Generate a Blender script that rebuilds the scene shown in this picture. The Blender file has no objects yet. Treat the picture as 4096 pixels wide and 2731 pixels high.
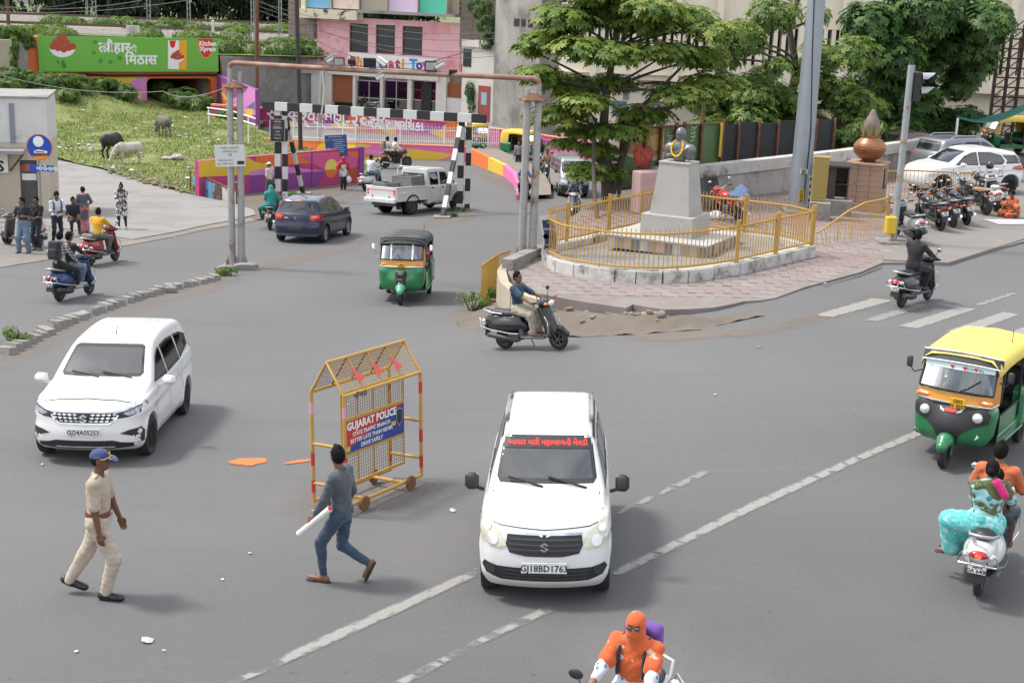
import bpy,bmesh,math,random
from math import sin,cos,pi,atan2,hypot,sqrt
import numpy as np
from mathutils import Vector as Ve,Matrix as Mx,geometry
from mathutils.bvhtree import BVHTree
rad=math.radians
random.seed(7)
RNG=np.random.default_rng(11)
scene=bpy.context.scene
COL=scene.collection
def sv(n,k,v):n.inputs[k].default_value=v
def lk(a,i,b,j):a.id_data.links.new(a.outputs[i],b.inputs[j])
F_PX,PITCH,ROLL,CAM_H=5600.,rad(14.2),rad(2.15),6.55
cd=bpy.data.cameras.new('camera');camera=bpy.data.objects.new('camera',cd)
COL.objects.link(camera);scene.camera=camera
cd.sensor_width=36.;cd.lens=36.*F_PX/4096.
cd.clip_start=.5;cd.clip_end=2000.
_fw=Ve((0,cos(PITCH),-sin(PITCH)))
_u0=Ve((0,sin(PITCH),cos(PITCH)));_r0=Ve((1,0,0))
_r=cos(ROLL)*_r0+sin(ROLL)*_u0
_u=-sin(ROLL)*_r0+cos(ROLL)*_u0
camera.matrix_world=Mx(((_r.x,_u.x,-_fw.x,0),(_r.y,_u.y,-_fw.y,0),(_r.z,_u.z,-_fw.z,CAM_H),(0,0,0,1)))
SUN_EL,SUN_AZ=rad(58),rad(-78)
world=bpy.data.worlds.new('World');scene.world=world;world.use_nodes=True
wn=world.node_tree.nodes;wl=world.node_tree.links
bg=wn['Background'];sv(bg,1,.115)
sky=wn.new('ShaderNodeTexSky');sky.sky_type='NISHITA';sky.sun_disc=False
sky.sun_elevation=SUN_EL;sky.sun_rotation=SUN_AZ;sky.dust_density=3.;sky.air_density=1.3
tcw=wn.new('ShaderNodeTexCoord');mpw=wn.new('ShaderNodeMapping');sv(mpw,'Scale',(1.,1.,2.2))
nzw=wn.new('ShaderNodeTexNoise');sv(nzw,'Scale',2.6);sv(nzw,'Detail',7);sv(nzw,'Roughness',.6)
rpw=wn.new('ShaderNodeValToRGB');rpw.color_ramp.elements[0].position=.36;rpw.color_ramp.elements[1].position=.58
mxw=wn.new('ShaderNodeMix');mxw.data_type='RGBA';sv(mxw,7,(8.6,8.7,9.,1))
lk(tcw,'Generated',mpw,0);lk(mpw,0,nzw,'Vector')
lk(nzw,'Fac',rpw,0);lk(rpw,'Color',mxw,0)
lk(sky,0,mxw,6);lk(mxw,2,bg,0)
sd=bpy.data.lights.new('sun','SUN');sd.energy=2.1;sd.angle=rad(9);sd.color=(1.,.955,.89)
sun=bpy.data.objects.new('sun',sd);COL.objects.link(sun)
_sv=Ve((sin(SUN_AZ)*cos(SUN_EL),cos(SUN_AZ)*cos(SUN_EL),sin(SUN_EL)))
sun.rotation_euler=_sv.to_track_quat('Z','Y').to_euler();sun.location=(-20,10,40)
vs=scene.view_settings;vs.view_transform='Standard';vs.look='None';vs.exposure=.75;vs.gamma=1.
scene.render.engine='CYCLES'
K=4096./2352.
def ray(px,py):
 return _fw+_r*((px-2048.)/F_PX)-_u*((py-1365.5)/F_PX)
def S(px,py,z=0.):
 d=ray(px,py);t=(z-CAM_H)/d.z
 return Ve((d.x*t,d.y*t,z))
def SY(px,py,Y):
 d=ray(px,py);t=Y/d.y
 return Ve((d.x*t,Y,CAM_H+d.z*t))
def onto(px,py,zf):
 z=0.
 for _ in range(40):
  p=S(px,py,z);z=.5*z+.5*zf(p.x,p.y)
 p=S(px,py,z);return p
def smooth(a,b,x):
 t=min(1.,max(0.,(x-a)/(b-a)));return t*t*(3-2*t)
def tz(x,y):
 d=y-13.
 d=.5*(d+sqrt(d*d+4.))-.1
 d=min(d,54.)if d<48 else 48+5.*(1-math.exp(-(d-48)/5.))
 w=1.-smooth(-3.+max(0,y-28)*.45,6.+max(0,y-28)*.36,x)
 return w*(.011*min(x,2.)-.06*d)
def T(px,py):return onto(px,py,tz)
def D(x,y,z=None):
 return T(x*K,y*K)if z is None else S(x*K,y*K,z)
MATS={}
def mat(col,rough=.6,metal=0.,var=.08,scale=6.,bump=0.,bscale=None,coat=0.,spec=.5,dirt=None,dscale=2.,dlo=.5,dhi=.7,coords='Object',emit=None,estr=0.,sheen=0.,nm=None):
 key=nm or(tuple(col),rough,metal,var,scale,bump,bscale,coat,spec,dirt,dscale,dlo,coords,emit,sheen)
 if key in MATS:return MATS[key]
 m=bpy.data.materials.new(nm or 'surface');m.use_nodes=True;MATS[key]=m
 n=m.node_tree.nodes;l=m.node_tree.links;b=n['Principled BSDF']
 sv(b,'Roughness',rough);sv(b,'Metallic',metal)
 sv(b,'Coat Weight',coat);sv(b,'Specular IOR Level',spec)
 sv(b,'Coat Roughness',.04)
 if sheen:sv(b,'Sheen Weight',sheen)
 c=(col[0],col[1],col[2],1);sv(b,'Base Color',c)
 if emit:
  sv(b,'Emission Color',(*emit,1));sv(b,'Emission Strength',estr)
 src=None
 if var>0 or dirt or bump:
  if coords=='World':
   g=n.new('ShaderNodeNewGeometry');src=g.outputs['Position']
  else:
   t=n.new('ShaderNodeTexCoord');src=t.outputs['Object']
 out=None
 if var>0:
  z=n.new('ShaderNodeTexNoise');sv(z,'Scale',scale);sv(z,'Detail',6);sv(z,'Roughness',.62)
  l.new(src,z.inputs['Vector'])
  x=n.new('ShaderNodeMix');x.data_type='RGBA'
  sv(x,6,(*[v*(1-1.6*var)for v in col],1));sv(x,7,(*[min(1,v*(1+1.6*var))for v in col],1))
  lk(z,'Fac',x,0);out=x.outputs[2]
 if dirt:
  z2=n.new('ShaderNodeTexNoise');sv(z2,'Scale',dscale);sv(z2,'Detail',8);sv(z2,'Roughness',.68)
  l.new(src,z2.inputs['Vector'])
  r=n.new('ShaderNodeValToRGB');r.color_ramp.elements[0].position=dlo;r.color_ramp.elements[1].position=dhi
  lk(z2,'Fac',r,0)
  x=n.new('ShaderNodeMix');x.data_type='RGBA';sv(x,7,(*dirt,1))
  if out:l.new(out,x.inputs[6])
  else:sv(x,6,c)
  lk(r,'Color',x,0);out=x.outputs[2]
 if out:l.new(out,b.inputs['Base Color'])
 if bump:
  z3=n.new('ShaderNodeTexNoise');sv(z3,'Scale',bscale or scale*4);sv(z3,'Detail',5)
  l.new(src,z3.inputs['Vector'])
  bp=n.new('ShaderNodeBump');sv(bp,'Strength',bump);sv(bp,'Distance',.02)
  lk(z3,'Fac',bp,'Height');lk(bp,0,b,'Normal')
 return m
def gmat(name,tint=(.75,.82,.82),dark=.55,rough=.02):
 if name in MATS:return MATS[name]
 m=bpy.data.materials.new(name);m.use_nodes=True;MATS[name]=m
 n=m.node_tree.nodes;l=m.node_tree.links;n.remove(n['Principled BSDF'])
 tr=n.new('ShaderNodeBsdfTransparent');sv(tr,0,(*[t*(1-dark)for t in tint],1))
 gl=n.new('ShaderNodeBsdfGlossy');sv(gl,'Roughness',rough);sv(gl,0,(.95,.97,1,1))
 fr=n.new('ShaderNodeFresnel');sv(fr,0,2.3)
 mx=n.new('ShaderNodeMixShader');lk(fr,0,mx,0);lk(tr,0,mx,1);lk(gl,0,mx,2)
 l.new(mx.outputs[0],n['Material Output'].inputs[0])
 return m
def flat(col,rough=.6,**kw):return mat(col,rough,var=0,**kw)
def tag(o,label=None,cat=None,group=None,kind=None):
 if label:o['label']=label
 if cat:o['category']=cat
 if group:o['group']=group
 if kind:o['kind']=kind
 return o
def empty(name,loc=(0,0,0),rz=0.,label=None,cat=None,group=None,tilt=None):
 o=bpy.data.objects.new(name,None);COL.objects.link(o)
 pos(o,loc,(tilt[0]if tilt else 0,tilt[1]if tilt else 0,rz))
 o.empty_display_size=.2
 return tag(o,label,cat,group)
def link(name,me,parent=None,mats=None):
 o=bpy.data.objects.new(name,me);COL.objects.link(o)
 if parent is not None:o.parent=parent
 return o
def mkmesh(name,V,Fc,mats,smooth_angle=None,midx=None):
 me=bpy.data.meshes.new(name)
 me.from_pydata([tuple(v)for v in V]if not isinstance(V,np.ndarray)else V.tolist(),[],Fc if not isinstance(Fc,np.ndarray)else Fc.tolist())
 for m in(mats if isinstance(mats,(list,tuple))else[mats]):me.materials.append(m)
 if midx is not None:me.polygons.foreach_set('material_index',np.asarray(midx,dtype=np.int32))
 me.update()
 if smooth_angle is not None:
  me.shade_smooth()
  if smooth_angle<179:me.set_sharp_from_angle(angle=rad(smooth_angle))
 return me
class MB:
 def __init__(s):s.v=[];s.f=[];s.m=[];s.cm=0
 def add(s,V,Fc):
  o=len(s.v);s.v+=[tuple(p)for p in V];s.f+=[tuple(i+o for i in f)for f in Fc];s.m+=[s.cm]*len(Fc);return s
 def mt(s,i):s.cm=i;return s
 def box(s,c,size,rz=0.,M=None,bev=0.):
  x,y,z=[q/2 for q in size]
  if bev:
   b=min(bev,x*.9,y*.9,z*.9);V=[];
   for sx in(-1,1):
    for sy in(-1,1):
     for sz in(-1,1):
      V+=[(sx*x,sy*(y-b),sz*(z-b)),(sx*(x-b),sy*y,sz*(z-b)),(sx*(x-b),sy*(y-b),sz*z)]
   I=lambda sx,sy,sz,k:((0 if sx<0 else 4)+(0 if sy<0 else 2)+(0 if sz<0 else 1))*3+k
   Fc=[]
   for sx in(-1,1):
    q=[I(sx,-1,-1,0),I(sx,1,-1,0),I(sx,1,1,0),I(sx,-1,1,0)];Fc.append(q if sx>0 else q[::-1])
    q=[I(-1,sx,-1,1),I(-1,sx,1,1),I(1,sx,1,1),I(1,sx,-1,1)];Fc.append(q if sx>0 else q[::-1])
    q=[I(-1,-1,sx,2),I(1,-1,sx,2),I(1,1,sx,2),I(-1,1,sx,2)];Fc.append(q if sx>0 else q[::-1])
   for a in(-1,1):
    for b2 in(-1,1):
     Fc.append([I(a,b2,-1,0),I(a,b2,-1,1),I(a,b2,1,1),I(a,b2,1,0)])
     Fc.append([I(a,-1,b2,0),I(a,-1,b2,2),I(a,1,b2,2),I(a,1,b2,0)])
     Fc.append([I(-1,a,b2,1),I(-1,a,b2,2),I(1,a,b2,2),I(1,a,b2,1)])
     for c3 in(-1,1):Fc.append([I(a,b2,c3,0),I(a,b2,c3,1),I(a,b2,c3,2)])
  else:
   V=[(sx*x,sy*y,sz*z)for sx in(-1,1)for sy in(-1,1)for sz in(-1,1)]
   Fc=[(0,1,3,2),(4,6,7,5),(0,4,5,1),(2,3,7,6),(0,2,6,4),(1,5,7,3)]
  if M is None:M=Mx.Rotation(rz,3,'Z')
  c=Ve(c);return s.add([M@Ve(p)+c for p in V],Fc)
 def frame(s,a,b):
  d=(Ve(b)-Ve(a));L=d.length;d.normalize()
  up=Ve((0,0,1))if abs(d.z)<.95 else Ve((0,1,0))
  x=d.cross(up).normalized();y=x.cross(d).normalized()
  return d,x,y,L
 def bar(s,a,b,w,h=None):
  h=h or w;d,x,y,L=s.frame(a,b);M=Mx((x,d,y)).transposed()
  return s.box((Ve(a)+Ve(b))/2,(w,L,h),M=M)
 def tube(s,pts,r,n=8,cap=True,closed=False):
  pts=[Ve(p)for p in pts];R=r if isinstance(r,(list,tuple))else[r]*len(pts)
  V=[];N=len(pts);px=None
  for i,p in enumerate(pts):
   a=pts[(i-1)%N]if(i or closed)else p;b=pts[(i+1)%N]if(i<N-1 or closed)else p
   d=(b-a).normalized()
   if px is None:
    up=Ve((0,0,1))if abs(d.z)<.9 else Ve((0,1,0));x=d.cross(up).normalized()
   else:x=(px-d*px.dot(d)).normalized()
   y=d.cross(x);px=x
   V+=[p+(x*cos(2*pi*k/n)+y*sin(2*pi*k/n))*R[i]for k in range(n)]
  Fc=[]
  for i in range(N if closed else N-1):
   j=(i+1)%N
   for k in range(n):Fc.append((i*n+k,i*n+(k+1)%n,j*n+(k+1)%n,j*n+k))
  if cap and not closed:Fc+=[tuple(range(n))[::-1],tuple((N-1)*n+k for k in range(n))]
  return s.add(V,Fc)
 def cyl(s,a,b,r,r2=None,n=12):return s.tube([a,b],[r,r if r2 is None else r2],n)
 def lathe(s,prof,c=(0,0,0),axis='Z',n=20,M=None):
  V=[];N=len(prof);c=Ve(c)
  for(r,z)in prof:
   for k in range(n):
    t=2*pi*k/n;p=(r*cos(t),r*sin(t),z)
    if axis=='X':p=(p[2],p[0],p[1])
    elif axis=='Y':p=(p[1],p[2],p[0])
    p=Ve(p)
    if M is not None:p=M@p
    V.append(p+c)
  Fc=[]
  for i in range(N-1):
   for k in range(n):Fc.append((i*n+k,i*n+(k+1)%n,(i+1)*n+(k+1)%n,(i+1)*n+k))
  if prof[0][0]>1e-4:Fc.append(tuple(range(n))[::-1])
  if prof[-1][0]>1e-4:Fc.append(tuple((N-1)*n+k for k in range(n)))
  return s.add(V,Fc)
 def ell(s,c,r,n=10,M=None):
  prof=[(sin(pi*i/n),-cos(pi*i/n))for i in range(n+1)]
  V=[];Fc=[];m=n+2
  for(a,b)in prof:
   for k in range(m):
    t=2*pi*k/m;p=Ve((a*cos(t)*r[0],a*sin(t)*r[1],b*r[2]))
    if M is not None:p=M@p
    V.append(p+Ve(c))
  for i in range(n):
   for k in range(m):Fc.append((i*m+k,i*m+(k+1)%m,(i+1)*m+(k+1)%m,(i+1)*m+k))
  return s.add(V,Fc)
 def prism(s,poly,h,M=None,o=(0,0,0)):
  o=Ve(o);n=len(poly)
  V=[Ve((p[0],p[1],0))for p in poly]+[Ve((p[0],p[1],h))for p in poly]
  if M is not None:V=[M@v for v in V]
  ar=sum(poly[i][0]*poly[(i+1)%n][1]-poly[(i+1)%n][0]*poly[i][1]for i in range(n))
  Fc=[tuple(range(n))[::-1],tuple(range(n,2*n))]+[(i,(i+1)%n,n+(i+1)%n,n+i)for i in range(n)]
  if(ar<0)!=(h<0):Fc=[f[::-1]for f in Fc]
  return s.add([v+o for v in V],Fc)
 def quad(s,a,b,c,d):return s.add([a,b,c,d],[(0,1,2,3)])
 def mesh(s,name,mats,sm=None):return mkmesh(name,s.v,s.f,mats,sm,s.m)
 def bd(s,name,mats,parent=None,sm=None):return link(name,s.mesh(name,mats,sm),parent)
def dup(o,parent=None,mats=None):
 c=o.copy();COL.objects.link(c);c.parent=parent
 for ch in list(o.children):dup(ch,c)
 return c
def bx(nm,m,parent,c,size,sm=None,**k):return MB().box(c,size,**k).bd(nm,m,parent,sm)
def tb(nm,m,parent,pts,r,n=8,sm=None,**k):return MB().tube(pts,r,n,**k).bd(nm,m,parent,sm)
def pos(o,l,r):o.location=l;o.rotation_euler=r
def sub(root,mb,nm,m,sm=None):
 o=mb.bd(nm,m,root,sm);o.matrix_parent_inverse=root.matrix_basis.inverted();return o
def recolor(root,swap):
 for o in[root]+list(root.children_recursive):
  if o.type!='MESH':continue
  for i,sl in enumerate(o.material_slots):
   nm=sl.material.name if sl.material else None
   if nm in swap:sl.link='OBJECT';sl.material=swap[nm]
AX_SIDE=Mx(((0,0,1),(1,0,0),(0,1,0)))
AX_FRONT=Mx(((1,0,0),(0,0,-1),(0,1,0)))
def cdt(poly,step,holes=()):
 P=[Ve((p[0],p[1]))for p in poly];B=[]
 def dens(loop):
  out=[]
  for i,a in enumerate(loop):
   b=loop[(i+1)%len(loop)];k=max(1,int((b-a).length/step))
   out+=[a.lerp(b,j/k)for j in range(k)]
  return out
 loops=[dens(P)]+[dens([Ve((q[0],q[1]))for q in h])for h in holes]
 V=[];faces=[]
 for L in loops:
  o=len(V);V+=L;faces.append(list(range(o,o+len(L))))
 xs=[v.x for v in P];ys=[v.y for v in P]
 for i in range(1,int((max(xs)-min(xs))/step)+1):
  for j in range(1,int((max(ys)-min(ys))/step)+1):
   q=Ve((min(xs)+i*step+(.5*step if j%2 else 0),min(ys)+j*step))
   if inside(q,P)and edist(q,P)>step*.35:V.append(q)
 r=geometry.delaunay_2d_cdt(V,[],[faces[0]]+faces[1:],1 if not holes else 0,1e-5)
 ov,of=r[0],r[2]
 keep=[]
 H=[[Ve((q[0],q[1]))for q in h]for h in holes]
 for f in of:
  c=sum((ov[i]for i in f),Ve((0,0)))/len(f)
  if inside(c,P)and not any(inside(c,h)for h in H):keep.append(list(f))
 return ov,keep
def inside(q,P):
 c=False;n=len(P);j=n-1
 for i in range(n):
  if(P[i][1]>q[1])!=(P[j][1]>q[1])and q[0]<(P[j][0]-P[i][0])*(q[1]-P[i][1])/(P[j][1]-P[i][1])+P[i][0]:c=not c
  j=i
 return c
def edist(q,P):
 m=1e9;n=len(P);qx,qy=q[0],q[1]
 for i in range(n):
  ax,ay=P[i][0],P[i][1];bx,by=P[(i+1)%n][0],P[(i+1)%n][1]
  dx,dy=bx-ax,by-ay;L=dx*dx+dy*dy
  t=0 if L<1e-12 else max(0,min(1,((qx-ax)*dx+(qy-ay)*dy)/L))
  m=min(m,hypot(ax+dx*t-qx,ay+dy*t-qy))
 return m
def sheet(name,poly,zf,m,off=.004,step=1.,fade=None,parent=None,kind='structure',holes=(),skirt=0.):
 ov,of=cdt(poly,step,holes)
 V=[(p.x,p.y,zf(p.x,p.y)+off)for p in ov]
 Fc=[f if sum((ov[f[i]].x*ov[f[(i+1)%len(f)]].y-ov[f[(i+1)%len(f)]].x*ov[f[i]].y)for i in range(len(f)))>0 else f[::-1]for f in of]
 if skirt:
  n=len(poly);ar=sum(poly[i][0]*poly[(i+1)%n][1]-poly[(i+1)%n][0]*poly[i][1]for i in range(n))
  pl=list(poly)if ar>0 else list(poly)[::-1]
  for i in range(n):
   a=Ve(pl[i][:2]);b=Ve(pl[(i+1)%n][:2]);k=max(1,int((b-a).length/step))
   for j in range(k):
    p=a.lerp(b,j/k);q=a.lerp(b,(j+1)/k);o=len(V)
    V+=[(p.x,p.y,zf(p.x,p.y)+off),(q.x,q.y,zf(q.x,q.y)+off),(q.x,q.y,zf(q.x,q.y)+off-skirt),(p.x,p.y,zf(p.x,p.y)+off-skirt)]
    Fc.append([o+3,o+2,o+1,o])
 me=mkmesh(name,V,Fc,m,None)
 if fade:
  at=me.attributes.new('fade','FLOAT','POINT')
  at.data.foreach_set('value',[min(1.,edist(Ve((v[0],v[1])),poly)/fade)for v in V])
 o=link(name,me,parent)
 if parent is None:o['kind']=kind
 return o
def fmat(name,col,rough=.9,scale=1.2,lo=.35,hi=.75,amax=.9,col2=None):
 if name in MATS:return MATS[name]
 m=bpy.data.materials.new(name);m.use_nodes=True;MATS[name]=m
 n=m.node_tree.nodes;l=m.node_tree.links;b=n['Principled BSDF'];sv(b,'Roughness',rough)
 g=n.new('ShaderNodeNewGeometry');z=n.new('ShaderNodeTexNoise');sv(z,'Scale',scale);sv(z,'Detail',9);sv(z,'Roughness',.7)
 lk(g,'Position',z,'Vector')
 at=n.new('ShaderNodeAttribute');at.attribute_name='fade'
 ad=n.new('ShaderNodeMath');ad.operation='MULTIPLY_ADD';sv(ad,1,.75);lk(at,'Fac',ad,0)
 mu=n.new('ShaderNodeMath');mu.operation='SUBTRACT';lk(z,'Fac',ad,2);lk(ad,0,mu,0);sv(mu,1,.42)
 mr=n.new('ShaderNodeMapRange');sv(mr,1,lo);sv(mr,2,hi);sv(mr,4,amax)
 lk(mu,0,mr,0);lk(mr,0,b,'Alpha')
 z2=n.new('ShaderNodeTexNoise');sv(z2,'Scale',scale*7);sv(z2,'Detail',4);lk(g,'Position',z2,'Vector')
 x=n.new('ShaderNodeMix');x.data_type='RGBA';sv(x,6,(*[c*.75 for c in col],1));sv(x,7,(*(col2 or[c*1.25 for c in col]),1))
 lk(z2,'Fac',x,0);lk(x,2,b,'Base Color')
 return m
def text(body,size,m,parent,M,name='lettering',bold=0.,align='LEFT',ext=0.,squeeze=1.):
 cu=bpy.data.curves.new('txt','FONT');cu.body=body;cu.size=size;cu.offset=bold;cu.extrude=ext
 cu.align_x=align;cu.resolution_u=2
 o=bpy.data.objects.new('txt',cu);COL.objects.link(o)
 me=bpy.data.meshes.new_from_object(o);bpy.data.objects.remove(o);bpy.data.curves.remove(cu)
 me.materials.clear();me.materials.append(m)
 me.transform(M.to_4x4()@Mx.Diagonal((squeeze,1,1,1)))
 me.name=name;return link(name,me,parent)
def facing(o,x,up):
 x=Ve(x).normalized();up=Ve(up);z=x.cross(up).normalized();y=z.cross(x)
 o=Ve(o);return Mx(((x.x,y.x,z.x,o.x),(x.y,y.y,z.y,o.y),(x.z,y.z,z.z,o.z),(0,0,0,1)))
class SDF:
 def __init__(s,lo,hi,h,k=.03):
  s.lo=np.array(lo,float)-3*h;s.h=h;s.k=k
  s.n=np.ceil((np.array(hi,float)+3*h-s.lo)/h).astype(int)+1
  s.d=np.full(tuple(s.n),.5,np.float32)
 def sub(s,lo,hi):
  a=np.clip(np.floor((np.asarray(lo)-s.lo)/s.h).astype(int),0,s.n);b=np.clip(np.ceil((np.asarray(hi)-s.lo)/s.h).astype(int)+1,0,s.n)
  if(b<=a).any():return None
  sl=tuple(slice(i,j)for i,j in zip(a,b))
  X=(np.arange(a[0],b[0])*s.h+s.lo[0])[:,None,None];Y=(np.arange(a[1],b[1])*s.h+s.lo[1])[None,:,None];Z=(np.arange(a[2],b[2])*s.h+s.lo[2])[None,None,:]
  return sl,X,Y,Z
 def put(s,sl,d,k,op='u'):
  c=s.d[sl]
  if op=='u':
   k=max(k,1e-5);hh=np.maximum(k-np.abs(c-d),0)/k;s.d[sl]=np.minimum(c,d)-hh*hh*k*.25
  else:
   k=max(k,1e-5);d=-d;hh=np.maximum(k-np.abs(c-d),0)/k;s.d[sl]=np.maximum(c,d)+hh*hh*k*.25
 def cap(s,a,b,ra,rb=None,k=None,op='u',fl=1.,ax=None):
  a=np.array(a,float);b=np.array(b,float);rb=ra if rb is None else rb;k=s.k if k is None else k
  mg=max(ra,rb)+k+3*s.h;q=s.sub(np.minimum(a,b)-mg,np.maximum(a,b)+mg)
  if q is None:return s
  sl,X,Y,Z=q;ab=b-a;L=max(ab@ab,1e-9)
  t=np.clip(((X-a[0])*ab[0]+(Y-a[1])*ab[1]+(Z-a[2])*ab[2])/L,0,1)
  dx=X-a[0]-t*ab[0];dy=Y-a[1]-t*ab[1];dz=Z-a[2]-t*ab[2]
  if fl!=1.:
   pr=(dx*ax[0]+dy*ax[1]+dz*ax[2])*(1/fl-1);dx=dx+pr*ax[0];dy=dy+pr*ax[1];dz=dz+pr*ax[2]
  d=np.sqrt(dx*dx+dy*dy+dz*dz)-(ra+t*(rb-ra))
  if fl!=1.:d=d*min(1.,fl*1.15)
  s.put(sl,d,k,op);return s
 def ell(s,c,r,R=None,k=None,op='u'):
  c=np.array(c,float);r=np.array(r,float);k=s.k if k is None else k
  mg=max(r)+k+3*s.h;q=s.sub(c-mg,c+mg)
  if q is None:return s
  sl,X,Y,Z=q;X,Y,Z=s.rot(X-c[0],Y-c[1],Z-c[2],R)
  k0=np.sqrt((X/r[0])**2+(Y/r[1])**2+(Z/r[2])**2);k1=np.sqrt((X/r[0]**2)**2+(Y/r[1]**2)**2+(Z/r[2]**2)**2)+1e-6
  s.put(sl,k0*(k0-1)/k1,k,op);return s
 def rot(s,X,Y,Z,R):
  if R is None:return X,Y,Z
  R=np.array(R);return(X*R[0,0]+Y*R[1,0]+Z*R[2,0],X*R[0,1]+Y*R[1,1]+Z*R[2,1],X*R[0,2]+Y*R[1,2]+Z*R[2,2])
 def box(s,c,half,rr=.02,R=None,k=None,op='u',taper=None):
  c=np.array(c,float);hf=np.array(half,float);k=s.k if k is None else k
  mg=np.linalg.norm(hf)+k+3*s.h;q=s.sub(c-mg,c+mg)
  if q is None:return s
  sl,X,Y,Z=q;X,Y,Z=s.rot(X-c[0],Y-c[1],Z-c[2],R)
  hx=hf[0]
  if taper is not None:hx=hf[0]*(1+taper*np.clip(Z/hf[2],-1,1))
  ax=np.abs(X)-hx+rr;ay=np.abs(Y)-hf[1]+rr;az=np.abs(Z)-hf[2]+rr
  d=np.sqrt(np.maximum(ax,0)**2+np.maximum(ay,0)**2+np.maximum(az,0)**2)+np.minimum(np.maximum(ax,np.maximum(ay,az)),0)-rr
  s.put(sl,d,k,op);return s
 def plane(s,p,nrm,k=0.):
  p=np.array(p,float);nrm=np.array(nrm,float);nrm/=np.linalg.norm(nrm)
  sl,X,Y,Z=s.sub(s.lo,s.lo+s.n*s.h)
  d=(X-p[0])*nrm[0]+(Y-p[1])*nrm[1]+(Z-p[2])*nrm[2]
  c=s.d[sl]
  if k<=0:s.d[sl]=np.maximum(c,d)
  else:
   hh=np.maximum(k-np.abs(c-d),0)/k;s.d[sl]=np.maximum(c,d)+hh*hh*k*.25
  return s
 def net(s):
  return snet(s.d,s.lo,s.h)
 def mesh(s,name,m,sm=180):
  V,Q=s.net();return mkmesh(name,V,Q,m,sm)
def snet(d,lo,h):
 nx,ny,nz=d.shape;sg=d<0
 c=np.zeros((nx-1,ny-1,nz-1),np.int8)
 for i in(0,1):
  for j in(0,1):
   for k in(0,1):c+=sg[i:nx-1+i,j:ny-1+j,k:nz-1+k]
 act=(c>0)&(c<8);I,J,Kk=np.nonzero(act)
 idx=np.full(c.shape,-1,np.int64);idx[I,J,Kk]=np.arange(len(I))
 acc=np.zeros((len(I),3));cnt=np.zeros(len(I))
 co=[(i,j,k)for i in(0,1)for j in(0,1)for k in(0,1)]
 val={q:d[I+q[0],J+q[1],Kk+q[2]].astype(np.float64)for q in co}
 for a in co:
  for ax in range(3):
   if a[ax]:continue
   b=list(a);b[ax]=1;b=tuple(b);va,vb=val[a],val[b];m=(va<0)!=(vb<0)
   t=np.where(m,va/np.where(m,va-vb,1),0);p=np.tile(np.array(a,float),(len(I),1));p[:,ax]=t
   acc[m]+=p[m];cnt[m]+=1
 V=np.stack([I,J,Kk],1)+acc/cnt[:,None];V=V*h+lo
 Q=[]
 for ax in range(3):
  o1,o2=[(1,2),(2,0),(0,1)][ax]
  A=[slice(None)]*3;B=[slice(None)]*3;A[ax]=slice(0,-1);B[ax]=slice(1,None)
  fl=sg[tuple(A)]!=sg[tuple(B)];e=np.array(np.nonzero(fl)).T
  e=e[(e[:,o1]>0)&(e[:,o2]>0)&(e[:,o1]<d.shape[o1]-1)&(e[:,o2]<d.shape[o2]-1)]
  if not len(e):continue
  ins=sg[e[:,0],e[:,1],e[:,2]]
  def cell(a,b):
   q=e.copy();q[:,o1]-=a;q[:,o2]-=b;return idx[q[:,0],q[:,1],q[:,2]]
  q=np.stack([cell(1,1),cell(0,1),cell(0,0),cell(1,0)],1);q[~ins]=q[~ins][:,::-1];Q.append(q)
 return V,np.concatenate(Q)
def join_nets(parts):
 V=[];Q=[];o=0
 for v,q in parts:V.append(v);Q.append(q+o);o+=len(v)
 return np.concatenate(V),np.concatenate(Q)
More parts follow.
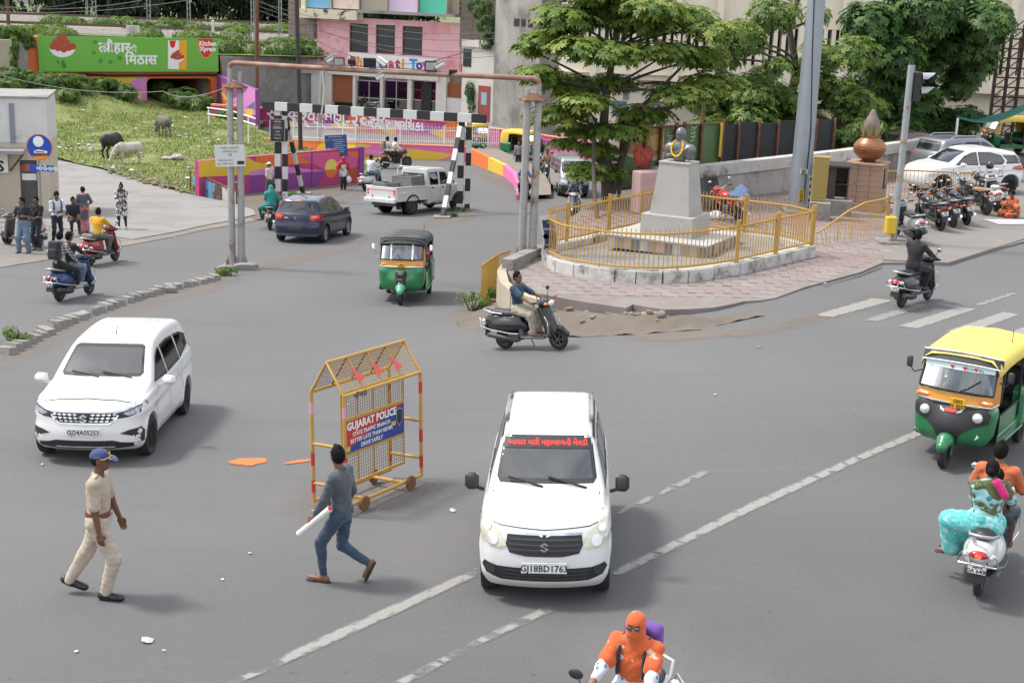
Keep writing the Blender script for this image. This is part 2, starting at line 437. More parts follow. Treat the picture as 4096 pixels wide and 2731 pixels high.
def road_mat():
 m=bpy.data.materials.new('asphalt');m.use_nodes=True
 n=m.node_tree.nodes;l=m.node_tree.links;b=n['Principled BSDF'];sv(b,'Roughness',.86);sv(b,'Specular IOR Level',.3)
 g=n.new('ShaderNodeNewGeometry')
 def noise(s,d=6,r=.6,st=None):
  z=n.new('ShaderNodeTexNoise');sv(z,'Scale',s);sv(z,'Detail',d);sv(z,'Roughness',r)
  if st:
   mp=n.new('ShaderNodeMapping');sv(mp,'Rotation',(0,0,st[0]));sv(mp,'Scale',(st[1],st[2],1));lk(g,'Position',mp,0);lk(mp,0,z,'Vector')
  else:lk(g,'Position',z,'Vector')
  return z
 def mix(fac,a,c2,op='MIX'):
  x=n.new('ShaderNodeMix');x.data_type='RGBA';x.blend_type=op
  if isinstance(fac,float):sv(x,0,fac)
  else:l.new(fac,x.inputs[0])
  for i,q in((6,a),(7,c2)):
   if isinstance(q,tuple):sv(x,i,(*q,1))
   else:l.new(q,x.inputs[i])
  return x.outputs[2]
 def ramp(z,lo,hi):
  r=n.new('ShaderNodeMapRange');sv(r,1,lo);sv(r,2,hi);lk(z,'Fac',r,0);return r.outputs[0]
 sx=n.new('ShaderNodeSeparateXYZ');lk(g,'Position',sx,0)
 m1=n.new('ShaderNodeMath');m1.operation='MULTIPLY_ADD';sv(m1,1,-.62);lk(sx,'X',m1,0);lk(sx,'Y',m1,2)
 wob=noise(.35,4,.6);m2=n.new('ShaderNodeMath');m2.operation='MULTIPLY_ADD';sv(m2,1,5.);lk(wob,'Fac',m2,0);lk(m1,0,m2,2)
 mr=n.new('ShaderNodeMapRange');sv(mr,1,11.);sv(mr,2,23.);lk(m2,0,mr,0)
 c=mix(mr.outputs[0],(.083,.085,.088),(.158,.16,.163))
 c=mix(ramp(noise(.23,5,.6),.36,.66),mix(.25,c,(.1,.1,.103)),mix(.3,c,(.185,.18,.175)))
 c=mix(ramp(noise(.11,6,.65),.54,.74),c,mix(.55,c,(.215,.195,.175)))
 c=mix(ramp(noise(1.,7,.65,(.55,.1,.9)),.52,.75),c,mix(.5,c,(.1,.1,.105)))
 c=mix(ramp(noise(1.,7,.7,(-.5,.14,1.3)),.58,.78),c,mix(.5,c,(.2,.195,.19)))
 c=mix(ramp(noise(1.,8,.75,(.1,.35,2.2)),.66,.7),c,mix(.35,c,(.06,.06,.06)))
 w2=noise(22,2,.5);c=mix(ramp(w2,.74,.8),c,mix(.5,c,(.34,.33,.32)))
 f=noise(95,3,.8);c=mix(ramp(f,.3,.75),mix(.5,c,(.04,.04,.04)),mix(.35,c,(.26,.255,.25)))
 s1=noise(9,4,.7);c=mix(ramp(s1,.66,.74),c,(.062,.061,.06))
 l.new(c,b.inputs['Base Color'])
 bp=n.new('ShaderNodeBump');sv(bp,'Strength',.35);sv(bp,'Distance',.01);lk(f,'Fac',bp,'Height');lk(bp,0,b,'Normal')
 return m
M_ROAD=road_mat()
M_EARTH=mat((.145,.122,.1),.95,var=.25,scale=.8,bump=.4,bscale=12,coords='World',dirt=(.13,.11,.085),dscale=1.7)
M_CONC=mat((.245,.238,.226),.9,var=.12,scale=1.1,bump=.25,bscale=22,coords='World',dirt=(.175,.16,.145),dscale=.5,dlo=.48,dhi=.75)
M_KERB=mat((.27,.255,.235),.92,var=.2,scale=5,bump=.6,bscale=18,dirt=(.12,.11,.1),dscale=3.5)
M_DUST=fmat('road_dust',(.25,.205,.165),scale=1.4,lo=.15,hi=.8,amax=.6)
M_PAINT=fmat('road_paint',(.3,.295,.275),.8,scale=5.5,lo=.02,hi=.42,amax=.85,col2=(.4,.39,.365))
M_PAINT_WORN=fmat('road_paint_worn',(.28,.275,.26),.8,scale=4.,lo=.28,hi=.6,amax=.75,col2=(.36,.355,.335))
M_ORANGE=fmat('orange_powder',(.75,.19,.055),.9,scale=4.5,lo=.2,hi=.45,amax=.9)
def grid_sheet(name,x0,x1,y0,y1,st,zf,m,kind='structure'):
 nx=int((x1-x0)/st)+1;ny=int((y1-y0)/st)+1
 V=[(x0+i*st,y0+j*st,zf(x0+i*st,y0+j*st))for j in range(ny)for i in range(nx)]
 Fc=[(j*nx+i,j*nx+i+1,(j+1)*nx+i+1,(j+1)*nx+i)for j in range(ny-1)for i in range(nx-1)]
 o=link(name,mkmesh(name,V,Fc,m,180));o['kind']=kind;return o
grid_sheet('road',-46,62,-2,104,1.,tz,M_ROAD)
grid_sheet('ground',-600,600,-60,900,30,lambda x,y:-4.6,M_EARTH)
def field_z(x,y):
 return tz(x,y)+.06+2.1*smooth(82,98,y)*(1-smooth(-34,-24,x))+.5*smooth(72,84,y)*(1-smooth(-20,-13,x))+.08*sin(x*.7)*sin(y*.5)
def W2(lst):return[T(a,b).xy for a,b in lst]
forecourt=[(-260,560),(200,637),(405,681),(566,731),(706,768),(919,813),(1010,842),(1024,862),(936,884),(806,908),(697,933),(531,962),(300,925),(180,905),(-300,870)]
sheet('forecourt',W2(forecourt),tz,M_CONC,.05,1.,skirt=.3)
verge=[(-300,870),(180,905),(300,925),(531,962),(697,933),(806,908),(936,884),(1000,872),(1024,884),(936,901),(806,923),(697,949),(531,979),(470,990),(196,1040),(-300,1120)]
sheet('verge',W2(verge),tz,mat((.185,.17,.155),.9,var=.15,scale=1.6,bump=.3,coords='World',dirt=(.27,.22,.175),dscale=.7),.02,.8,skirt=.2)
dirtwalk=[(905,800),(1010,770),(1224,744),(1436,729),(1438,742),(1372,776),(1233,812),(1024,880),(985,870)]
sheet('dirt_path',W2(dirtwalk),tz,M_EARTH,.012,.8)
def dust(poly,off=.005,fade=.7):return sheet('dust',W2(poly),tz,M_DUST,off,.45,fade=fade,kind='stuff')
dust([(-120,1470),(40,1395),(250,1310),(430,1245),(640,1170),(800,1130),(960,1085),(1010,1105),(900,1165),(700,1215),(480,1290),(300,1370),(120,1460),(-60,1560)])
dust([(1300,970),(1500,935),(1640,900),(1750,865),(1880,835),(1960,850),(1880,890),(1740,915),(1560,960),(1400,985),(1300,990)],fade=1.)
dust([(900,1080),(1150,1015),(1400,980),(1500,985),(1350,1030),(1100,1090),(940,1120)],.006,1.)
dust([(1020,885),(1240,815),(1380,780),(1450,745),(1500,765),(1400,815),(1250,860),(1080,905)],.007,.9)
dust([(1980,640),(2080,690),(2085,760),(2060,800),(2000,760),(1900,700)],.005,1.2)
dust([(3100,1290),(3300,1230),(3600,1130),(3800,1075),(3560,1230),(3330,1290),(3100,1340)],.006,.6)
dust([(2500,1335),(2750,1320),(3050,1300),(3300,1235),(3350,1270),(3080,1345),(2700,1375),(2480,1365)],.007,.4)
dust([(1120,1950),(1300,1940),(1700,1900),(1860,1870),(1780,2010),(1500,2080),(1200,2130),(1080,2060)],.005,.9)
def marking(poly,worn=False,off=.009):
 return sheet('lane_marking',W2(poly),tz,M_PAINT_WORN if worn else M_PAINT,off,.12,fade=.08)
marking([(880,2745),(1300,2540),(1905,2270),(1912,2305),(1330,2575),(935,2745)])
marking([(2448,2048),(2650,1955),(2790,1885),(2850,1880),(2850,1895),(2600,2010),(2455,2075)],True)
marking([(1540,2745),(1900,2560),(2160,2432),(2230,2415),(2250,2430),(1900,2590),(1620,2745)])
marking([(2440,2285),(3000,2010),(3500,1790),(3730,1693),(3740,1722),(3400,1865),(3000,2050),(2440,2325)])
marking([(3740,1690),(4200,1500),(4205,1528),(3745,1722)])
marking([(3150,1752),(3300,1690),(3500,1600),(3560,1580),(3565,1590),(3380,1670),(3160,1760)],True,.01)
marking([(3570,1575),(3700,1520),(3705,1530),(3580,1585)],True,.01)
marking([(2950,1830),(3150,1740),(3155,1748),(2960,1842)],True,.011)
for q,w in(([(3252,1262),(3490,1192),(3582,1203),(3330,1270)],False),([(3430,1285),(3660,1212),(3735,1220),(3520,1288)],True),([(3588,1305),(3830,1228),(3912,1237),(3672,1316)],False),([(3775,1328),(4010,1248),(4085,1258),(3865,1338)],False),([(3975,1352),(4200,1268),(4290,1278),(4075,1362)],False),([(3880,1220),(4040,1170),(4080,1176),(3930,1226)],True),([(4080,1040),(4160,1015),(4175,1022),(4095,1046)],True)):
 o=marking(q,w);o.name='crossing_stripe'
for q in([(890,1850),(960,1832),(1050,1830),(1085,1838),(1070,1852),(1010,1868),(940,1862)],[(1110,1855),(1200,1838),(1265,1832),(1250,1846),(1180,1858),(1120,1862)],[(1485,2015),(1500,2010),(1512,2016),(1495,2021)]):
 sheet('orange_stain',W2(q),tz,M_ORANGE,.012,.06,fade=.12,kind='stuff')
def isl_z(x,y):return .06-.36*(1-smooth(-1.5,9.,x))
def SI(px,py,up=0.):return onto(px,py,lambda x,y:isl_z(x,y)+up)
def I2(lst,up=0.):return[SI(a,b,up).xy for a,b in lst]
front_edge=[(2060,1128),(2080,1165),(2187,1179),(2270,1196),(2353,1210),(2430,1221),(2505,1232),(2531,1217),(2590,1228),(2658,1238),(2760,1236),(2854,1230),(2930,1216),(2976,1204),(3040,1201),(3100,1192),(3160,1170),(3216,1149),(3312,1123),(3442,1088),(3530,1050)]
isl_poly=I2(front_edge)+[S(3791,1062,.06).xy+Ve((0,.4)),S(4091,966,.06).xy,Ve((26,42)),Ve((60,60)),Ve((60,90)),Ve((14,86)),S(2560,760,.06).xy]+I2([(2440,800),(2330,840),(2230,900),(2170,975),(2050,1040),(2028,1085)])
M_PAVEBASE=mat((.215,.19,.178),.95,var=.2,scale=1.5,coords='World')
sheet('footpath',isl_poly,isl_z,M_PAVEBASE,0.,1.5,skirt=2.2)
M_PAVER=[mat((.245,.2,.188),.88,var=.14,scale=3,coords='World',bump=.2,dirt=(.215,.19,.175),dscale=.9),mat((.255,.222,.208),.88,var=.14,scale=3,coords='World',bump=.2,dirt=(.205,.185,.17),dscale=.9),mat((.235,.17,.155),.88,var=.14,scale=3,coords='World',bump=.2,dirt=(.215,.185,.17),dscale=.9)]
footpath=bpy.data.objects['footpath']
def pavers():
 A=SI(2187,1179);B=SI(3072,1195);ex=(B-A).xy.normalized();ey=Ve((-ex.y,ex.x));st=.4
 cells=[]
 inner=I2([(a,b-4)for a,b in front_edge])+[S(3700,1015,.06).xy,S(3680,930,.06).xy,S(4100,880,.06).xy,Ve((24,60)),Ve((10,60)),S(2800,830,.06).xy]+I2([(2450,812),(2340,850),(2240,910),(2180,985),(2060,1050)])
 for i in range(-12,64):
  for j in range(0,66):
   c=A.xy+ex*(i+.5*(j%2))*st+ey*(j+.6)*st
   if inside(c,inner)and edist(c,inner)>.16:cells.append((c,i,j))
 cells.sort(key=lambda q:q[0].length)
 bm=[MB().box((0,0,0),(st*.975,st*.975,.05),bev=.008).mesh('paver',m)for m in M_PAVER]
 rz=atan2(ex.y,ex.x);rest=MB()
 for n,(c,i,j)in enumerate(cells):
  band=(2 if(j//5)%3==2 else(1 if random.random()<.28 else 0));z=isl_z(c.x,c.y)-.013+random.uniform(-.005,.007)
  if n<295:
   o=link('paver',bm[band],footpath);pos(o,(c.x,c.y,z),(random.gauss(0,.008),random.gauss(0,.008),rz+random.gauss(0,.008)))
  else:rest.mt(band).box((c.x,c.y,z),(st*.975,st*.975,.05),rz+random.gauss(0,.006))
 o=rest.bd('paver_field',M_PAVER,footpath);o['kind']='stuff'
pavers()
apron=[S(3530,1052,0).xy,S(3640,960,0).xy,S(3600,890,0).xy,S(3640,830,0).xy,Ve((20,56)),Ve((50,58)),Ve((50,46)),S(4300,900,0).xy,S(4091,968,0).xy,S(3791,1064,0).xy]
sheet('parking_apron',apron,lambda x,y:.09,mat((.205,.19,.175),.92,var=.14,scale=.9,bump=.3,bscale=20,coords='World',dirt=(.205,.18,.155),dscale=.45),0.,1.5,skirt=.2)
def strip_wall(name,pts,z0f,z1,th,m,parent=None,cap=None):
 mb=MB()
 P=[Ve(p[:2])for p in pts]
 for i in range(len(P)-1):
  a,b=P[i],P[i+1];d=(b-a).normalized();nn=Ve((-d.y,d.x))*th/2
  za=min(z0f(a.x,a.y),z0f(b.x,b.y))-.25
  V=[(a.x-nn.x,a.y-nn.y,za),(a.x+nn.x,a.y+nn.y,za),(b.x+nn.x,b.y+nn.y,za),(b.x-nn.x,b.y-nn.y,za)]
  z1a,z1b=(z1(a.x,a.y),z1(b.x,b.y))if callable(z1)else(z1,z1)
  V+=[(V[0][0],V[0][1],z1a),(V[1][0],V[1][1],z1a),(V[2][0],V[2][1],z1b),(V[3][0],V[3][1],z1b)]
  mb.add(V,[(0,1,2,3),(4,7,6,5),(0,4,5,1),(2,6,7,3),(1,5,6,2),(0,3,7,4)])
 return mb.bd(name,m,parent)
M_CREAMW=mat((.42,.37,.28),.9,var=.1,scale=2.5,bump=.2,dirt=(.3,.255,.2),dscale=1.6,dlo=.5,dhi=.8)
rw=strip_wall('retaining_wall',I2([(2165,985),(2040,1035),(2006,1085),(2018,1130),(2060,1168),(2190,1206)],.02),tz,lambda x,y:isl_z(x,y)+.04,.22,M_CREAMW)
tag(rw,'cream rendered retaining wall under the rounded end of the footpath','wall')
kb=strip_wall('kerb_block',I2([(2030,1042),(2100,1012),(2168,985)],.25),isl_z,lambda x,y:isl_z(x,y)+.28,.3,M_KERB)
tag(kb,'low weathered concrete kerb block beside the twin pipe post','kerb')
def rock_mesh(seed,m,flat=1.):
 r=random.Random(seed);bm=bmesh.new();bmesh.ops.create_icosphere(bm,subdivisions=2,radius=.5)
 for v in bm.verts:
  q=v.co.normalized();s=.42+.1*sin(q.x*5+seed)*cos(q.y*4+seed*2)+r.uniform(-.05,.05)
  v.co=q*s;v.co.x=max(-.36,min(.36,v.co.x));v.co.y=max(-.33,min(.33,v.co.y));v.co.z=max(-.3,min(.3,v.co.z))*flat
 me=bpy.data.meshes.new('rock');bm.to_mesh(me);bm.free();me.materials.append(m);return me
M_SLAB=mat((.235,.21,.185),.95,var=.22,scale=4,bump=.7,bscale=14,dirt=(.12,.105,.09),dscale=3)
M_BRICK=mat((.3,.165,.11),.95,var=.2,scale=6,bump=.4,dirt=(.22,.19,.16),dscale=4)
def slab(pts,th,z,mtl,label):
 P=[SI(a,b,z-.06)for a,b in pts];mb=MB();n=len(P);ar=sum(P[i].x*P[(i+1)%n].y-P[(i+1)%n].x*P[i].y for i in range(n))
 if ar<0:P=P[::-1]
 V=[(p.x,p.y,p.z)for p in P]+[(p.x*.995,p.y+.05,p.z-th)for p in P]
 mb.add(V,[tuple(range(n)),tuple(range(n,2*n))[::-1]]+[(i,n+i,n+(i+1)%n,(i+1)%n)for i in range(n)])
 o=mb.bd('kerb_slab',mtl);tag(o,label,'slab','broken footpath edge slabs')
slab([(2195,1184),(2280,1200),(2353,1214),(2440,1226),(2505,1238),(2530,1224),(2600,1234),(2560,1256),(2500,1268),(2455,1264),(2400,1240),(2300,1218),(2225,1205)],.13,-.1,M_SLAB,'broken grey edge slab above the loose bricks')
slab([(2535,1226),(2658,1246),(2760,1244),(2860,1238),(2935,1226),(2980,1214),(3040,1208),(3010,1228),(2960,1252),(2900,1268),(2780,1272),(2680,1268),(2600,1246)],.16,-.1,M_SLAB,'long cracked concrete slab sinking along the footpath edge')
slab([(2985,1216),(3060,1208),(3160,1178),(3215,1156),(3300,1130),(3330,1140),(3230,1178),(3100,1222),(3020,1238)],.14,-.03,M_SLAB,'narrow broken slab where the footpath meets the crossing')
slab([(3215,1152),(3312,1128),(3442,1093),(3520,1062),(3528,1070),(3440,1105),(3310,1144),(3240,1166)],.09,.02,mat((.1,.098,.095),.95,var=.15,scale=4,bump=.4),'dark tarred edge strip beside the crossing')
def isl_dirt():
 poly=[T(a,b).xy for a,b in[(1815,1280),(1840,1240),(1930,1215),(2010,1175),(2060,1165),(2200,1205),(2400,1250),(2560,1275),(2900,1268),(3020,1240),(3060,1262),(2800,1320),(2560,1338),(2330,1350),(2000,1340),(1850,1320)]]
 def zf(x,y):return tz(x,y)+.012+.32*smooth(.05,1.3,edist(Ve((x,y)),poly))*(1-smooth(4,8,x))+.03*sin(x*9)*sin(y*7)
 o=sheet('dirt_bank',poly,zf,M_EARTH,0.,.25);return poly,zf
DB_POLY,DB_Z=isl_dirt()
rng=random.Random(3)
rocks=[rock_mesh(i,[M_SLAB,M_BRICK,M_KERB][i%3])for i in range(9)]
def strew(poly,n,smin,smax,zf,label,group,avoid=None,name='stone'):
 xs=[p.x for p in poly];ys=[p.y for p in poly];k=0
 while k<n:
  q=Ve((rng.uniform(min(xs),max(xs)),rng.uniform(min(ys),max(ys))))
  if not inside(q,poly):continue
  s=rng.uniform(smin,smax);o=link(name,rng.choice(rocks));o.location=(q.x,q.y,zf(q.x,q.y)+s*.12)
  o.scale=(s,s*rng.uniform(.6,1),s*rng.uniform(.45,.8));o.rotation_euler=(rng.uniform(-.3,.3),rng.uniform(-.3,.3),rng.uniform(0,6.3));tag(o,label,'stone',group);k+=1
bank=[T(a,b).xy for a,b in[(2060,1190),(2210,1215),(2420,1262),(2560,1285),(2720,1290),(2700,1310),(2480,1325),(2280,1335),(2250,1290),(2080,1240)]]
strew(bank,46,.1,.3,DB_Z,'broken brick or stone lying in the dirt below the footpath edge','rubble below the footpath')
bk=MB().box((0,0,0),(.23,.11,.075),bev=.008).mesh('brick',M_BRICK)
for px,py,r in((2235,1212,.3),(2275,1222,1.2),(2330,1250,.2),(2370,1262,.9),(2300,1240,.1),(2215,1228,.5),(2410,1275,.3),(1980,1226,.4),(2010,1236,.9),(1945,1232,0)):
 p=T(px,py);o=link('brick',bk);pos(o,(p.x,p.y,DB_Z(p.x,p.y)+.05 if inside(p.xy,DB_POLY)else p.z+.05),(.05,.1,r));tag(o,'loose red brick lying below the broken footpath edge','brick','loose bricks by the footpath')
pa=SI(2212,1190,.05);o=link('brick',bk);pos(o,(pa.x,pa.y,pa.z+.02),(0,0,1.3));tag(o,'single red brick standing on the footpath corner','brick')
def median():
 line=[(20,1418),(60,1397),(110,1372),(170,1342),(240,1306),(320,1272),(400,1243),(480,1217),(560,1193),(640,1168),(720,1150),(800,1133),(872,1115)]
 P=[T(*q)for q in line];root=empty('kerb_median',P[0],0,'row of slanting concrete kerb stones dividing the two roads','kerb')
 tot=[0]
 for i in range(1,len(P)):tot.append(tot[-1]+(P[i]-P[i-1]).length)
 n=int(tot[-1]/.36)
 for k in range(n):
  s=tot[-1]*(k+.5)/n;i=max(j for j in range(len(tot))if tot[j]<=s);i=min(i,len(P)-2)
  p=P[i].lerp(P[i+1],(s-tot[i])/(tot[i+1]-tot[i]));d=(P[i+1]-P[i]);a=atan2(d.y,d.x)
  L=rng.uniform(.42,.56);mb=MB();w=rng.uniform(.2,.27);hh=rng.uniform(.13,.19)
  V=[(-L/2,-w/2,-.15),(L/2,-w/2,-.15),(L/2,w/2,-.15),(-L/2,w/2,-.15)]+[(-L/2+.05,-w/2+.02,hh-rng.uniform(0,.06)),(L/2-.03,-w/2+.02,hh*rng.uniform(.5,.9)),(L/2-.02,w/2-.02,hh*rng.uniform(.6,1)),(-L/2+.04,w/2-.03,hh)]
  mb.add(V,[(3,2,1,0),(4,5,6,7),(0,1,5,4),(1,2,6,5),(2,3,7,6),(3,0,4,7)])
  o=mb.bd('stone',M_KERB,root);pos(o,p-P[0]+Ve((rng.uniform(-.02,.02),rng.uniform(-.04,.04),tz(p.x,p.y)-p.z)),(rng.uniform(-.08,.08),rng.uniform(-.06,.06),a+rad(52)+rng.uniform(-.1,.1)))
median()
M_FIELD=mat((.175,.205,.06),.95,var=.3,scale=.6,bump=.5,bscale=10,coords='World',dirt=(.24,.2,.145),dscale=.3,dlo=.56,dhi=.72)
_wl,_wr=T(797,790),T(1436,731)
fld=[T(-330,520).xy,T(200,634).xy,T(405,678).xy,T(566,728).xy,T(706,764).xy,T(790,786).xy,_wl.xy+Ve((-.3,.4)),_wr.xy+Ve((-.1,.5)),Ve((-8.,80)),Ve((-17,91)),Ve((-18.5,106)),Ve((-60,104)),Ve((-60,78))]
sheet('grass_field',fld,field_z,M_FIELD,0.,1.2)
def grass(name,poly,n,zf,hmin,hmax,cols,parent=None,blades=5,spread=.12,keep=None):
 xs=[p[0]for p in poly];ys=[p[1]for p in poly];pts=[]
 while len(pts)<n:
  q=(rng.uniform(min(xs),max(xs)),rng.uniform(min(ys),max(ys)))
  if inside(q,poly)and(keep is None or keep(*q)):pts.append(q)
 V=[];Fc=[];mi=[]
 for(x,y)in pts:
  z=zf(x,y)-.02;c=rng.randrange(len(cols));sc=rng.uniform(hmin,hmax)
  for b in range(blades):
   a=rng.uniform(0,6.283);bx=x+rng.gauss(0,spread);by=y+rng.gauss(0,spread);w=sc*rng.uniform(.1,.22);h=sc*rng.uniform(.6,1.1);ln=rng.uniform(.1,.7)*h
   o=len(V);dx,dy=cos(a),sin(a)
   V+=[(bx-dy*w,by+dx*w,z),(bx+dy*w,by-dx*w,z),(bx+dx*ln+dy*w*.6,by+dy*ln-dx*w*.6,z+h*.75),(bx+dx*ln*1.5,by+dy*ln*1.5,z+h)]
   Fc+=[(o,o+1,o+2),(o,o+2,o+3)];mi+=[c,c]
 o=link(name,mkmesh(name,V,Fc,cols,None,mi),parent);o['kind']='stuff';return o
def leafm(name,c):
 m=mat(c,.55,var=.25,scale=3,spec=.35);b=m.node_tree.nodes['Principled BSDF']
 sv(b,'Transmission Weight',0.)
 return m
M_GR=[leafm('grass_green',(.19,.27,.05)),leafm('grass_bright',(.27,.34,.07)),leafm('grass_dark',(.11,.18,.04)),leafm('grass_straw',(.33,.3,.14))]
def gkeep(x,y):
 v=sin(x*.9+1.3*sin(y*.35))*cos(y*.55+.8*sin(x*.4));return v>-.55 or rng.random()<.15
fpoly=[p for p in fld]
vis=[T(-120,560).xy,T(200,634).xy,T(405,678).xy,T(566,728).xy,T(706,764).xy,T(790,784).xy,_wl.xy+Ve((-.4,.5)),_wr.xy+Ve((-.2,.6)),Ve((-8.3,79.5)),Ve((-17,90.5)),Ve((-18.5,103)),Ve((-42,101)),Ve((-38,78))]
grass('field_grass',vis,17000,field_z,.07,.17,M_GR,keep=gkeep,spread=.2)
class Face:
 def __init__(s,A,B):
  s.A=Ve((A[0],A[1],0));d=Ve((B[0]-A[0],B[1]-A[1],0));s.len=d.length;s.d=d.normalized();s.n=Ve((s.d.y,-s.d.x,0))
 def P(s,px,py):
  r=ray(px,py);o=Ve((0,0,CAM_H));t=s.n.dot(s.A-o)/s.n.dot(r);p=o+r*t
  return((p-s.A).dot(s.d),p.z)
 def W(s,a,z,out=0.):return s.A+s.d*a+Ve((0,0,z))+s.n*out
 def M3(s):return Mx((s.d,Ve((0,0,1)),s.n)).transposed()
 def rz(s):return atan2(s.d.y,s.d.x)
 def slab(s,mb,s0,s1,z0,z1,o0,o1):return mb.prism([(s0,z0),(s1,z0),(s1,z1),(s0,z1)],o1-o0,s.M3(),s.A+s.n*o0)
 def poly(s,mb,pts,o0,o1):return mb.prism(pts,o1-o0,s.M3(),s.A+s.n*o0)
def pan(fc,root,nm,m,*sl):
 mb=MB()
 for q in sl:fc.slab(mb,*q)
 return sub(root,mb,nm,m)
def clip(poly,a,b,c):
 out=[]
 for i in range(len(poly)):
  p,q=poly[i],poly[(i+1)%len(poly)];dp=a*p[0]+b*p[1]+c;dq=a*q[0]+b*q[1]+c
  if dp>=0:out.append(p)
  if(dp>=0)!=(dq>=0):
   t=dp/(dp-dq);out.append((p[0]+(q[0]-p[0])*t,p[1]+(q[1]-p[1])*t))
 return out
C=.4356
def c1(x,y):return(x*C,y*C)
def c2(x,y):return(1024+x*C,y*C)
def c3(x,y):return(2048+x*C,y*C)
def c4(x,y):return(3072+x*C,y*C)
def c5(x,y):return(x*C,600+y*C)
def c6(x,y):return(1024+x*C,600+y*C)
def c7(x,y):return(2048+x*C,600+y*C)
def c8(x,y):return(3072+x*C,600+y*C)
PM={}
def paint(n,c):
 if n not in PM:PM[n]=mat(c,.75,var=.07,scale=2.,bump=.1,dirt=tuple(v*.6 for v in c),dscale=.9,dlo=.58,dhi=.85)
 return PM[n]
PK=dict(orange=(.72,.17,.045),yellow=(.7,.47,.05),magenta=(.46,.055,.19),pink=(.72,.16,.36),violet=(.24,.06,.27),rust=(.42,.075,.055),blue=(.13,.11,.3),lilac=(.6,.22,.52),straw=(.74,.62,.13),rose=(.62,.1,.27),peach=(.8,.3,.16))
def P_(k):return paint(k,PK[k])
M_BARE=mat((.3,.29,.275),.92,var=.15,scale=1.2,bump=.3,dirt=(.17,.16,.15),dscale=.8)
M_WHITEW=mat((.58,.57,.55),.9,var=.08,scale=1.4,bump=.2,dirt=(.16,.155,.15),dscale=1.1,dlo=.58,dhi=.8)
M_STEEL=mat((.33,.34,.35),.5,.6,var=.12,scale=4,dirt=(.22,.12,.07),dscale=3,dlo=.6,dhi=.8)
M_DARK=mat((.018,.018,.02),.8,var=0.)
M_RUST=mat((.16,.075,.045),.85,.2,var=.25,scale=5,bump=.3,dirt=(.3,.15,.09),dscale=4)
M_WHITE=flat((.8,.8,.79),.5)
M_BLACK=flat((.02,.02,.022),.5)
def mural(name,A,B,z0,z1,th,shapes,label,base='magenta',cat='wall',zf=None,coping=None):
 fc=Face(A,B);root=empty(name,(A[0],A[1],z0),0,label,cat)
 def put(mb,nm,m):return sub(root,mb,nm,m)
 mb=MB();fc.slab(mb,0,fc.len,z0-.6,z1,-th,0);put(mb,'wall',P_(base))
 k=0
 for(col,pts)in shapes:
  p=pts
  for q in((1,0,0),(-1,0,fc.len),(0,1,-(z0-.3)),(0,-1,z1)):p=clip(p,*q)if len(p)>2 else p
  if len(p)<3:continue
  k+=1;mb=MB();ar=sum(p[i][0]*p[(i+1)%len(p)][1]-p[(i+1)%len(p)][0]*p[i][1]for i in range(len(p)))
  if ar<0:p=p[::-1]
  mb.add([fc.W(a,z,.003+.0008*k)for a,z in p],[tuple(range(len(p)))]);put(mb,'painted_shape',P_(col))
 if coping:
  mb=MB();fc.slab(mb,-.02,fc.len+.02,z1,z1+coping,-th-.04,.04);put(mb,'coping',P_('peach'))
 return fc,root,put
def disc(c,r,a0=0,a1=360,n=24):return[(c[0]+r*cos(rad(a0+(a1-a0)*i/n)),c[1]+r*sin(rad(a0+(a1-a0)*i/n)))for i in range(n+(0 if a1-a0==360 else 1))]
wa,wb=T(797,790),T(1436,731)
A,B=(wa.x,wa.y),(wb.x,wb.y);fc=Face(A,B)
def pts(lst,cc):return[fc.P(*cc(*q))for q in lst]
zt=max(fc.P(1024,625)[1],fc.P(1420,600)[1]);zb=tz(B[0],B[1])-.1
L=fc.len
sh=[('yellow',pts([(1700,60),(2251,60),(2520,200),(2251,230),(1700,255)],c5)),('orange',pts([(0,1430),(1500,1370),(1500,1400),(560,1500),(0,1520)],c2)),('yellow',pts([(-40,1500),(0,1490),(390,1560),(120,1600),(-40,1640)],c2)),('pink',pts([(-60,255),(260,170),(620,190),(640,210),(300,220),(-60,240)],c6)),('lilac',pts([(-60,200),(180,150),(640,190),(300,215),(-60,235)],c6)),('violet',pts([(-60,235),(300,215),(640,195),(520,400),(-60,420)],c6)),('rose',pts([(400,60),(640,30),(930,60),(930,160),(760,190),(640,190),(520,120)],c6)),('straw',disc(fc.P(*c6(690,165)),abs(fc.P(*c6(690,85))[1]-fc.P(*c6(690,165))[1]))),('orange',disc(fc.P(*c6(690,180)),abs(fc.P(*c6(690,255))[1]-fc.P(*c6(690,180))[1]),180,360)),('rust',pts([(760,190),(960,150),(960,330),(830,250)],c6))]
fcA,rootA,putA=mural('painted_wall',A,B,zb,zt,.28,sh,'magenta and orange painted low wall behind the striped height barrier','magenta')
mb=MB();e=fcA.W(fcA.len+.12,0,-.1);mb.box((e.x,e.y,(zb+zt)/2),(.32,.34,zt-zb+.06),fcA.rz());putA(mb,'end_post',P_('violet'))
e=fcA.W(fcA.len*.68,0,.02);mb=MB();mb.box((e.x,e.y,(zb+zt)/2),(.05,.06,zt-zb),fcA.rz());putA(mb,'joint',P_('violet'))
za=-3.55
A=SY(*c2(-60,1230),83.);A.z=0
fpts=[c2(0,1180),c2(640,1300),(1422,655),(1612,660),(1873,664)]
FA=S(1422,645,-3.45);FB=S(1873,662,-3.45);FE=S(2055,700,-3.3)
frontA=(FA.x-9.,FA.y+9.5);frontB=(FA.x,FA.y);frontC=(FB.x,FB.y)
zt2=Face(frontB,frontC).P(1612,580)[1]
fc=Face(frontB,frontC);q=lambda lst:[fc.P(*c2(*p))for p in lst]
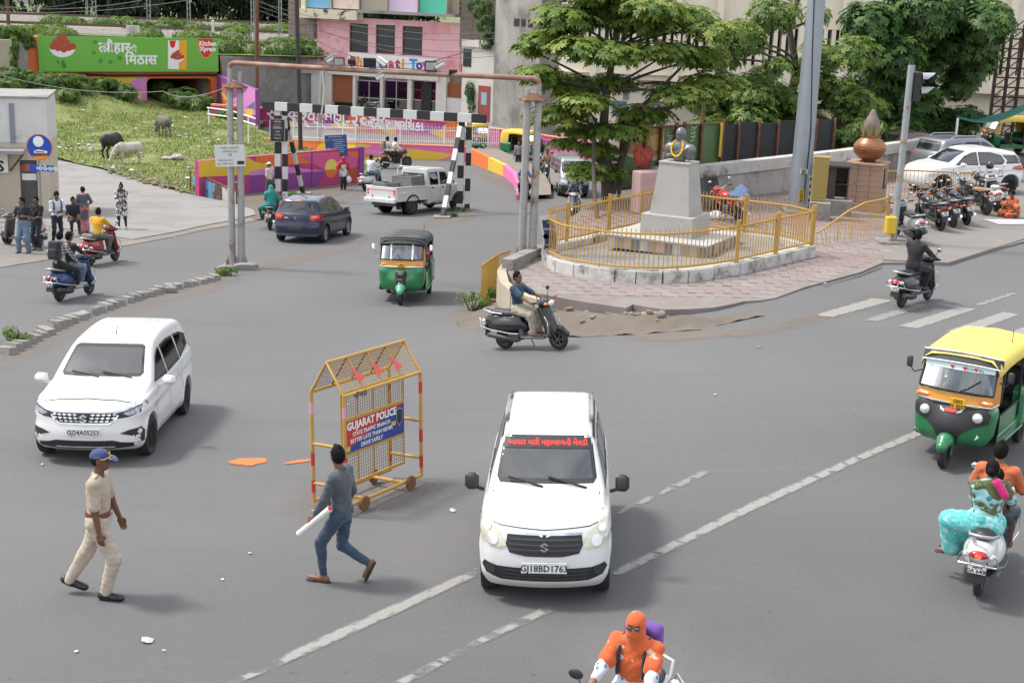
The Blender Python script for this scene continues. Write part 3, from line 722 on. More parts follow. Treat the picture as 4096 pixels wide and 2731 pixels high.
sh=[('orange',q([(800,1380),(1350,1440),(1350,1560),(800,1560)])),('lilac',q([(900,1385),(1150,1375),(1350,1440),(1050,1420)])),('yellow',q([(1350,1360),(1850,1420),(1600,1490),(1350,1480)])),('violet',q([(1350,1480),(1620,1490),(1900,1500),(1900,1600),(1350,1600)])),('lilac',q([(1620,1490),(1850,1440),(1900,1500),(1750,1510)])),('pink',q([(830,1290),(1350,1350),(1350,1440),(1150,1380)])),('yellow',q([(820,1290),(1070,1340),(900,1385),(820,1370)])),('straw',disc(fc.P(*c2(1268,1415)),.36))]
fcB,rootB,putB=mural('mural_parapet',frontB,frontC,-3.6,zt2,.25,sh,'pink and yellow geometric mural parapet carrying the white railing','pink',coping=.05)
fc=Face(frontA,frontB);q=lambda lst:[fc.P(*c2(*p))for p in lst]
sh=[('orange',[(0,-4),(fc.len*.7,-4),(fc.len*.7,zt2),(0,zt2)]),('peach',[(fc.len*.15,zt2-.35),(fc.len*.8,zt2),(0,zt2)]),('yellow',[(fc.len*.7,-3),(fc.len,-3),(fc.len,zt2),(fc.len*.75,zt2)])]
fcB2,rootB2,_=mural('ramp_parapet',frontA,frontB,-3.6,zt2,.25,sh,'orange and yellow parapet beside the grass field','orange',coping=.05)
for o in rootB2.children:
 for vv in o.data.vertices:
  t=max(0.,min(1.,(Ve(frontB)-Ve((vv.co.x,vv.co.y))).length/fcB2.len));vv.co.z-=1.*t
nose=[(FB.x,FB.y)]
for px,py in((1960,680),(2020,705),(2060,735),(2078,770),(2076,800)):p=T(px,py);nose.append((p.x,p.y))
def nz(x,y):
 t=(y-nose[-1][1])/(nose[0][1]-nose[-1][1]);return tz(x,y)+.25+(zt2-tz(nose[0][0],nose[0][1])-.25)*max(0,min(1,t))**.8
o=strip_wall('nose_wall',nose,tz,nz,.25,[P_('pink'),P_('orange'),P_('yellow')]);tag(o,'curved pink parapet end sloping down beside the road','wall')
for i,p in enumerate(o.data.polygons):p.material_index=[1,2,0,0,0][min(4,i//6)]
ni=[(x+1.5,y+.7)for x,y in nose]
sheet('median_island',nose+ni[::-1],lambda x,y:nz(x,y)-.08,mat((.22,.185,.155),.9,var=.15,scale=2,coords='World'),0.,.5)
def railing():
 root=empty('picket_railing',(frontB[0],frontB[1],zt2),0,'white hooped picket railing on top of the mural parapet','railing');inv=Mx.Translation(-Ve(root.location))
 P0=Ve((FA.x-6.,FA.y+6.3));Pm=Ve(frontB);Pe=Ve(frontC)+Ve((1.7,.8));h=1.
 dz=lambda p:1.*max(0.,min(1.,(Pm-p).length/fcB2.len))if p.x<Pm.x else 0.
 mp=MB();N=5
 for x0 in(-.05,.05):mp.cyl((x0,0,0),(x0,0,h-.05),.013,n=5)
 mp.tube([(-.05,0,h-.05),(-.03,0,h-.012),(0,0,h),(.03,0,h-.012),(.05,0,h-.05)],.013,5)
 pm=mp.mesh('picket',M_WHITE,60);rl=MB();k=0
 for a,b in((P0,Pm),(Pm,Pe)):
  d=(b-a);n=int(d.length/.205);ang=atan2(d.y,d.x)
  for i in range(n):
   p=a+d*(i+.5)/n;o=link('picket',pm,root);pos(o,(p.x-root.location.x,p.y-root.location.y,.06-dz(p)),(0,0,ang));k+=1
  for z in(.16,.8):rl.bar((a.x,a.y,zt2+.05+z-dz(a)),(b.x,b.y,zt2+.05+z-dz(b)),.03)
  for i in range(0,n,12):
   p=a+d*(i)/n;ps=MB().bar((p.x,p.y,zt2-dz(p)),(p.x,p.y,zt2+1.15-dz(p)),.06);o=sub(root,ps,'post',M_WHITE)
 o=sub(root,rl,'rail',M_WHITE)
railing()
STREET=-2.95
mA=SY(1010,450,97.5);mB=SY(1880,530,92.);mA=(mA.x-3,mA.y+.6);mB=(mB.x+.4,mB.y)
fc=Face(mA,mB);zt3=fc.P(*c2(900,1062))[1];q=lambda lst:[fc.P(*c2(*p))for p in lst]
sh=[('rose',q([(860,1060),(1750,1150),(1750,1300),(860,1200)])),('yellow',q([(1080,1165),(1285,1170),(1285,1245),(1160,1210)])),('orange',q([(1060,1215),(1120,1175),(1240,1240),(1060,1230)])),('violet',q([(1380,1170),(1740,1150),(1740,1190),(1600,1240),(1420,1210)])),('yellow',q([(1585,1215),(1740,1180),(1740,1275),(1690,1260)])),('pink',q([(1450,1240),(1700,1260),(1740,1290),(1450,1290)])),('blue',q([(690,1130),(800,1070),(855,1080),(855,1110),(760,1110)])),('yellow',q([(690,1160),(760,1100),(855,1115),(855,1190)])),('violet',q([(260,1040),(700,1060),(760,1100),(600,1170),(300,1160)])),('orange',disc(fc.P(*c2(935,1130)),.75)),('violet',q([(960,1110),(980,1130),(930,1190),(900,1170)])),('orange',disc(fc.P(*c2(1800,1200)),.65)),('yellow',q([(270,1120),(420,1080),(420,1160),(270,1150)])),('rose',q([(420,1060),(640,1050),(640,1130),(420,1150)]))]
fcC,rootC,putC=mural('lettered_wall',mA,mB,-4.2,zt3,.3,sh,'magenta mural wall with white lettering below the shop street','magenta',coping=.12)
inv=Mx.Translation(-Ve(rootC.location))
def keepinv(o,root):o.matrix_parent_inverse=Mx.Translation(-Ve(root.location));return o
for body,cx,cy,sz in(('સ્વચ્છ',100,1085,1.25),('સર્વેક્ષણ-૨૦૨૪',310,1118,1.25),('મહેસાણા',965,1158,.86),('મહાનગર',1122,1172,.86),('પાિલકા',1285,1186,.86)):
 a,z=fcC.P(*c2(cx,cy));keepinv(text(body,sz,M_WHITE,rootC,facing(fcC.W(a,z,.04),fcC.d,(0,0,1)),bold=.02,squeeze=.92),rootC)
rA=SY(*c2(2110,1260),89);rB=SY(*c3(830,1390),82);fc=Face((rA.x,rA.y),(rB.x,rB.y));q=lambda lst:[fc.P(*c3(*p))for p in lst]
zt4=fc.P(*c3(400,1265))[1]
sh=[('violet',q([(0,1280),(300,1290),(480,1330),(200,1420),(0,1380)])),('yellow',q([(350,1330),(580,1298),(580,1380),(470,1350)])),('violet',q([(590,1300),(900,1330),(900,1400),(600,1340)])),('pink',q([(200,1420),(480,1340),(560,1390),(560,1420)])),('lilac',q([(240,1340),(350,1320),(470,1345),(250,1380)]))]
fcD,rootD,putD=mural('street_mural_wall',(rA.x,rA.y),(rB.x,rB.y),-4.,zt4,.25,sh,'low magenta and violet mural wall behind the walking man','rose',coping=.06)
sheet('shop_street',[Ve(mA),Ve(mB),Ve((rA.x,rA.y+.3)),Ve((rB.x,rB.y+.3)),Ve((40,82)),Ve((40,130)),Ve((-22,130)),Ve((-17,103))],lambda x,y:STREET,M_CONC,0.,3.)
PL=SY(60,400,97.2);PR=SY(868,400,105.);fp=Face((PL.x,PL.y),(PR.x,PR.y))
ztop=fp.P(150,160)[1]+.2
ox0,oz1=fp.P(*c1(1345,722));ox1=fp.P(*c1(1940,722))[0]
portal=empty('underpass_portal',(PL.x,PL.y,-5),0,'orange painted underpass portal with a dark rounded opening','portal')
def pput(mb,nm,m,sm=None):return sub(portal,mb,nm,m,sm)
mb=MB();hole=[(ox0,-6),(ox0,oz1-.3),(ox0+.12,oz1-.08),(ox0+.35,oz1),(ox1-.35,oz1),(ox1-.12,oz1-.08),(ox1,oz1-.3),(ox1,-6)]
fp.poly(mb,[(0,-6),(ox0,-6)]+[h for h in hole[1:4]]+[(ox0+.35,ztop),(0,ztop)],-1.,0);fp.poly(mb,[(ox0+.35,oz1),(ox1-.35,oz1),(ox1-.35,ztop),(ox0+.35,ztop)],-1.,0);fp.poly(mb,[(ox1-.35,oz1)]+hole[5:7]+[(ox1,-6),(fp.len,-6),(fp.len,ztop),(ox1-.35,ztop)],-1.,0)
pput(mb,'wall',P_('orange'))
def pshape(col,px):
 p=[fp.P(*c1(*a))for a in px];ar=sum(p[i][0]*p[(i+1)%len(p)][1]-p[(i+1)%len(p)][0]*p[i][1]for i in range(len(p)))
 if ar<0:p=p[::-1]
 mb=MB();pshape.k+=1;mb.add([fp.W(a,z,.004+.001*pshape.k)for a,z in p],[tuple(range(len(p)))]);pput(mb,'painted_shape',P_(col))
pshape.k=0
pshape('yellow',[(850,700),(1345,705),(1345,1300),(850,1300)]);pshape('lilac',[(1290,706),(1345,706),(1345,1300),(850,1300),(850,1000),(1050,835)]);pshape('straw',[(1190,870),(1240,840),(1290,850),(1300,900),(1190,905)])
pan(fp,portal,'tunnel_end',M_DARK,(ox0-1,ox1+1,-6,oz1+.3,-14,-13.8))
pan(fp,portal,'tunnel_side',M_BARE,(ox0-.3,ox0,-6,oz1+.3,-14,-1.))
pan(fp,portal,'tunnel_side',mat((.5,.47,.43),.8,var=.1,scale=2,dirt=(.65,.22,.06),dscale=.35,dlo=.5,dhi=.56),(ox1,ox1+.3,-6,oz1+.3,-14,-1.))
pan(fp,portal,'tunnel_roof',M_BARE,(ox0-.3,ox1+.3,oz1,oz1+.3,-14,-1.))
mb=MB()
for y0,pxs in((676,[(720,676),(1000,692),(1400,690),(2000,684)]),(684,[(740,684),(1050,698),(1500,694),(1990,690)])):
 mb.tube([fp.W(*fp.P(*c1(*p)),.12)for p in pxs],.06,6)
pput(mb,'conduit',M_BLACK)
wA=fp.W(fp.len,0);wB=SY(*c1(2345,1000),92.5);fw_=Face((wA.x,wA.y),(wB.x,wB.y));q=lambda lst:[fw_.P(*c1(*p))for p in lst]
fcW,rootW,_=mural('wing_wall',(wA.x,wA.y),(wB.x,wB.y),-5,fw_.P(*c1(1990,690))[1],.3,[('lilac',q([(1970,1000),(2350,1060),(2350,700),(2250,850)])),('orange',disc(q([(2055,895)])[0],1.)),('yellow',q([(2020,850),(2050,850),(2090,910),(2070,925)])),('blue',q([(2260,990),(2340,930),(2340,1010)])),('yellow',q([(2250,1010),(2320,1000),(2320,1070),(2250,1060)]))],'violet wing wall of the underpass with an orange disc','violet')
hr=empty('stair_handrail',SY(*c1(2000,1040),90),0,'white pipe handrail by the violet wing wall','railing')
for dy in(0,58):
 mb=MB().tube([SY(*c1(1905,990+dy),92),SY(*c1(2120,1018+dy),88),SY(*c1(2345,1090+dy),82)],.045,6);o=sub(hr,mb,'rail',M_WHITE)
for x,y,Yd in((1915,990,92),(2110,1018,88),(2280,1065,84)):
 p=SY(*c1(x,y),Yd);sub(hr,MB().cyl(p,p-Ve((0,0,2.2)),.045,n=6),'post',M_WHITE)
BA=fp.A+fp.n*.35;fb=Face((BA.x,BA.y),(BA+fp.d*10).to_tuple()[:2])
b0,bz1=fb.P(*c1(345,330));b1,_z=fb.P(*c1(2000,355));bz0=fb.P(*c1(1200,660))[1];bz1=fb.P(*c1(1200,345))[1]
bb=empty('billboard',fb.W(b0,bz0),0,'long green billboard with sweets in a bowl above the underpass','billboard')
def bput(mb,nm,m,sm=None):return sub(bb,mb,nm,m,sm)
M_BGREEN=flat((.145,.43,.055),.5)
pan(fb,bb,'panel',M_BGREEN,(b0,b1,bz0,bz1,-.1,.05))
def bpoly(px,m,nm='print',out=.056,sc=c1):
 p=[fb.P(*sc(*a))for a in px];ar=sum(p[i][0]*p[(i+1)%len(p)][1]-p[(i+1)%len(p)][0]*p[i][1]for i in range(len(p)))
 if ar<0:p=p[::-1]
 mb=MB();mb.add([fb.W(a,z,out)for a,z in p],[tuple(range(len(p)))]);bput(mb,nm,m)
def circ(cx,cy,r,ry=None,a0=0,a1=360,n=20):return[(cx+r*cos(rad(a0+(a1-a0)*i/n)),cy+(ry or r)*sin(rad(a0+(a1-a0)*i/n)))for i in range(n)]
M_SWEET=mat((.42,.06,.035),.5,var=.25,scale=3);M_BRED=flat((.62,.02,.025),.5);M_BYEL=flat((.8,.37,.03),.5);M_DGREEN=flat((.05,.19,.04),.5)
def bowl(cx,cy,w,o):
 bpoly([(cx-w,cy)]+[(cx+w*cos(rad(t)),cy+w*.75*sin(rad(t)))for t in range(0,181,15)],M_WHITE,'bowl_print',o)
 for i,(dx,dy)in enumerate(((-.75,-.1),(-.35,.02),(.1,.12),(.5,0.),(.8,-.1),(-.55,-.42),(-.1,-.38),(.35,-.4),(-.3,-.62),(.1,-.85))):
  bpoly(circ(cx+dx*w,cy+dy*w,w*.27,n=14),M_SWEET,'sweet_print',o+.002+.001*i)
bowl(572,440,118,.058);bpoly([(570,545),(590,570),(610,620),(580,632),(560,600)],M_DGREEN,'leaf_print',.057);bpoly([(515,560),(530,548),(548,575),(540,590)],M_DGREEN,'leaf_print',.057)
for cx,cy,r in((870,390,22),(858,487,20),(922,560,24),(1012,572,22),(1097,535,24)):bpoly(circ(cx,cy,r,n=9),flat((.06,.28,.04),.5),'icon_print',.057)
bpoly([(1540,374),(1640,374),(1640,638),(1540,634)],M_WHITE,'packet_print',.057);bpoly([(1640,374),(1712,374),(1712,640),(1640,638)],M_BYEL,'packet_print',.057)
bpoly([(1553,376),(1612,376),(1605,430),(1582,445),(1562,430)],M_BRED,'emblem_print',.058);bowl(1625,530,62,.06)
bpoly([(1808,356),(1962,358),(1952,430),(1935,500),(1905,532),(1885,536),(1862,525),(1835,480),(1818,420)],M_BYEL,'emblem_print',.057)
bpoly([(1812,356),(1957,358),(1947,430),(1930,495),(1903,526),(1885,530),(1866,520),(1840,478),(1823,420)],M_BRED,'emblem_print',.058)
bpoly([(1966,368),(1988,368),(1988,390),(1966,390)],flat((.05,.3,.25),.5),'mark_print',.057)
def btext(body,px,py,size,**kw):
 a,z=fb.P(*c1(px,py));o=text(body,size,M_WHITE,bb,facing(fb.W(a,z,.064),fb.d,(0,0,1)),**kw);keepinv(o,bb)
btext('त',905,478,.96,bold=.03);btext('यौहार',938,478,.96,bold=.03);btext('की',1182,478,.55,bold=.016);btext('िमठास',1150,590,.96,bold=.03)
btext('Kitchen',1826,420,.46,bold=.02,squeeze=.92);btext('Xpress',1832,470,.46,bold=.02,squeeze=.92)
mb=MB();gA=SY(*c1(-160,340),94);gB=SY(*c1(248,350),96.5);fg=Face((gA.x,gA.y),(gB.x,gB.y))
fg.slab(mb,0,fg.len,-3.5,fg.P(*c1(140,345))[1],-.3,0);o=mb.bd('concrete_wall',M_BARE);tag(o,'grey concrete panel wall at the left of the orange portal','wall')
for sx in(145,):
 a,_=fg.P(*c1(sx,500));mb=MB();fg.slab(mb,a-.03,a+.03,-3.3,fg.P(*c1(140,350))[1],0.,.03);o2=mb.bd('panel_joint',M_DARK,o)
mb=MB();a0,_=fg.P(*c1(-90,400));a1,_=fg.P(*c1(35,400));fg.slab(mb,a0,a1,-3.5,fg.P(*c1(10,360))[1],.6,1.);o=mb.bd('cream_wall',M_CREAMW);tag(o,'cream wall edge with creeper in front of the concrete panel wall','wall')
RAIL=.85
def rail_z(x,y):return RAIL+.012*(y-105)
M_GRASSFAR=mat((.13,.17,.055),.95,var=.3,scale=.4,coords='World',dirt=(.2,.18,.11),dscale=.15)
rp=[fp.W(0,0,-1.).xy+Ve((-60,2)),fp.W(0,0,-1.).xy,fp.W(fp.len,0,-1.).xy,Ve((-14.,108)),Ve((-10.6,112.5)),Ve((-3,140)),Ve((60,150)),Ve((300,420)),Ve((-300,420)),Ve((-200,110))]
sheet('railway_ground',rp,rail_z,M_GRASSFAR,0.,12.)
rwA=(wA.x+.3,wA.y+.6);rwB=SY(1262,300,110);frw=Face(rwA,(rwB.x,rwB.y))
mb=MB();frw.slab(mb,0,frw.len,-4.5,frw.P(1000,226)[1],-.4,0);o=mb.bd('railway_retaining_wall',M_BARE);tag(o,'stained concrete retaining wall below the railway ballast','wall')
M_BALLAST=mat((.3,.275,.25),.95,var=.45,scale=5,coords='World',bump=.8,bscale=9)
M_RAILM=mat((.13,.085,.065),.55,.5,var=.1)
def track(Y0,sl,x0=-120,x1=60,nm='railway_track',label=''):
 def yy(x):return Y0+sl*(x+14)
 root=empty(nm,(0,Y0,RAIL),0,label,'railway track');inv_=Mx.Translation(-Ve(root.location))
 mb=MB();z0=rail_z(0,Y0)
 mb.add([(x0,yy(x0)-2.2,z0-.3),(x1,yy(x1)-2.2,z0-.3),(x1,yy(x1)-1.4,z0+.45),(x0,yy(x0)-1.4,z0+.45),(x0,yy(x0)+1.6,z0+.45),(x1,yy(x1)+1.6,z0+.45),(x1,yy(x1)+2.4,z0-.3),(x0,yy(x0)+2.4,z0-.3)],[(0,1,2,3),(3,2,5,4),(4,5,6,7)])
 o=sub(root,mb,'ballast_bed',M_BALLAST)
 for dd in(-.84,.84):
  sub(root,MB().bar((x0,yy(x0)+dd,z0+.62),(x1,yy(x1)+dd,z0+.62),.07,.17),'rail',M_RAILM)
 sm=MB().box((0,0,0),(.25,2.6,.18)).mesh('sleeper',M_BARE)
 for i in range(60):
  x=-36+i*.62
  o=link('sleeper',sm,root);o.location=(x,yy(x)-Y0,z0+.45-RAIL)
track(112.,.05,label='railway track with pale ballast above the concrete retaining wall')
track(131.,.05,label='second railway track beyond the grassy strip')
track(150.,.05,label='third railway track near the dark trees')
qA=SY(1235,400,109.);qB=SY(1850,440,103.8);fk=Face((qA.x,qA.y),(qB.x,qB.y))
KP=lambda x,y:fk.P(*c2(x,y))
shop=empty('pink_shop_building',(qA.x,qA.y,STREET),0,'weathered pink shop building with coloured balcony boxes and shutters','building')
def kput(mb,nm,m,sm=None):return sub(shop,mb,nm,m,sm)
M_PINKW=mat((.76,.46,.49),.9,var=.12,scale=.7,bump=.25,bscale=8,dirt=(.62,.17,.2),dscale=.35,dlo=.5,dhi=.66)
M_BRICKG=mat((.24,.2,.175),.95,var=.2,scale=3,bump=.4,dirt=(.13,.115,.1),dscale=1)
x0,zt=KP(560,150);x1,_=KP(1878,140);_,zsh=KP(1000,660);xs0,_=KP(690,900);zg=STREET
w=[KP(858,220)[0],KP(1030,220)[0],KP(1100,230)[0],KP(1278,230)[0],KP(1345,240)[0],KP(1530,240)[0]];wz0=[KP(900,475)[1],KP(1190,495)[1],KP(1440,512)[1]];wz1=[KP(900,220)[1],KP(1190,232)[1],KP(1440,245)[1]]
mb=MB();M3k=fk
zwt,zwb=max(wz1),min(wz0)
fk.slab(mb,x0,x1,zwt,zt,-.4,0);fk.slab(mb,x0,x1,zsh,zwb,-.4,0)
for a,b in((x0,w[0]),(w[1],w[2]),(w[3],w[4]),(w[5],x1)):fk.slab(mb,a,b,zwb,zwt,-.4,0)
kput(mb,'wall',M_PINKW)
M_WGLASS=mat((.035,.042,.045),.22,var=.3,scale=2,spec=.6)
for i in range(3):
 mb=MB();a,b=w[2*i],w[2*i+1];fk.slab(mb,a,b,wz0[i],wz1[i],-.22,-.18);g=kput(mb,'window',M_WGLASS)
 mb=MB()
 for(p,q2,r,s_)in((a,a+.06,zwb,zwt),(b-.06,b,zwb,zwt),(a+.06,b-.06,zwt-.06,zwt),(a+.06,b-.06,zwb,zwb+.06)):fk.slab(mb,p,q2,r,s_,-.18,-.13)
 o=mb.bd('frame',mat((.07,.05,.04),.7),g);
for col,xa,xb,yb in((((.18,.42,.6)),512,742,70),((.72,.58,.52),755,1000,78),((.36,.34,.27),1010,1255,92),((.66,.52,.68),1262,1535,110),((.1,.55,.4),1545,1800,118)):
 a,z=KP(xa,yb);b,_=KP(xb,yb);pan(fk,shop,'balcony_panel',mat(col,.85,var=.1,scale=1.2,dirt=tuple(c*.55 for c in col),dscale=.8,dlo=.6,dhi=.85),(a,b,z,z+3.2,.45,.75))
 mb=MB();a2,_=KP(xb+6,yb);fk.slab(mb,b,a2,z-.1,z+3.2,.3,.95);kput(mb,'fin',M_CREAMW)
a,z=KP(470,150);b,z1=KP(990,95);pan(fk,shop,'balcony_slab',mat((.62,.57,.44),.9,var=.12,scale=1,dirt=(.06,.06,.055),dscale=1.6,dlo=.55,dhi=.62),(a,b,z-.1,KP(700,88)[1],.1,1.1))
a,z=KP(1000,130);b,_=KP(1880,140);pan(fk,shop,'balcony_slab',M_BARE,(a,b,KP(1440,140)[1],KP(1440,112)[1],0,.95))
pan(fk,shop,'upper_wall',M_CREAMW,(KP(470,50)[0],x1,KP(1000,100)[1],KP(1000,-80)[1],-.4,.28))
pan(fk,shop,'fin',mat((.72,.66,.38),.85,var=.08),(KP(474,0)[0],KP(512,0)[0],KP(500,90)[1],KP(500,-80)[1],.28,.95))
def brick_pier(xa,ya,xb,yb,nc,out0,nm):
 a,zt_=KP(xa,ya);b,zb_=KP(xb,yb);p=pan(fk,shop,'brick_pier',M_BRICKG,(a,b,zb_,zt_,-.4,out0))
 bl=(b-a)/3
 bmx=MB().box((0,0,0),(bl*.97,.1,.17),bev=.012).mesh('brick',M_BRICKG);hgt=(zt_-zb_)/nc
 for i in range(nc):
  for j in range(3+i%2):
   ss=a+bl*(j+.5-.5*(i%2));ss=min(max(ss,a+bl*.5),b-bl*.5)if i%2 else ss
   if i%2 and j in(0,3):ss=a+bl*.35 if j==0 else b-bl*.35
   o=link('brick',bmx,p);pos(o,fk.W(ss,zb_+hgt*(i+.5),out0+.03+random.uniform(-.015,.03)),(0,0,fk.rz()))
   if i%2 and j in(0,3):o.scale=(.5,1,1)
 return p
brick_pier(305,-60,545,360,19,.1,'l');brick_pier(1885,-60,2225,440,22,.05,'r')
pan(fk,shop,'back_wall',M_BARE,(KP(500,700)[0],x1+.1,zg-.3,zsh,-3.2,-3.))
M_PILL=mat((.6,.57,.52),.9,var=.1,scale=1.5,dirt=(.2,.19,.17),dscale=1.3,dlo=.58,dhi=.8)
for a_,b_ in((660,690),(886,912),(1136,1162),(1388,1425),(1650,1680),(1680,1745),(1895,1945)):
 a,_=KP(a_,850);b,_=KP(b_,850);pan(fk,shop,'pillar',M_PILL,(a,b,zg-.3,zsh,-.5,-.02))
pan(fk,shop,'lintel',M_PILL,(KP(660,680)[0],KP(1680,740)[0],KP(1150,712)[1],zsh,-.4,.1))
M_SHUT=mat((.34,.115,.05),.75,.1,var=.15,scale=2,dirt=(.16,.09,.06),dscale=1.5)
def shutter(xa,xb,yt,yb):
 a,z1_=KP(xa,yt);b,z0_=KP(xb,yb);p=pan(fk,shop,'shutter',M_SHUT,(a,b,z0_,z1_,-.34,-.3))
 n=int((z1_-z0_)/.085);sl=MB().box((0,0,0),(b-a,.045,.07),bev=.02).mesh('slat',M_SHUT)
 for i in range(n):
  o=link('slat',sl,p);pos(o,fk.W((a+b)/2,z0_+(i+.5)*.085,-.29),(0,0,fk.rz()))
shutter(690,886,675,950);shutter(1742,1898,760,905)
a,_=KP(1742,900);b,_=KP(1898,900);pan(fk,shop,'stall_wall',M_WHITEW,(a,b,zg-.3,KP(1800,905)[1],-.45,-.12))
M_ALU=flat((.5,.5,.5),.4,metal=.6)
GL=gmat('shop_glass',(.8,.85,.85),.35)
for xa,xb in((912,1136),(1162,1388),(1425,1650)):
 a,zt_=KP(xa,735);b,_=KP(xb,735);g=pan(fk,shop,'shop_window',GL,(a,b,zg,zt_,-.32,-.305))
 fr=MB()
 for z in(zg+.05,zt_-.03,zg+(zt_-zg)*.42):fk.slab(fr,a,b,z-.03,z+.03,-.3,-.27)
 for s_ in((a+.03),(a+b)/2,b-.03):fk.slab(fr,s_-.025,s_+.025,zg,zt_,-.303,-.25)
 fr.bd('frame',M_ALU,g)
sh_cols=[(.05,.12,.6),(.6,.04,.03),(.75,.4,.05),(.05,.35,.12),(.7,.7,.68),(.4,.05,.35),(.02,.02,.03),(.1,.4,.55)]
for i in range(46):
 xa=random.choice((random.uniform(930,1120),random.uniform(1180,1370),random.uniform(1180,1370),random.uniform(1600,1640)));a,_=KP(xa,800);lvl=random.choice((0.,.55,1.15,1.65));s_=random.uniform(.12,.38)
 mb=MB();c=fk.W(a,zg+lvl+s_/2+.02,-.75-random.uniform(0,.4))
 if i%2:mb.box(c,(s_,s_*.6,s_),fk.rz(),bev=.03)
 else:mb.ell(c,(s_*.5,s_*.5,s_*.5),8)
 o=mb.bd('toy',flat(sh_cols[i%8],.4),None,60);tag(o,'small bright toy on the shelves behind the shop window','toy','toys in the shop window')
for z in(.5,1.1,1.6):
 pan(fk,shop,'shelf',M_WHITE,(KP(915,800)[0],KP(1385,800)[0],zg+z,zg+z+.04,-1.25,-.55))
pan(fk,shop,'door',M_DARK,(KP(1505,760)[0],KP(1600,760)[0],zg,KP(1550,760)[1],-.27,-.24))
p=fk.W(*KP(1604,778),-.6);o=MB().cyl(p,p+Ve((.25,0,-.28)),.03).bd('tube_lamp',mat((1,1,1),.5,var=0,emit=(1,1,1),estr=4),None);tag(o,'lit white tube lamp inside the toy shop','lamp')
a0,zz1=KP(850,485);a1,zz0=KP(1680,660)
sg=empty('shop_sign',fk.W(a0,zz0),0,'white toy shop sign board with rainbow coloured letters','sign')
mb=MB();fk.poly(mb,[KP(850,625),KP(1680,668),KP(1680,545),KP(850,482)],.02,.12);sub(sg,mb,'board',M_WHITE)
lc=[('B',870,(.55,.03,.04)),('h',932,(.8,.3,.02)),('a',1002,(.12,.42,.08)),('g',1062,(.02,.25,.75)),('w',1128,(.1,.06,.35)),('a',1225,(.6,.03,.12)),('t',1290,(.35,.03,.03)),('i',1345,(.8,.3,.02)),('T',1418,(.02,.3,.75)),('o',1476,(.1,.05,.35)),('y',1540,(.6,.03,.12)),('s',1608,(.4,.03,.03))]
for ch,xx,c in lc:
 a,z=KP(xx,605+(xx-870)*.048);o=text(ch,1.,flat(c,.4),sg,facing(fk.W(a,z,.14),fk.d,(0,0,1)),bold=.05);keepinv(o,sg)
mb=MB()
fk.poly(mb,[(KP(500,690)[0],zg-.3),(KP(665,690)[0],zg-.3),(KP(665,640)[0],zsh),(KP(560,645)[0],zsh),(KP(500,690)[0],KP(500,690)[1])],-.6,-.1);kput(mb,'side_wall',M_WHITEW)
pan(fk,shop,'pale_parapet',mat((.52,.42,.48),.9,var=.1,scale=1),(KP(340,600)[0],KP(560,600)[0],KP(400,672)[1],KP(400,520)[1],-.35,-.05))
M_GREYW=mat((.36,.345,.32),.95,var=.2,scale=.6,bump=.35,bscale=6,dirt=(.15,.145,.135),dscale=.3,dlo=.42,dhi=.62)
ga,gb=SY(*c2(1885,600),103.2),SY(*c2(2205,600),101.);fr1=Face((ga.x,ga.y),(gb.x,gb.y));RP=lambda x,y:fr1.P(*c2(x,y))
pas=empty('passage_block',(ga.x,ga.y,STREET),0,'shabby block with a red door between pink shop and grey wall','building')
def rput(mb,nm,m,sm=None):return sub(pas,mb,nm,m,sm)
pan(fr1,pas,'wall',M_PILL,(0,fr1.len,RP(2000,435)[1],RP(2000,435)[1]+.5,-.5,.02),(0,fr1.len,STREET-.3,RP(2000,435)[1],-.5,-.1))
pan(fr1,pas,'window',M_WGLASS,(RP(1898,440)[0],RP(1972,440)[0],RP(1940,615)[1],RP(1940,450)[1],-.1,-.07))
pan(fr1,pas,'door',mat((.3,.06,.055),.7,var=.15,scale=2),(RP(2040,790)[0],RP(2145,790)[0],STREET,RP(2090,790)[1],-.1,-.04))
pan(fr1,pas,'poster',mat((.25,.4,.45),.6,var=.3,scale=3),(RP(2065,850)[0],RP(2118,850)[0],RP(2090,965)[1],RP(2090,850)[1],-.04,-.03))
pan(fr1,pas,'poster',mat((.35,.6,.7),.6,var=.3,scale=3),(RP(1912,850)[0],RP(1958,850)[0],RP(1930,930)[1],RP(1930,850)[1],-.1,-.08))
ha,hb=SY(*c2(2190,600),99.),SY(*c3(250,600),93.);fr2=Face((ha.x,ha.y),(hb.x,hb.y))
mb=MB();fr2.slab(mb,-.1,fr2.len,STREET-.5,14,-6,0);o=mb.bd('grey_block',M_GREYW);tag(o,'tall grey block streaked with black mould and creepers','building')
for(xa,ya,xb,yb)in((20,240,70,175),(86,240,126,180),(150,250,195,185)):
 a,z0_=fr2.P(*c3(xa,ya));b,z1_=fr2.P(*c3(xb,yb));mb=MB();fr2.slab(mb,a,b,z0_,z1_,0.,.03);w_=mb.bd('vent_window',M_DARK,o)
fB=Face((2.2,85.5),(60,84.));BP=lambda x,y:fB.P(*c3(x,y))
cream=empty('cream_building',(2.2,85.5,STREET),0,'large cream building with vertical concrete fins behind the trees','building')
def cput(mb,nm,m,sm=None):return sub(cream,mb,nm,m,sm)
M_CREAMB=mat((.76,.7,.57),.9,var=.07,scale=.6,bump=.1,dirt=(.4,.35,.27),dscale=.35,dlo=.55,dhi=.8)
zs=BP(1100,735)[1];zw0=BP(1100,560)[1];zw1=BP(1100,395)[1]+1.2
pan(fB,cream,'lower_wall',M_CREAMB,(0,fB.len,-4,zs,-4,-1.))
pan(fB,cream,'upper_wall',M_CREAMB,(0,fB.len,zs,zw0,-4,0),(0,fB.len,zw1,16,-4,0))
pan(fB,cream,'window_band',M_WGLASS,(0,fB.len,zw0,zw1,-4,-1.2))
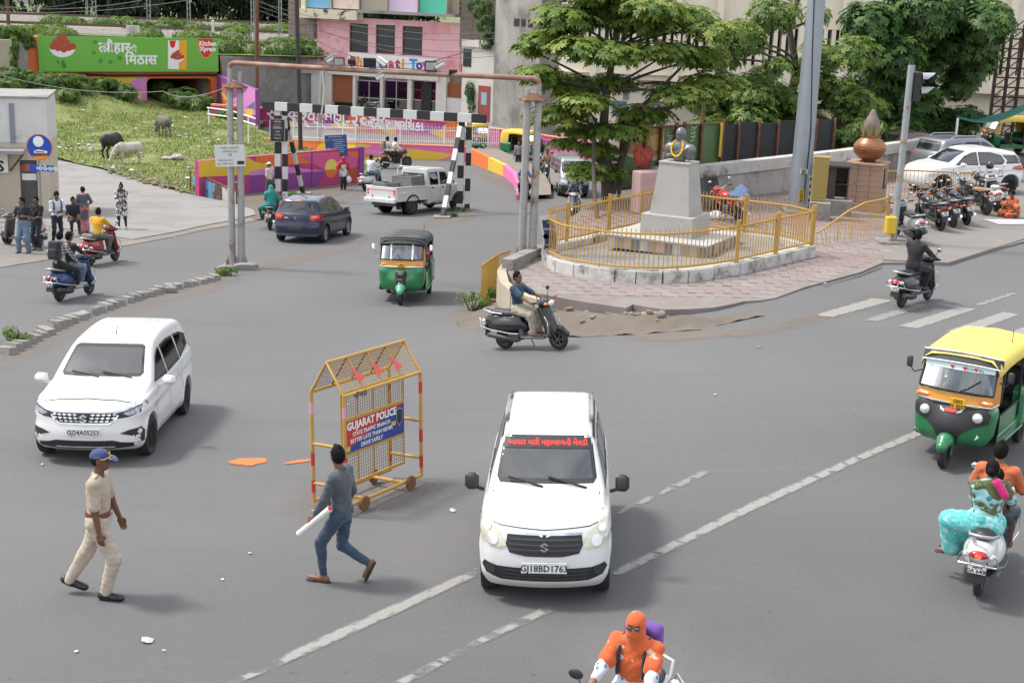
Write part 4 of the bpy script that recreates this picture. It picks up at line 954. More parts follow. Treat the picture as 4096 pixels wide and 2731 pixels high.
fin=BP(1485,780)[0]-BP(1110,780)[0];s0=BP(1110,780)[0];zfb=BP(1110,780)[1]
fbig=MB();fbig.box((0,0,(16+zfb)/2),(.38,.5,16-zfb));fbm=fbig.mesh('fin',M_CREAMB)
fsm=MB().box((0,0,(zw0+zw1)/2),(.24,1.,zw1-zw0)).mesh('fin',M_CREAMB)
k=-2
while s0+k*fin<fB.len:
 sx=s0+k*fin
 if sx>.3:
  o=link('fin',fbm,cream);p=fB.W(sx,0,.26);pos(o,(p.x-2.2,p.y-85.5,-STREET),(0,0,fB.rz()))
 for j in range(1,5):
  sy=sx+j*fin/5
  if .3<sy<fB.len:
   o=link('fin',fsm,cream);p=fB.W(sy,0,-.52);pos(o,(p.x-2.2,p.y-85.5,-STREET),(0,0,fB.rz()))
 k+=1
mb=MB();a,z0_=BP(1300,765);b,z1_=BP(1410,745);fB.slab(mb,a,b,z0_,z1_,-1.,-.5);cput(mb,'air_conditioner',M_DARK)
pan(fB,cream,'notice',mat((.22,.23,.25),.7,var=.3,scale=5),(BP(1020,1000)[0],BP(1075,1000)[0],BP(1040,930)[1],BP(1040,820)[1],-1.,-.96))
pan(fB,cream,'notice',mat((.12,.2,.32),.7,var=.4,scale=4),(BP(930,1000)[0],BP(1060,1000)[0],BP(1000,1080)[1],BP(1000,940)[1],-1.,-.94))
pan(fB,cream,'ledge',M_CREAMB,(BP(170,600)[0],BP(1640,600)[0],BP(400,655)[1],BP(400,648)[1],0,.3))
kb_=T(205,862);kA=(kb_.x-7.,kb_.y-1.6);fq=Face(kA,(kb_.x,kb_.y));QP=lambda x,y,cc=c1:fq.P(*cc(x,y))
kio=empty('kiosk',(kA[0],kA[1],kb_.z),0,'whitewashed roadside kiosk with black stains and a grey door','kiosk')
def qput(mb,nm,m,sm=None):return sub(kio,mb,nm,m,sm)
zk=QP(300,905)[1];zaw=QP(200,1385)[1];zkb=kb_.z
pan(fq,kio,'upper_wall',M_WHITEW,(0,fq.len,zaw+.3,zk,-3.5,0))
pan(fq,kio,'roof_slab',M_BARE,(-.1,fq.len+.06,zk,zk+.07,-3.55,.06))
a,_=QP(185,300,c5);b,_=QP(345,300,c5)
M_BEIGE=mat((.5,.44,.35),.9,var=.08,scale=1.5,dirt=(.2,.18,.15),dscale=1.,dlo=.62,dhi=.85)
pan(fq,kio,'lower_wall',M_BEIGE,(0,a,zkb-.4,zaw+.3,-3.5,-.02),(b,fq.len,zkb-.4,zaw+.3,-3.5,-.02),(a,b,QP(260,95,c5)[1],zaw+.3,-3.5,-.02))
dd=pan(fq,kio,'door',mat((.1,.095,.095),.6,.2,var=.15,scale=3),(a,b,zkb,QP(260,95,c5)[1],-.3,-.22))
mb=MB();fq.slab(mb,a+.05,b-.05,QP(250,285,c5)[1],QP(250,225,c5)[1],-.22,-.21);mb.bd('paper_notice',M_WHITE,dd)
mb=MB();fq.slab(mb,a,b+0.,QP(250,205,c5)[1],QP(250,150,c5)[1],-.22,-.215);mb.bd('red_notice',mat((.35,.09,.07),.7),dd)
mb=MB();e_,_=QP(245,1385);fq.slab(mb,-.1,e_,zaw,zaw+.12,0,1.1);qput(mb,'awning',M_BARE)
pan(fq,kio,'downpipe',mat((.2,.22,.26),.7),(QP(80,950)[0],QP(125,950)[0],zaw+.3,QP(100,950)[1],0.,.05))
s_=pan(fq,kio,'sign_board',M_WHITE,(0,QP(72,50,c5)[0],QP(30,205,c5)[1],QP(30,35,c5)[1],.1,.14))
a,z=QP(-20,190,c5);text('S',.55,M_BLACK,s_,facing(fq.W(a,z,.145),fq.d,(0,0,1)),bold=.02)
mb=MB();mb.bar(fq.W(*QP(238,1390),.9),fq.W(*QP(96,190,c5),0.),.05);qput(mb,'awning_strut',M_RUST)
mb=MB();fq.slab(mb,fq.len-.5,fq.len+1.6,zkb-.1,zkb+.3,-.2,.5);o=mb.bd('seat_ledge',M_CREAMW);tag(o,'low cream ledge at the foot of the kiosk','ledge')
def paintm(c,flake=0.,dirty=0.,nm=None):
 return mat(c,.32,flake,var=.03+dirty*.1,scale=1.5,coat=.55,dirt=(.3,.26,.21)if dirty else None,dscale=1.2,dlo=.62,dhi=1.,nm=nm)
M_RUB=mat((.022,.022,.023),.85,var=.15,scale=9,dirt=(.1,.085,.07),dscale=4,dlo=.5,dhi=.9)
M_PLAST=flat((.022,.022,.024),.55);M_CHROME=flat((.75,.75,.76),.12,metal=1.);M_ALLOY=flat((.42,.43,.44),.35,metal=.8)
M_SEAT=mat((.025,.025,.028),.5,var=.1,nm='seat_vinyl');M_LAMP=flat((.72,.74,.76),.08,metal=.25,coat=1.);M_TAILR=flat((.45,.012,.012),.15,coat=1.);M_INDIC=flat((.75,.18,.02),.2,coat=1.)
M_TAILON=mat((.5,.01,.01),.2,var=0,emit=(1,.06,.03),estr=1.6,nm='tail_lens_lit');M_PLATE=flat((.68,.68,.66),.5,nm='number_plate');M_MIRROR=flat((.7,.72,.75),.05,metal=1.);M_INTER=mat((.045,.045,.05),.8,var=.1);M_ENG=mat((.1,.1,.105),.5,.6,var=.2,scale=8)
G_CAR=gmat('car_glass',(.7,.8,.78),.3);G_DARK=mat((.012,.015,.017),.04,var=0,spec=.9,coat=.5);G_AUTO=gmat('auto_glass',(.85,.9,.9),.12)
def catmull(P,per=8,closed=False):
 P=[np.array(p,float)for p in P];out=[];n=len(P)
 for i in range(n if closed else n-1):
  p0=P[(i-1)%n]if(i or closed)else P[0];p1=P[i];p2=P[(i+1)%n];p3=P[(i+2)%n]if(i<n-2 or closed)else P[-1]
  for t in np.linspace(0,1,per,endpoint=False):
   out.append(.5*((2*p1)+(-p0+p2)*t+(2*p0-5*p1+4*p2-p3)*t*t+(-p0+3*p1-3*p2+p3)*t**3))
 if not closed:out.append(P[-1])
 return out
def psdf(poly,Y,Z):
 P=np.array(poly);d=np.full(Y.shape,1e9);ins=np.zeros(Y.shape,bool);n=len(P)
 for i in range(n):
  a,b=P[i],P[(i+1)%n];e=b-a;t=np.clip(((Y-a[0])*e[0]+(Z-a[1])*e[1])/max(e@e,1e-12),0,1)
  d=np.minimum(d,(Y-a[0]-t*e[0])**2+(Z-a[1]-t*e[1])**2)
  c=(a[1]>Z)!=(b[1]>Z)
  if a[1]!=b[1]:ins^=c&(Y<(b[0]-a[0])*(Z-a[1])/(b[1]-a[1])+a[0])
 d=np.sqrt(d);return np.where(ins,-d,d)
def sstep(a,b,x):t=np.clip((x-a)/(b-a),0,1);return t*t*(3-2*t)
class Car:
 def __init__(s,sp):
  s.sp=sp;h=sp.get('h',.03);L0,L1=sp['y'];W,H=sp['W'],sp['H']
  xs=np.arange(-W-3*h,W+3*h,h);ys=np.arange(L0-4*h,L1+4*h,h);zs=np.arange(.08,H+4*h,h)
  Y,Z=np.meshgrid(ys,zs,indexing='ij');side=psdf(catmull(sp['prof'],6),Y,Z)
  belt=np.interp(Y,*zip(*sorted(sp['belt'])));tum=sp.get('tum',.28);zm=sp.get('zm',.55)
  w=W*(1-.05*((Z-zm)/.5)**2);w=np.where(Z>zm,np.maximum(w,W*.975),w)
  w=w-.05*sstep(.38,.12,Z)-np.where(Z>belt,.025*sstep(0,.05,Z-belt)+tum*(Z-belt),0)-.12*np.where(Z>belt,(Z-belt),0)**2
  fx,rx=sp['axle'];R=sp['R']
  w=w-sp.get('tf',.1)*sstep(fx-.1,L1+.05,Y)**2-sp.get('tr',.07)*sstep(rx,L0-.05,Y)**2
  if 'crease' in sp:zc=np.interp(Y,*zip(*sorted(sp['crease'])));w=w+.014*np.exp(-((Z-zc)/.05)**2)-.014*np.exp(-((Z-zc+.12)/.08)**2)
  for yw in(fx,rx):r=np.hypot(Y-yw,Z-R);w=w+.018*np.exp(-((r-R-.07)/.06)**2)*(Z<belt)
  k=sp.get('k',.09);d=np.empty((len(xs),len(ys),len(zs)),np.float32);bf,br=sp.get('bow',(.16,.08));idx=np.arange(len(ys))
  for i,x in enumerate(xs):
   g=(abs(x)/W)**2.3;sh=g*(bf*sstep(0,L1,ys)-br*sstep(0,L0,ys))/h
   f=np.clip(idx+sh,0,len(ys)-1.001);i0=f.astype(int);t=(f-i0)[:,None];a=side[i0]*(1-t)+side[i0+1]*t
   b=abs(x)-w;hh=np.maximum(k-np.abs(a-b),0)/k;q=np.maximum(a,b)+hh*hh*k*.25
   for yw in(fx,rx):
    c=np.maximum(np.hypot(Y-yw,Z-R)-R-.055,(W-.27)-abs(x));q=np.maximum(q,-c)
   d[i]=q
  s.V,s.Q=snet(d,np.array([xs[0],ys[0],zs[0]]),h)
  s.bvh=BVHTree.FromPolygons(s.V.tolist(),s.Q.tolist());s.kill=np.zeros(len(s.Q),bool)
  s.cen=s.V[s.Q].mean(1);e1=s.V[s.Q[:,2]]-s.V[s.Q[:,0]];e2=s.V[s.Q[:,3]]-s.V[s.Q[:,1]];nn=np.cross(e1,e2);s.nrm=nn/(np.linalg.norm(nn,axis=1)[:,None]+1e-9)
  s.root=empty(sp['name']);s.parts=[]
 VW={'F':((0,1,0),0,2),'B':((0,-1,0),0,2),'R':((1,0,0),1,2),'L':((-1,0,0),1,2),'T':((0,0,1),0,1)}
 def cast(s,view,u,v):
  n,a,b=s.VW[view];o=[n[0]*5,n[1]*5,n[2]*5];o[a]=u;o[b]=v
  p,nr,_,_=s.bvh.ray_cast(Ve(o),-Ve(n))
  if p is None:
   p,nr,_,_=s.bvh.find_nearest(Ve([n[i]*s.sp['W']if i not in(a,b)else o[i]for i in range(3)]))
  if nr.dot(Ve(n))<0:nr=-nr
  return p,nr
 def decal(s,name,poly,view,m,off=.004,step=.06,parent=None,holes=(),lift=None):
  ov,of=cdt(poly,step,holes);V=[]
  for q in ov:
   p,nr=s.cast(view,q.x,q.y);V.append(p+nr*off)
  n=Ve(s.VW[view][0]);Fc=[]
  for f in of:
   a,b,c=V[f[0]],V[f[1]],V[f[2]];Fc.append(list(f)if(b-a).cross(c-a).dot(n)>0 else list(f)[::-1])
  return link(name,mkmesh(name,V,Fc,m,180),parent or s.root)
 def line(s,pts,view,width=.01,m=None,off=.002,name='panel_gap'):
  P=[Ve(p)for p in pts];Lf=[];Rt=[]
  for i,p in enumerate(P):
   d=(P[min(i+1,len(P)-1)]-P[max(i-1,0)]).normalized();nn=Ve((-d.y,d.x))*width/2;Lf.append(p+nn);Rt.append(p-nn)
  V=[];Fc=[];k=0;n=Ve(s.VW[view][0])
  for i in range(len(P)-1):
   st=max(1,int((P[i+1]-P[i]).length/.07))
   for j in range(st+(1 if i==len(P)-2 else 0)):
    t=j/st
    for e in(Lf,Rt):
     q=e[i].lerp(e[i+1],t);p,nr=s.cast(view,q.x,q.y);V.append(p+nr*off)
  for i in range(0,len(V)-2,2):
   f=[i,i+1,i+3,i+2];a,b,c=V[f[0]],V[f[1]],V[f[2]];Fc.append(f if(b-a).cross(c-a).dot(n)>0 else f[::-1])
  return link(name,mkmesh(name,V,Fc,m or M_PLAST,180),s.root)
 def window(s,poly,view,name,hole=True,inset=.035,border=None):
  c=sum((Ve(p)for p in poly),Ve((0,0)))/len(poly);P=[Ve(p)for p in poly]
  inn=[]
  n=len(P);ar=sum(P[i].x*P[(i+1)%n].y-P[(i+1)%n].x*P[i].y for i in range(n));sg=1 if ar>0 else-1
  for i in range(n):
   d1=(P[i]-P[i-1]).normalized();d2=(P[(i+1)%n]-P[i]).normalized();n1=Ve((-d1.y,d1.x))*sg;n2=Ve((-d2.y,d2.x))*sg;b=(n1+n2);b=b/max(.5,b.length_squared)*2;inn.append(P[i]+b*inset)
  fr=s.decal(name+'_seal',P,view,border or M_PLAST,.003,.07,holes=(inn,))
  g=s.decal(name,inn,view,G_CAR if hole else G_DARK,.002,.07);fr.parent=g;fr.name='seal'
  if hole:
   nv,a,b=s.VW[view];m=(s.nrm@np.array(nv))>.12;px,py=s.cen[:,a],s.cen[:,b];ins=np.zeros(len(px),bool)
   I2_=[Ve(q)for q in inn];mid=sum(I2_,Ve((0,0)))/n;I2_=[q+(mid-q).normalized()*-.012 for q in I2_]
   for i in range(n):
    A_,B_=I2_[i],I2_[(i+1)%n]
    if A_.y!=B_.y:ins^=((A_.y>py)!=(B_.y>py))&(px<(B_.x-A_.x)*(py-A_.y)/(B_.y-A_.y)+A_.x)
   if view in 'RL':m&=np.abs(s.cen[:,0])>.3
   s.kill|=m&ins
  return g
 def finish(s,paint):
  o=link('body',mkmesh('body',s.V,s.Q[~s.kill],paint,180),s.root);return o
 def sym(s,name,poly,view,m,off=.004,step=.06,**kw):
  if view in 'FBT':return[s.decal(name,[(sg*a,b)for a,b in poly],view,m,off,step,**kw)for sg in(1,-1)]
  return[s.decal(name,poly,v,m,off,step,**kw)for v in 'RL']
def wheel(root,x,y,R,w=.18,rim=.62,style='alloy',steer=0.,spokes=5):
 sd=1 if x>0 else-1
 mb=MB();r=R;prof=[(r*rim,-w*.45),(r*.8,-w*.5),(r*.95,-w*.46),(r,-w*.3),(r,w*.3),(r*.95,w*.46),(r*.8,w*.5),(r*rim,w*.45),(r*rim*.97,0),(r*rim,-w*.45)]
 mb.lathe(prof,(0,0,0),'X',28);o=mb.bd('wheel',M_RUB,root,40);pos(o,(x,y,R),(0,0,steer))
 rm=MB();rr=r*rim;off=sd*w*.28
 if style=='cap':
  rm.lathe([(.001,off*1.3),(rr*.3,off*1.3),(rr*.85,off*1.05),(rr,off*.6)],(0,0,0),'X',24)
  rm.mt(1)
  for i in range(12):a=i*pi/6;c=Ve((off*1.22,cos(a)*rr*.66,sin(a)*rr*.66));rm.box(c,(.012,rr*.13,rr*.13))
 else:
  rm.lathe([(rr*.86,off*.9),(rr,off*1.3),(rr,-off*.5)],(0,0,0),'X',24)
  rm.lathe([(.001,off*1.),(rr*.2,off*1.),(rr*.22,off*.2)],(0,0,0),'X',12)
  for i in range(spokes):
   a=i*2*pi/spokes+.3
   for da in((-.1,.1)if spokes<8 else(0,)):
    rm.bar((off*.85,cos(a)*rr*.18,sin(a)*rr*.18),(off*1.,cos(a+da)*rr*.93,sin(a+da)*rr*.93),rr*.15,.03)
  rm.mt(1).lathe([(.001,off*.1),(rr*.95,off*.1)],(0,0,0),'X',16)
 rm.bd('rim',[M_ALLOY if style!='steel' else M_ENG,M_DARK],o,30);return o
def plate(root,c,rz,tilt,body,wd=.5,ht=.11,m=None,two=None,size=None,tm=None):
 mb=MB().box((0,0,0),(wd,.012,ht),bev=.004);p=mb.bd('number_plate',m or M_PLATE,root);pos(p,c,(tilt,0,rz))
 mk=MB();
 if two:
  text(body,size or ht*.52,tm or M_BLACK,p,facing((0,-.008,ht*.04),(1,0,0),(0,0,1)),align='CENTER',bold=.002);text(two,size or ht*.52,tm or M_BLACK,p,facing((0,-.008,-ht*.42),(1,0,0),(0,0,1)),align='CENTER',bold=.002)
 else:text(body,size or ht*.86,tm or M_BLACK,p,facing((0,-.008,-ht*.32),(1,0,0),(0,0,1)),align='CENTER',bold=.002,squeeze=.95)
 return p
def wing(root,c,m,r=(.1,.06,.075),sd=1,nm='mirror'):
 mb=MB().mt(0).box(c,(r[0]*1.9,r[1]*1.8,r[2]*1.9),bev=min(r)*.75);mb.mt(1).box((c[0],c[1]-r[1]*.98,c[2]),(r[0]*1.5,.01,r[2]*1.4),bev=.004);mb.mt(0).bar((c[0],c[1],c[2]-r[2]*.5),(c[0]-sd*(r[0]+.06),c[1]+.02,c[2]-r[2]*.9),.035)
 return mb.bd(nm,[m,M_MIRROR],root,50)
def mark(root,c,size,tilt=0,rz=0,m=None):
 mb=MB();up=[(-.48,.16),(0,.5),(.46,.26),(.24,.14),(0.,.27),(-.16,.17),(.2,0.),(-.02,-.1)];lo=[(-a,-b)for a,b in up]
 for q in(up,lo):mb.prism([(a*size,b*size)for a,b in q],.012,AX_FRONT,(0,0,0))
 o=mb.bd('emblem',m or M_CHROME,root);pos(o,c,(tilt,0,rz));return o
def interior(c,fl,seats,dash_y,belt,W,roofz,trim=None):
 mb=MB();mb.box((0,(seats[-1]-.3+dash_y)/2,fl),(W*1.7,dash_y-seats[-1]+.6,.04));mb.box((0,dash_y,belt-.14),(W*1.62,.42,.22),bev=.06)
 for i in(-1,1):mb.box((i*W*.86,(seats[-1]-.3+dash_y)/2,(fl+belt-.05)/2),(.04,dash_y-seats[-1]+.6,belt-.05-fl))
 mb.bd('cabin_trim',trim or M_INTER,c.root,40)
 sc=mat((.16,.15,.14),.9,var=.1)
 for k,y in enumerate(seats):
  for x in(-.36,.36):
   s=MB();s.box((x,y,fl+.3),(.5,.5,.16),bev=.05);M=Mx.Rotation(rad(12),3,'X');s.box((x,y-.27,fl+.62),(.48,.14,.58),M=M,bev=.06);s.box((x,y-.34,fl+1.),(.24,.09,.16),bev=.04);s.bd('seat',sc,c.root,40)
 st=MB();R_=Mx.Rotation(rad(-62),3,'X');
 pts_=[R_@Ve((.17*cos(t*pi/8),.17*sin(t*pi/8),0))+Ve((.36,dash_y-.34,belt-.04))for t in range(16)]
 st.tube(pts_,.014,6,closed=True);st.bar(pts_[0],pts_[8],.03);st.bd('steering_wheel',M_PLAST,c.root)
def place(root,loc,rz,label,cat,group=None):
 pos(root,loc,(0,0,rz));tag(root,label,cat,group)
 x,y=loc[0],loc[1]
 return root
def incline(root,zf,base=1.2,side=.6):
 x,y=root.location.x,root.location.y;rz=root.rotation_euler.z;f=Ve((-sin(rz),cos(rz)));r=Ve((cos(rz),sin(rz)))
 pf=zf(x+f.x*base,y+f.y*base);pb=zf(x-f.x*base,y-f.y*base);pr=zf(x+r.x*side,y+r.y*side);pl=zf(x-r.x*side,y-r.y*side)
 root.rotation_mode='XYZ';root.location.z=(pf+pb+pr+pl)/4+.002
 M=Mx.Rotation(rz,3,'Z')@Mx.Rotation(atan2(pf-pb,2*base),3,'X')@Mx.Rotation(-atan2(pr-pl,2*side),3,'Y');root.rotation_euler=M.to_euler()
def heading(a,b):return atan2(-(b.x-a.x),b.y-a.y)
W_PAINT=paintm((.69,.69,.685))
def people_mover():
 c=Car(dict(name='white_people_mover',h=.021,y=(-2.235,2.16),W=.868,H=1.7,axle=(1.36,-1.38),R=.315,k=.11,tum=.26,bow=(.26,.12),tf=.13,prof=[(1.95,.2),(2.13,.3),(2.16,.48),(2.13,.66),(2.1,.8),(1.98,.93),(1.62,1.045),(1.3,1.11),(1.06,1.155),(.86,1.27),(.46,1.5),(.22,1.595),(-.05,1.645),(-.7,1.69),(-1.4,1.675),(-1.85,1.605),(-2.02,1.46),(-2.12,1.15),(-2.22,.95),(-2.235,.6),(-2.17,.32),(-2.,.2),(0,.19)],belt=[(-2.2,1.1),(-1.2,1.06),(0,1.),(1.1,.97),(2.2,.9)],crease=[(-2.2,.98),(-1,.9),(1.2,.8),(2.1,.78)]))
 r=c.root
 c.window([(-.6,1.165),(.6,1.165),(.64,1.21),(.555,1.535),(.5,1.56),(-.5,1.56),(-.555,1.535),(-.64,1.21)],'F','windscreen',True,.04)
 for v in 'RL':
  c.window([(.9,1.055),(.42,1.38),(.2,1.46),(.04,1.475),(.02,1.03)],v,'side_window');c.window([(-.05,1.035),(-.03,1.48),(-.5,1.505),(-.92,1.49),(-.96,1.075)],v,'side_window');c.window([(-1.03,1.08),(-1.,1.49),(-1.45,1.46),(-1.82,1.36),(-1.78,1.2)],v,'side_window')
  for ln in([(1.,1.),(.98,.7),(.93,.35)],[(0.,1.),(-.01,.6),(-.03,.3)],[(-.95,1.04),(-.93,.75),(-1.05,.52)],[(.93,.34),(-.95,.32)]):c.line(ln,v)
  for y in(.12,-.82):c.decal('door_handle',[(y,.905),(y+.22,.905),(y+.22,.94),(y,.94)],v,W_PAINT,.022,.03)
 c.sym('tail_lamp',[(-2.24,.98),(-2.05,1.02),(-1.98,1.14),(-2.06,1.3),(-2.2,1.3)],'R',M_TAILR,.012)
 c.line([(-.72,.925),(-.45,.965),(0,.985),(.45,.965),(.72,.925)],'F')
 c.sym('headlamp_housing',[(.43,.8),(.6,.835),(.79,.905),(.83,.925),(.845,.87),(.8,.8),(.64,.745),(.5,.73)],'F',M_PLAST,.006)
 for h in c.sym('headlamp',[(.56,.8),(.78,.885),(.815,.87),(.77,.8),(.64,.765)],'F',flat((.3,.31,.33),.06,metal=.6,coat=1.),.01):pass
 c.sym('lamp_trim',[(.43,.8),(.6,.835),(.79,.905),(.83,.925),(.825,.945),(.78,.925),(.58,.855),(.42,.82)],'F',M_CHROME,.011)
 gp=[(-.46,.815),(.46,.815),(.5,.775),(.46,.72),(.38,.665),(-.38,.665),(-.46,.72),(-.5,.775)]
 c.decal('grille',gp,'F',M_PLAST,.008);c.line([(-.5,.78),(-.45,.71),(-.37,.658),(.37,.658),(.45,.71),(.5,.78)],'F',.022,M_CHROME,.013,'grille_trim');c.line([(-.5,.822),(.5,.822)],'F',.014,M_CHROME,.013,'grille_trim')
 for zz in(.79,.745,.7):
  for i in range(5):
   for sg in(1,-1):
    x=.1+i*.078-(.79-zz)*.3
    if x<.42:c.decal('grille_bar',[(sg*x,zz),(sg*(x+.05),zz+.012),(sg*(x+.066),zz),(sg*(x+.05),zz-.016),(sg*(x+.02),zz-.014)],'F',M_CHROME,.014,.1)
 mark(r,(0,2.165,.742),.14,rad(-6),pi)
 c.sym('fog_recess',[(.52,.505),(.66,.555),(.8,.575),(.835,.5),(.83,.35),(.8,.33),(.76,.42),(.66,.47)],'F',M_PLAST,.007);c.sym('fog_lamp',[(.735,.46),(.785,.47),(.79,.42),(.74,.415)],'F',M_LAMP,.014)
 c.decal('lower_intake',[(-.42,.405),(.42,.405),(.55,.37),(.78,.345),(.7,.285),(.4,.265),(-.4,.265),(-.7,.285),(-.78,.345),(-.55,.37)],'F',M_PLAST,.006)
 plate(r,(0,2.175,.535),pi,rad(-3),'GJ24A05253',.5,.115)
 for sd in(1,-1):wing(r,(sd*1.01,.8,1.075),W_PAINT,(.115,.075,.085),sd)
 w=MB();w.bar((-.5,1.1,1.165),(-.02,.985,1.23),.022,.02);w.bar((.02,1.1,1.17),(.46,.99,1.235),.022,.02);w.bd('wiper',M_PLAST,r)
 MB().cyl((0,.02,1.65),(0,-.05,1.78),.008,n=6).bd('antenna',M_PLAST,r)
 for i in range(5):c.line([(-.4+i*.2,-.5),(-.4+i*.2,-1.35)],'T',.03,W_PAINT,.006,'roof_rib')
 interior(c,.35,(.12,-.72),.95,1.06,.8,1.6);c.finish(W_PAINT)
 for x in(.765,-.765):wheel(r,x,1.36,.315,.19,.64,'cap',rad(-4));wheel(r,x,-1.38,.315,.19,.64,'cap')
 return r
v=people_mover();a=T(392,1812);b=T(727,1672);a2=T(584,1808);mid=T(392,1812)
hd=heading(b,a2)+rad(2.5)
v.scale=(.96,.93,.96)
ctr=mid.xy-Ve((-sin(hd),cos(hd)))*1.27
place(v,(ctr.x,ctr.y,0),hd,'white people mover with chrome slashed grille driving past the policeman','car');incline(v,tz,1.36,.75)
MPV=v
def tall_hatch():
 WP=paintm((.67,.67,.665),dirty=.3)
 c=Car(dict(name='white_tall_hatchback',h=.02,y=(-1.8,1.8),W=.738,H=1.69,axle=(1.17,-1.23),R=.285,k=.1,tum=.22,bow=(.2,.08),tf=.1,prof=[(1.66,.19),(1.77,.3),(1.8,.46),(1.78,.64),(1.74,.8),(1.64,.93),(1.4,1.03),(1.05,1.11),(.9,1.15),(.72,1.3),(.46,1.52),(.3,1.6),(.05,1.645),(-.5,1.68),(-1.1,1.67),(-1.5,1.63),(-1.64,1.52),(-1.72,1.15),(-1.79,.95),(-1.8,.5),(-1.74,.28),(-1.6,.19),(0,.18)],belt=[(-1.8,1.06),(0,1.02),(1,.98),(1.8,.9)],crease=[(-1.8,.92),(0,.86),(1.4,.8)]))
 r=c.root
 c.window([(-.535,1.15),(.535,1.15),(.575,1.2),(.515,1.555),(.47,1.575),(-.47,1.575),(-.515,1.555),(-.575,1.2)],'F','windscreen',True,.045)
 c.decal('sun_strip',[(-.518,1.46),(.518,1.46),(.497,1.555),(-.497,1.555)],'F',M_PLAST,.008,.05)
 p,nr=c.cast('F',0,1.505);up=Ve((0,-nr.z,nr.y)).normalized()
 tx=text('આધાર મારી મફાબાપાની મેલડી',.092,flat((.75,.035,.02),.5),r,Mx(),'lettering',bold=.0035,align='CENTER')
 for vv in tx.data.vertices:
  q,n2=c.cast('F',-vv.co.x*.93,1.487+vv.co.y*.72);vv.co=q+n2*.012
 for v in 'RL':
  c.window([(.8,1.06),(.42,1.36),(.28,1.43),(.12,1.45),(.1,1.04)],v,'side_window');c.window([(.03,1.045),(.04,1.46),(-.5,1.47),(-.72,1.455),(-.76,1.06)],v,'side_window');c.window([(-.84,1.07),(-.82,1.45),(-1.35,1.42),(-1.45,1.3),(-1.38,1.09)],v,'side_window')
  for ln in([(.88,1.),(.86,.7),(.8,.35)],[(.06,1.),(.05,.6),(.03,.3)],[(-.78,1.03),(-.75,.75),(-.85,.52)]):c.line(ln,v)
  for y in(.16,-.68):c.decal('door_handle',[(y,.9),(y+.2,.9),(y+.2,.935),(y,.935)],v,WP,.022,.03)
  c.decal('side_indicator',[(1.02,.8),(1.1,.8),(1.1,.83),(1.02,.83)],v,M_INDIC,.012,.05)
 c.line([(-.66,.95),(-.5,.9),(0,.875),(.5,.9),(.66,.95)],'F')
 c.line([(-.64,1.),(-.6,1.1)],'F');c.line([(.64,1.),(.6,1.1)],'F')
 HL=mat((.62,.6,.46),.12,.15,var=.15,scale=9,coat=1.)
 c.sym('headlamp',[(.415,.7),(.44,.76),(.5,.85),(.58,.92),(.66,.955),(.685,.9),(.695,.8),(.665,.72),(.6,.675),(.5,.668)],'F',HL,.01)
 for sg in(1,-1):
  for(x,z,rr)in((.625,.875,.042),(.565,.755,.062)):c.decal('reflector',[(sg*(x+rr*cos(t)),z+rr*sin(t))for t in np.linspace(0,6.,12)],'F',M_LAMP,.016,.05)
 c.decal('grille',[(-.405,.83),(.405,.83),(.42,.72),(.38,.63),(.2,.6),(-.2,.6),(-.38,.63),(-.42,.72)],'F',M_PLAST,.008)
 for zz in(.78,.725,.67):c.line([(-.39,zz),(.39,zz)],'F',.016,flat((.06,.06,.065),.4),.014,'grille_bar')
 for sg in(1,-1):c.line([(sg*.41,.835),(sg*.07,.835),(sg*.02,.815)],'F',.024,M_CHROME,.013,'grille_trim')
 mark(r,(0,1.8,.715),.11,rad(-6),pi)
 c.decal('lower_intake',[(-.52,.47),(.52,.47),(.66,.5),(.69,.44),(.64,.365),(.48,.315),(-.48,.315),(-.64,.365),(-.69,.44),(-.66,.5)],'F',M_PLAST,.006)
 for sg in(1,-1):c.decal('fog_cover',[(sg*.585+.055*cos(t),.435+.055*sin(t))for t in np.linspace(0,6.,14)],'F',flat((.035,.035,.037),.5),.016,.05)
 for zz in(.44,.395,.355):c.line([(-.46,zz),(.46,zz)],'F',.012,flat((.06,.06,.065),.4),.011,'intake_bar')
 plate(r,(0,1.825,.485),pi,rad(-4),'GJ18BD1763',.5,.12)
 for sd in(1,-1):wing(r,(sd*.87,.74,1.12),M_PLAST,(.085,.055,.105),sd)
 w=MB();w.bar((-.46,.965,1.13),(-.02,.85,1.215),.022,.02);w.bar((.04,.965,1.135),(.44,.86,1.215),.022,.02);w.bd('wiper',M_PLAST,r)
 for sd in(1,-1):
  c.line([(sd*.535,.32),(sd*.545,-1.45)],'T',.03,M_PLAST,.004,'roof_gutter')
  m=MB();z=c.cast('T',sd*.5,-.5)[0].z;m.mt(1);m.tube([(sd*.515,-.05,z+.015),(sd*.52,-.25,z+.055),(sd*.52,-1.05,z+.055),(sd*.515,-1.3,z+0.)],.018,8);m.mt(0);m.box((sd*.515,-.16,z+.02),(.05,.3,.06),bev=.02);m.box((sd*.515,-1.2,z+.02),(.05,.26,.06),bev=.02);m.bd('roof_rail',[flat((.12,.12,.125),.5),M_ALLOY],r,40)
 interior(c,.35,(.05,-.68),.8,1.06,.68,1.6)
 rd=MB();rd.box((-.22,.8,1.06),(.66,.22,.05),bev=.02);rd.bd('dash_cloth',mat((.6,.02,.05),.8,var=.25,scale=6),r)
 c.finish(WP)
 for x in(.645,-.645):wheel(r,x,1.17,.285,.165,.62,'steel');wheel(r,x,-1.23,.285,.165,.62,'steel')
 return r
v=tall_hatch();fa=T(1941,2339);fb_=T(2424,2358);mid=(fa+fb_)/2
dv=fb_-fa;hd=atan2(dv.y,dv.x)+pi+rad(1.5)
ctr=Ve((mid.x,mid.y))-Ve((-sin(hd),cos(hd)))*1.17
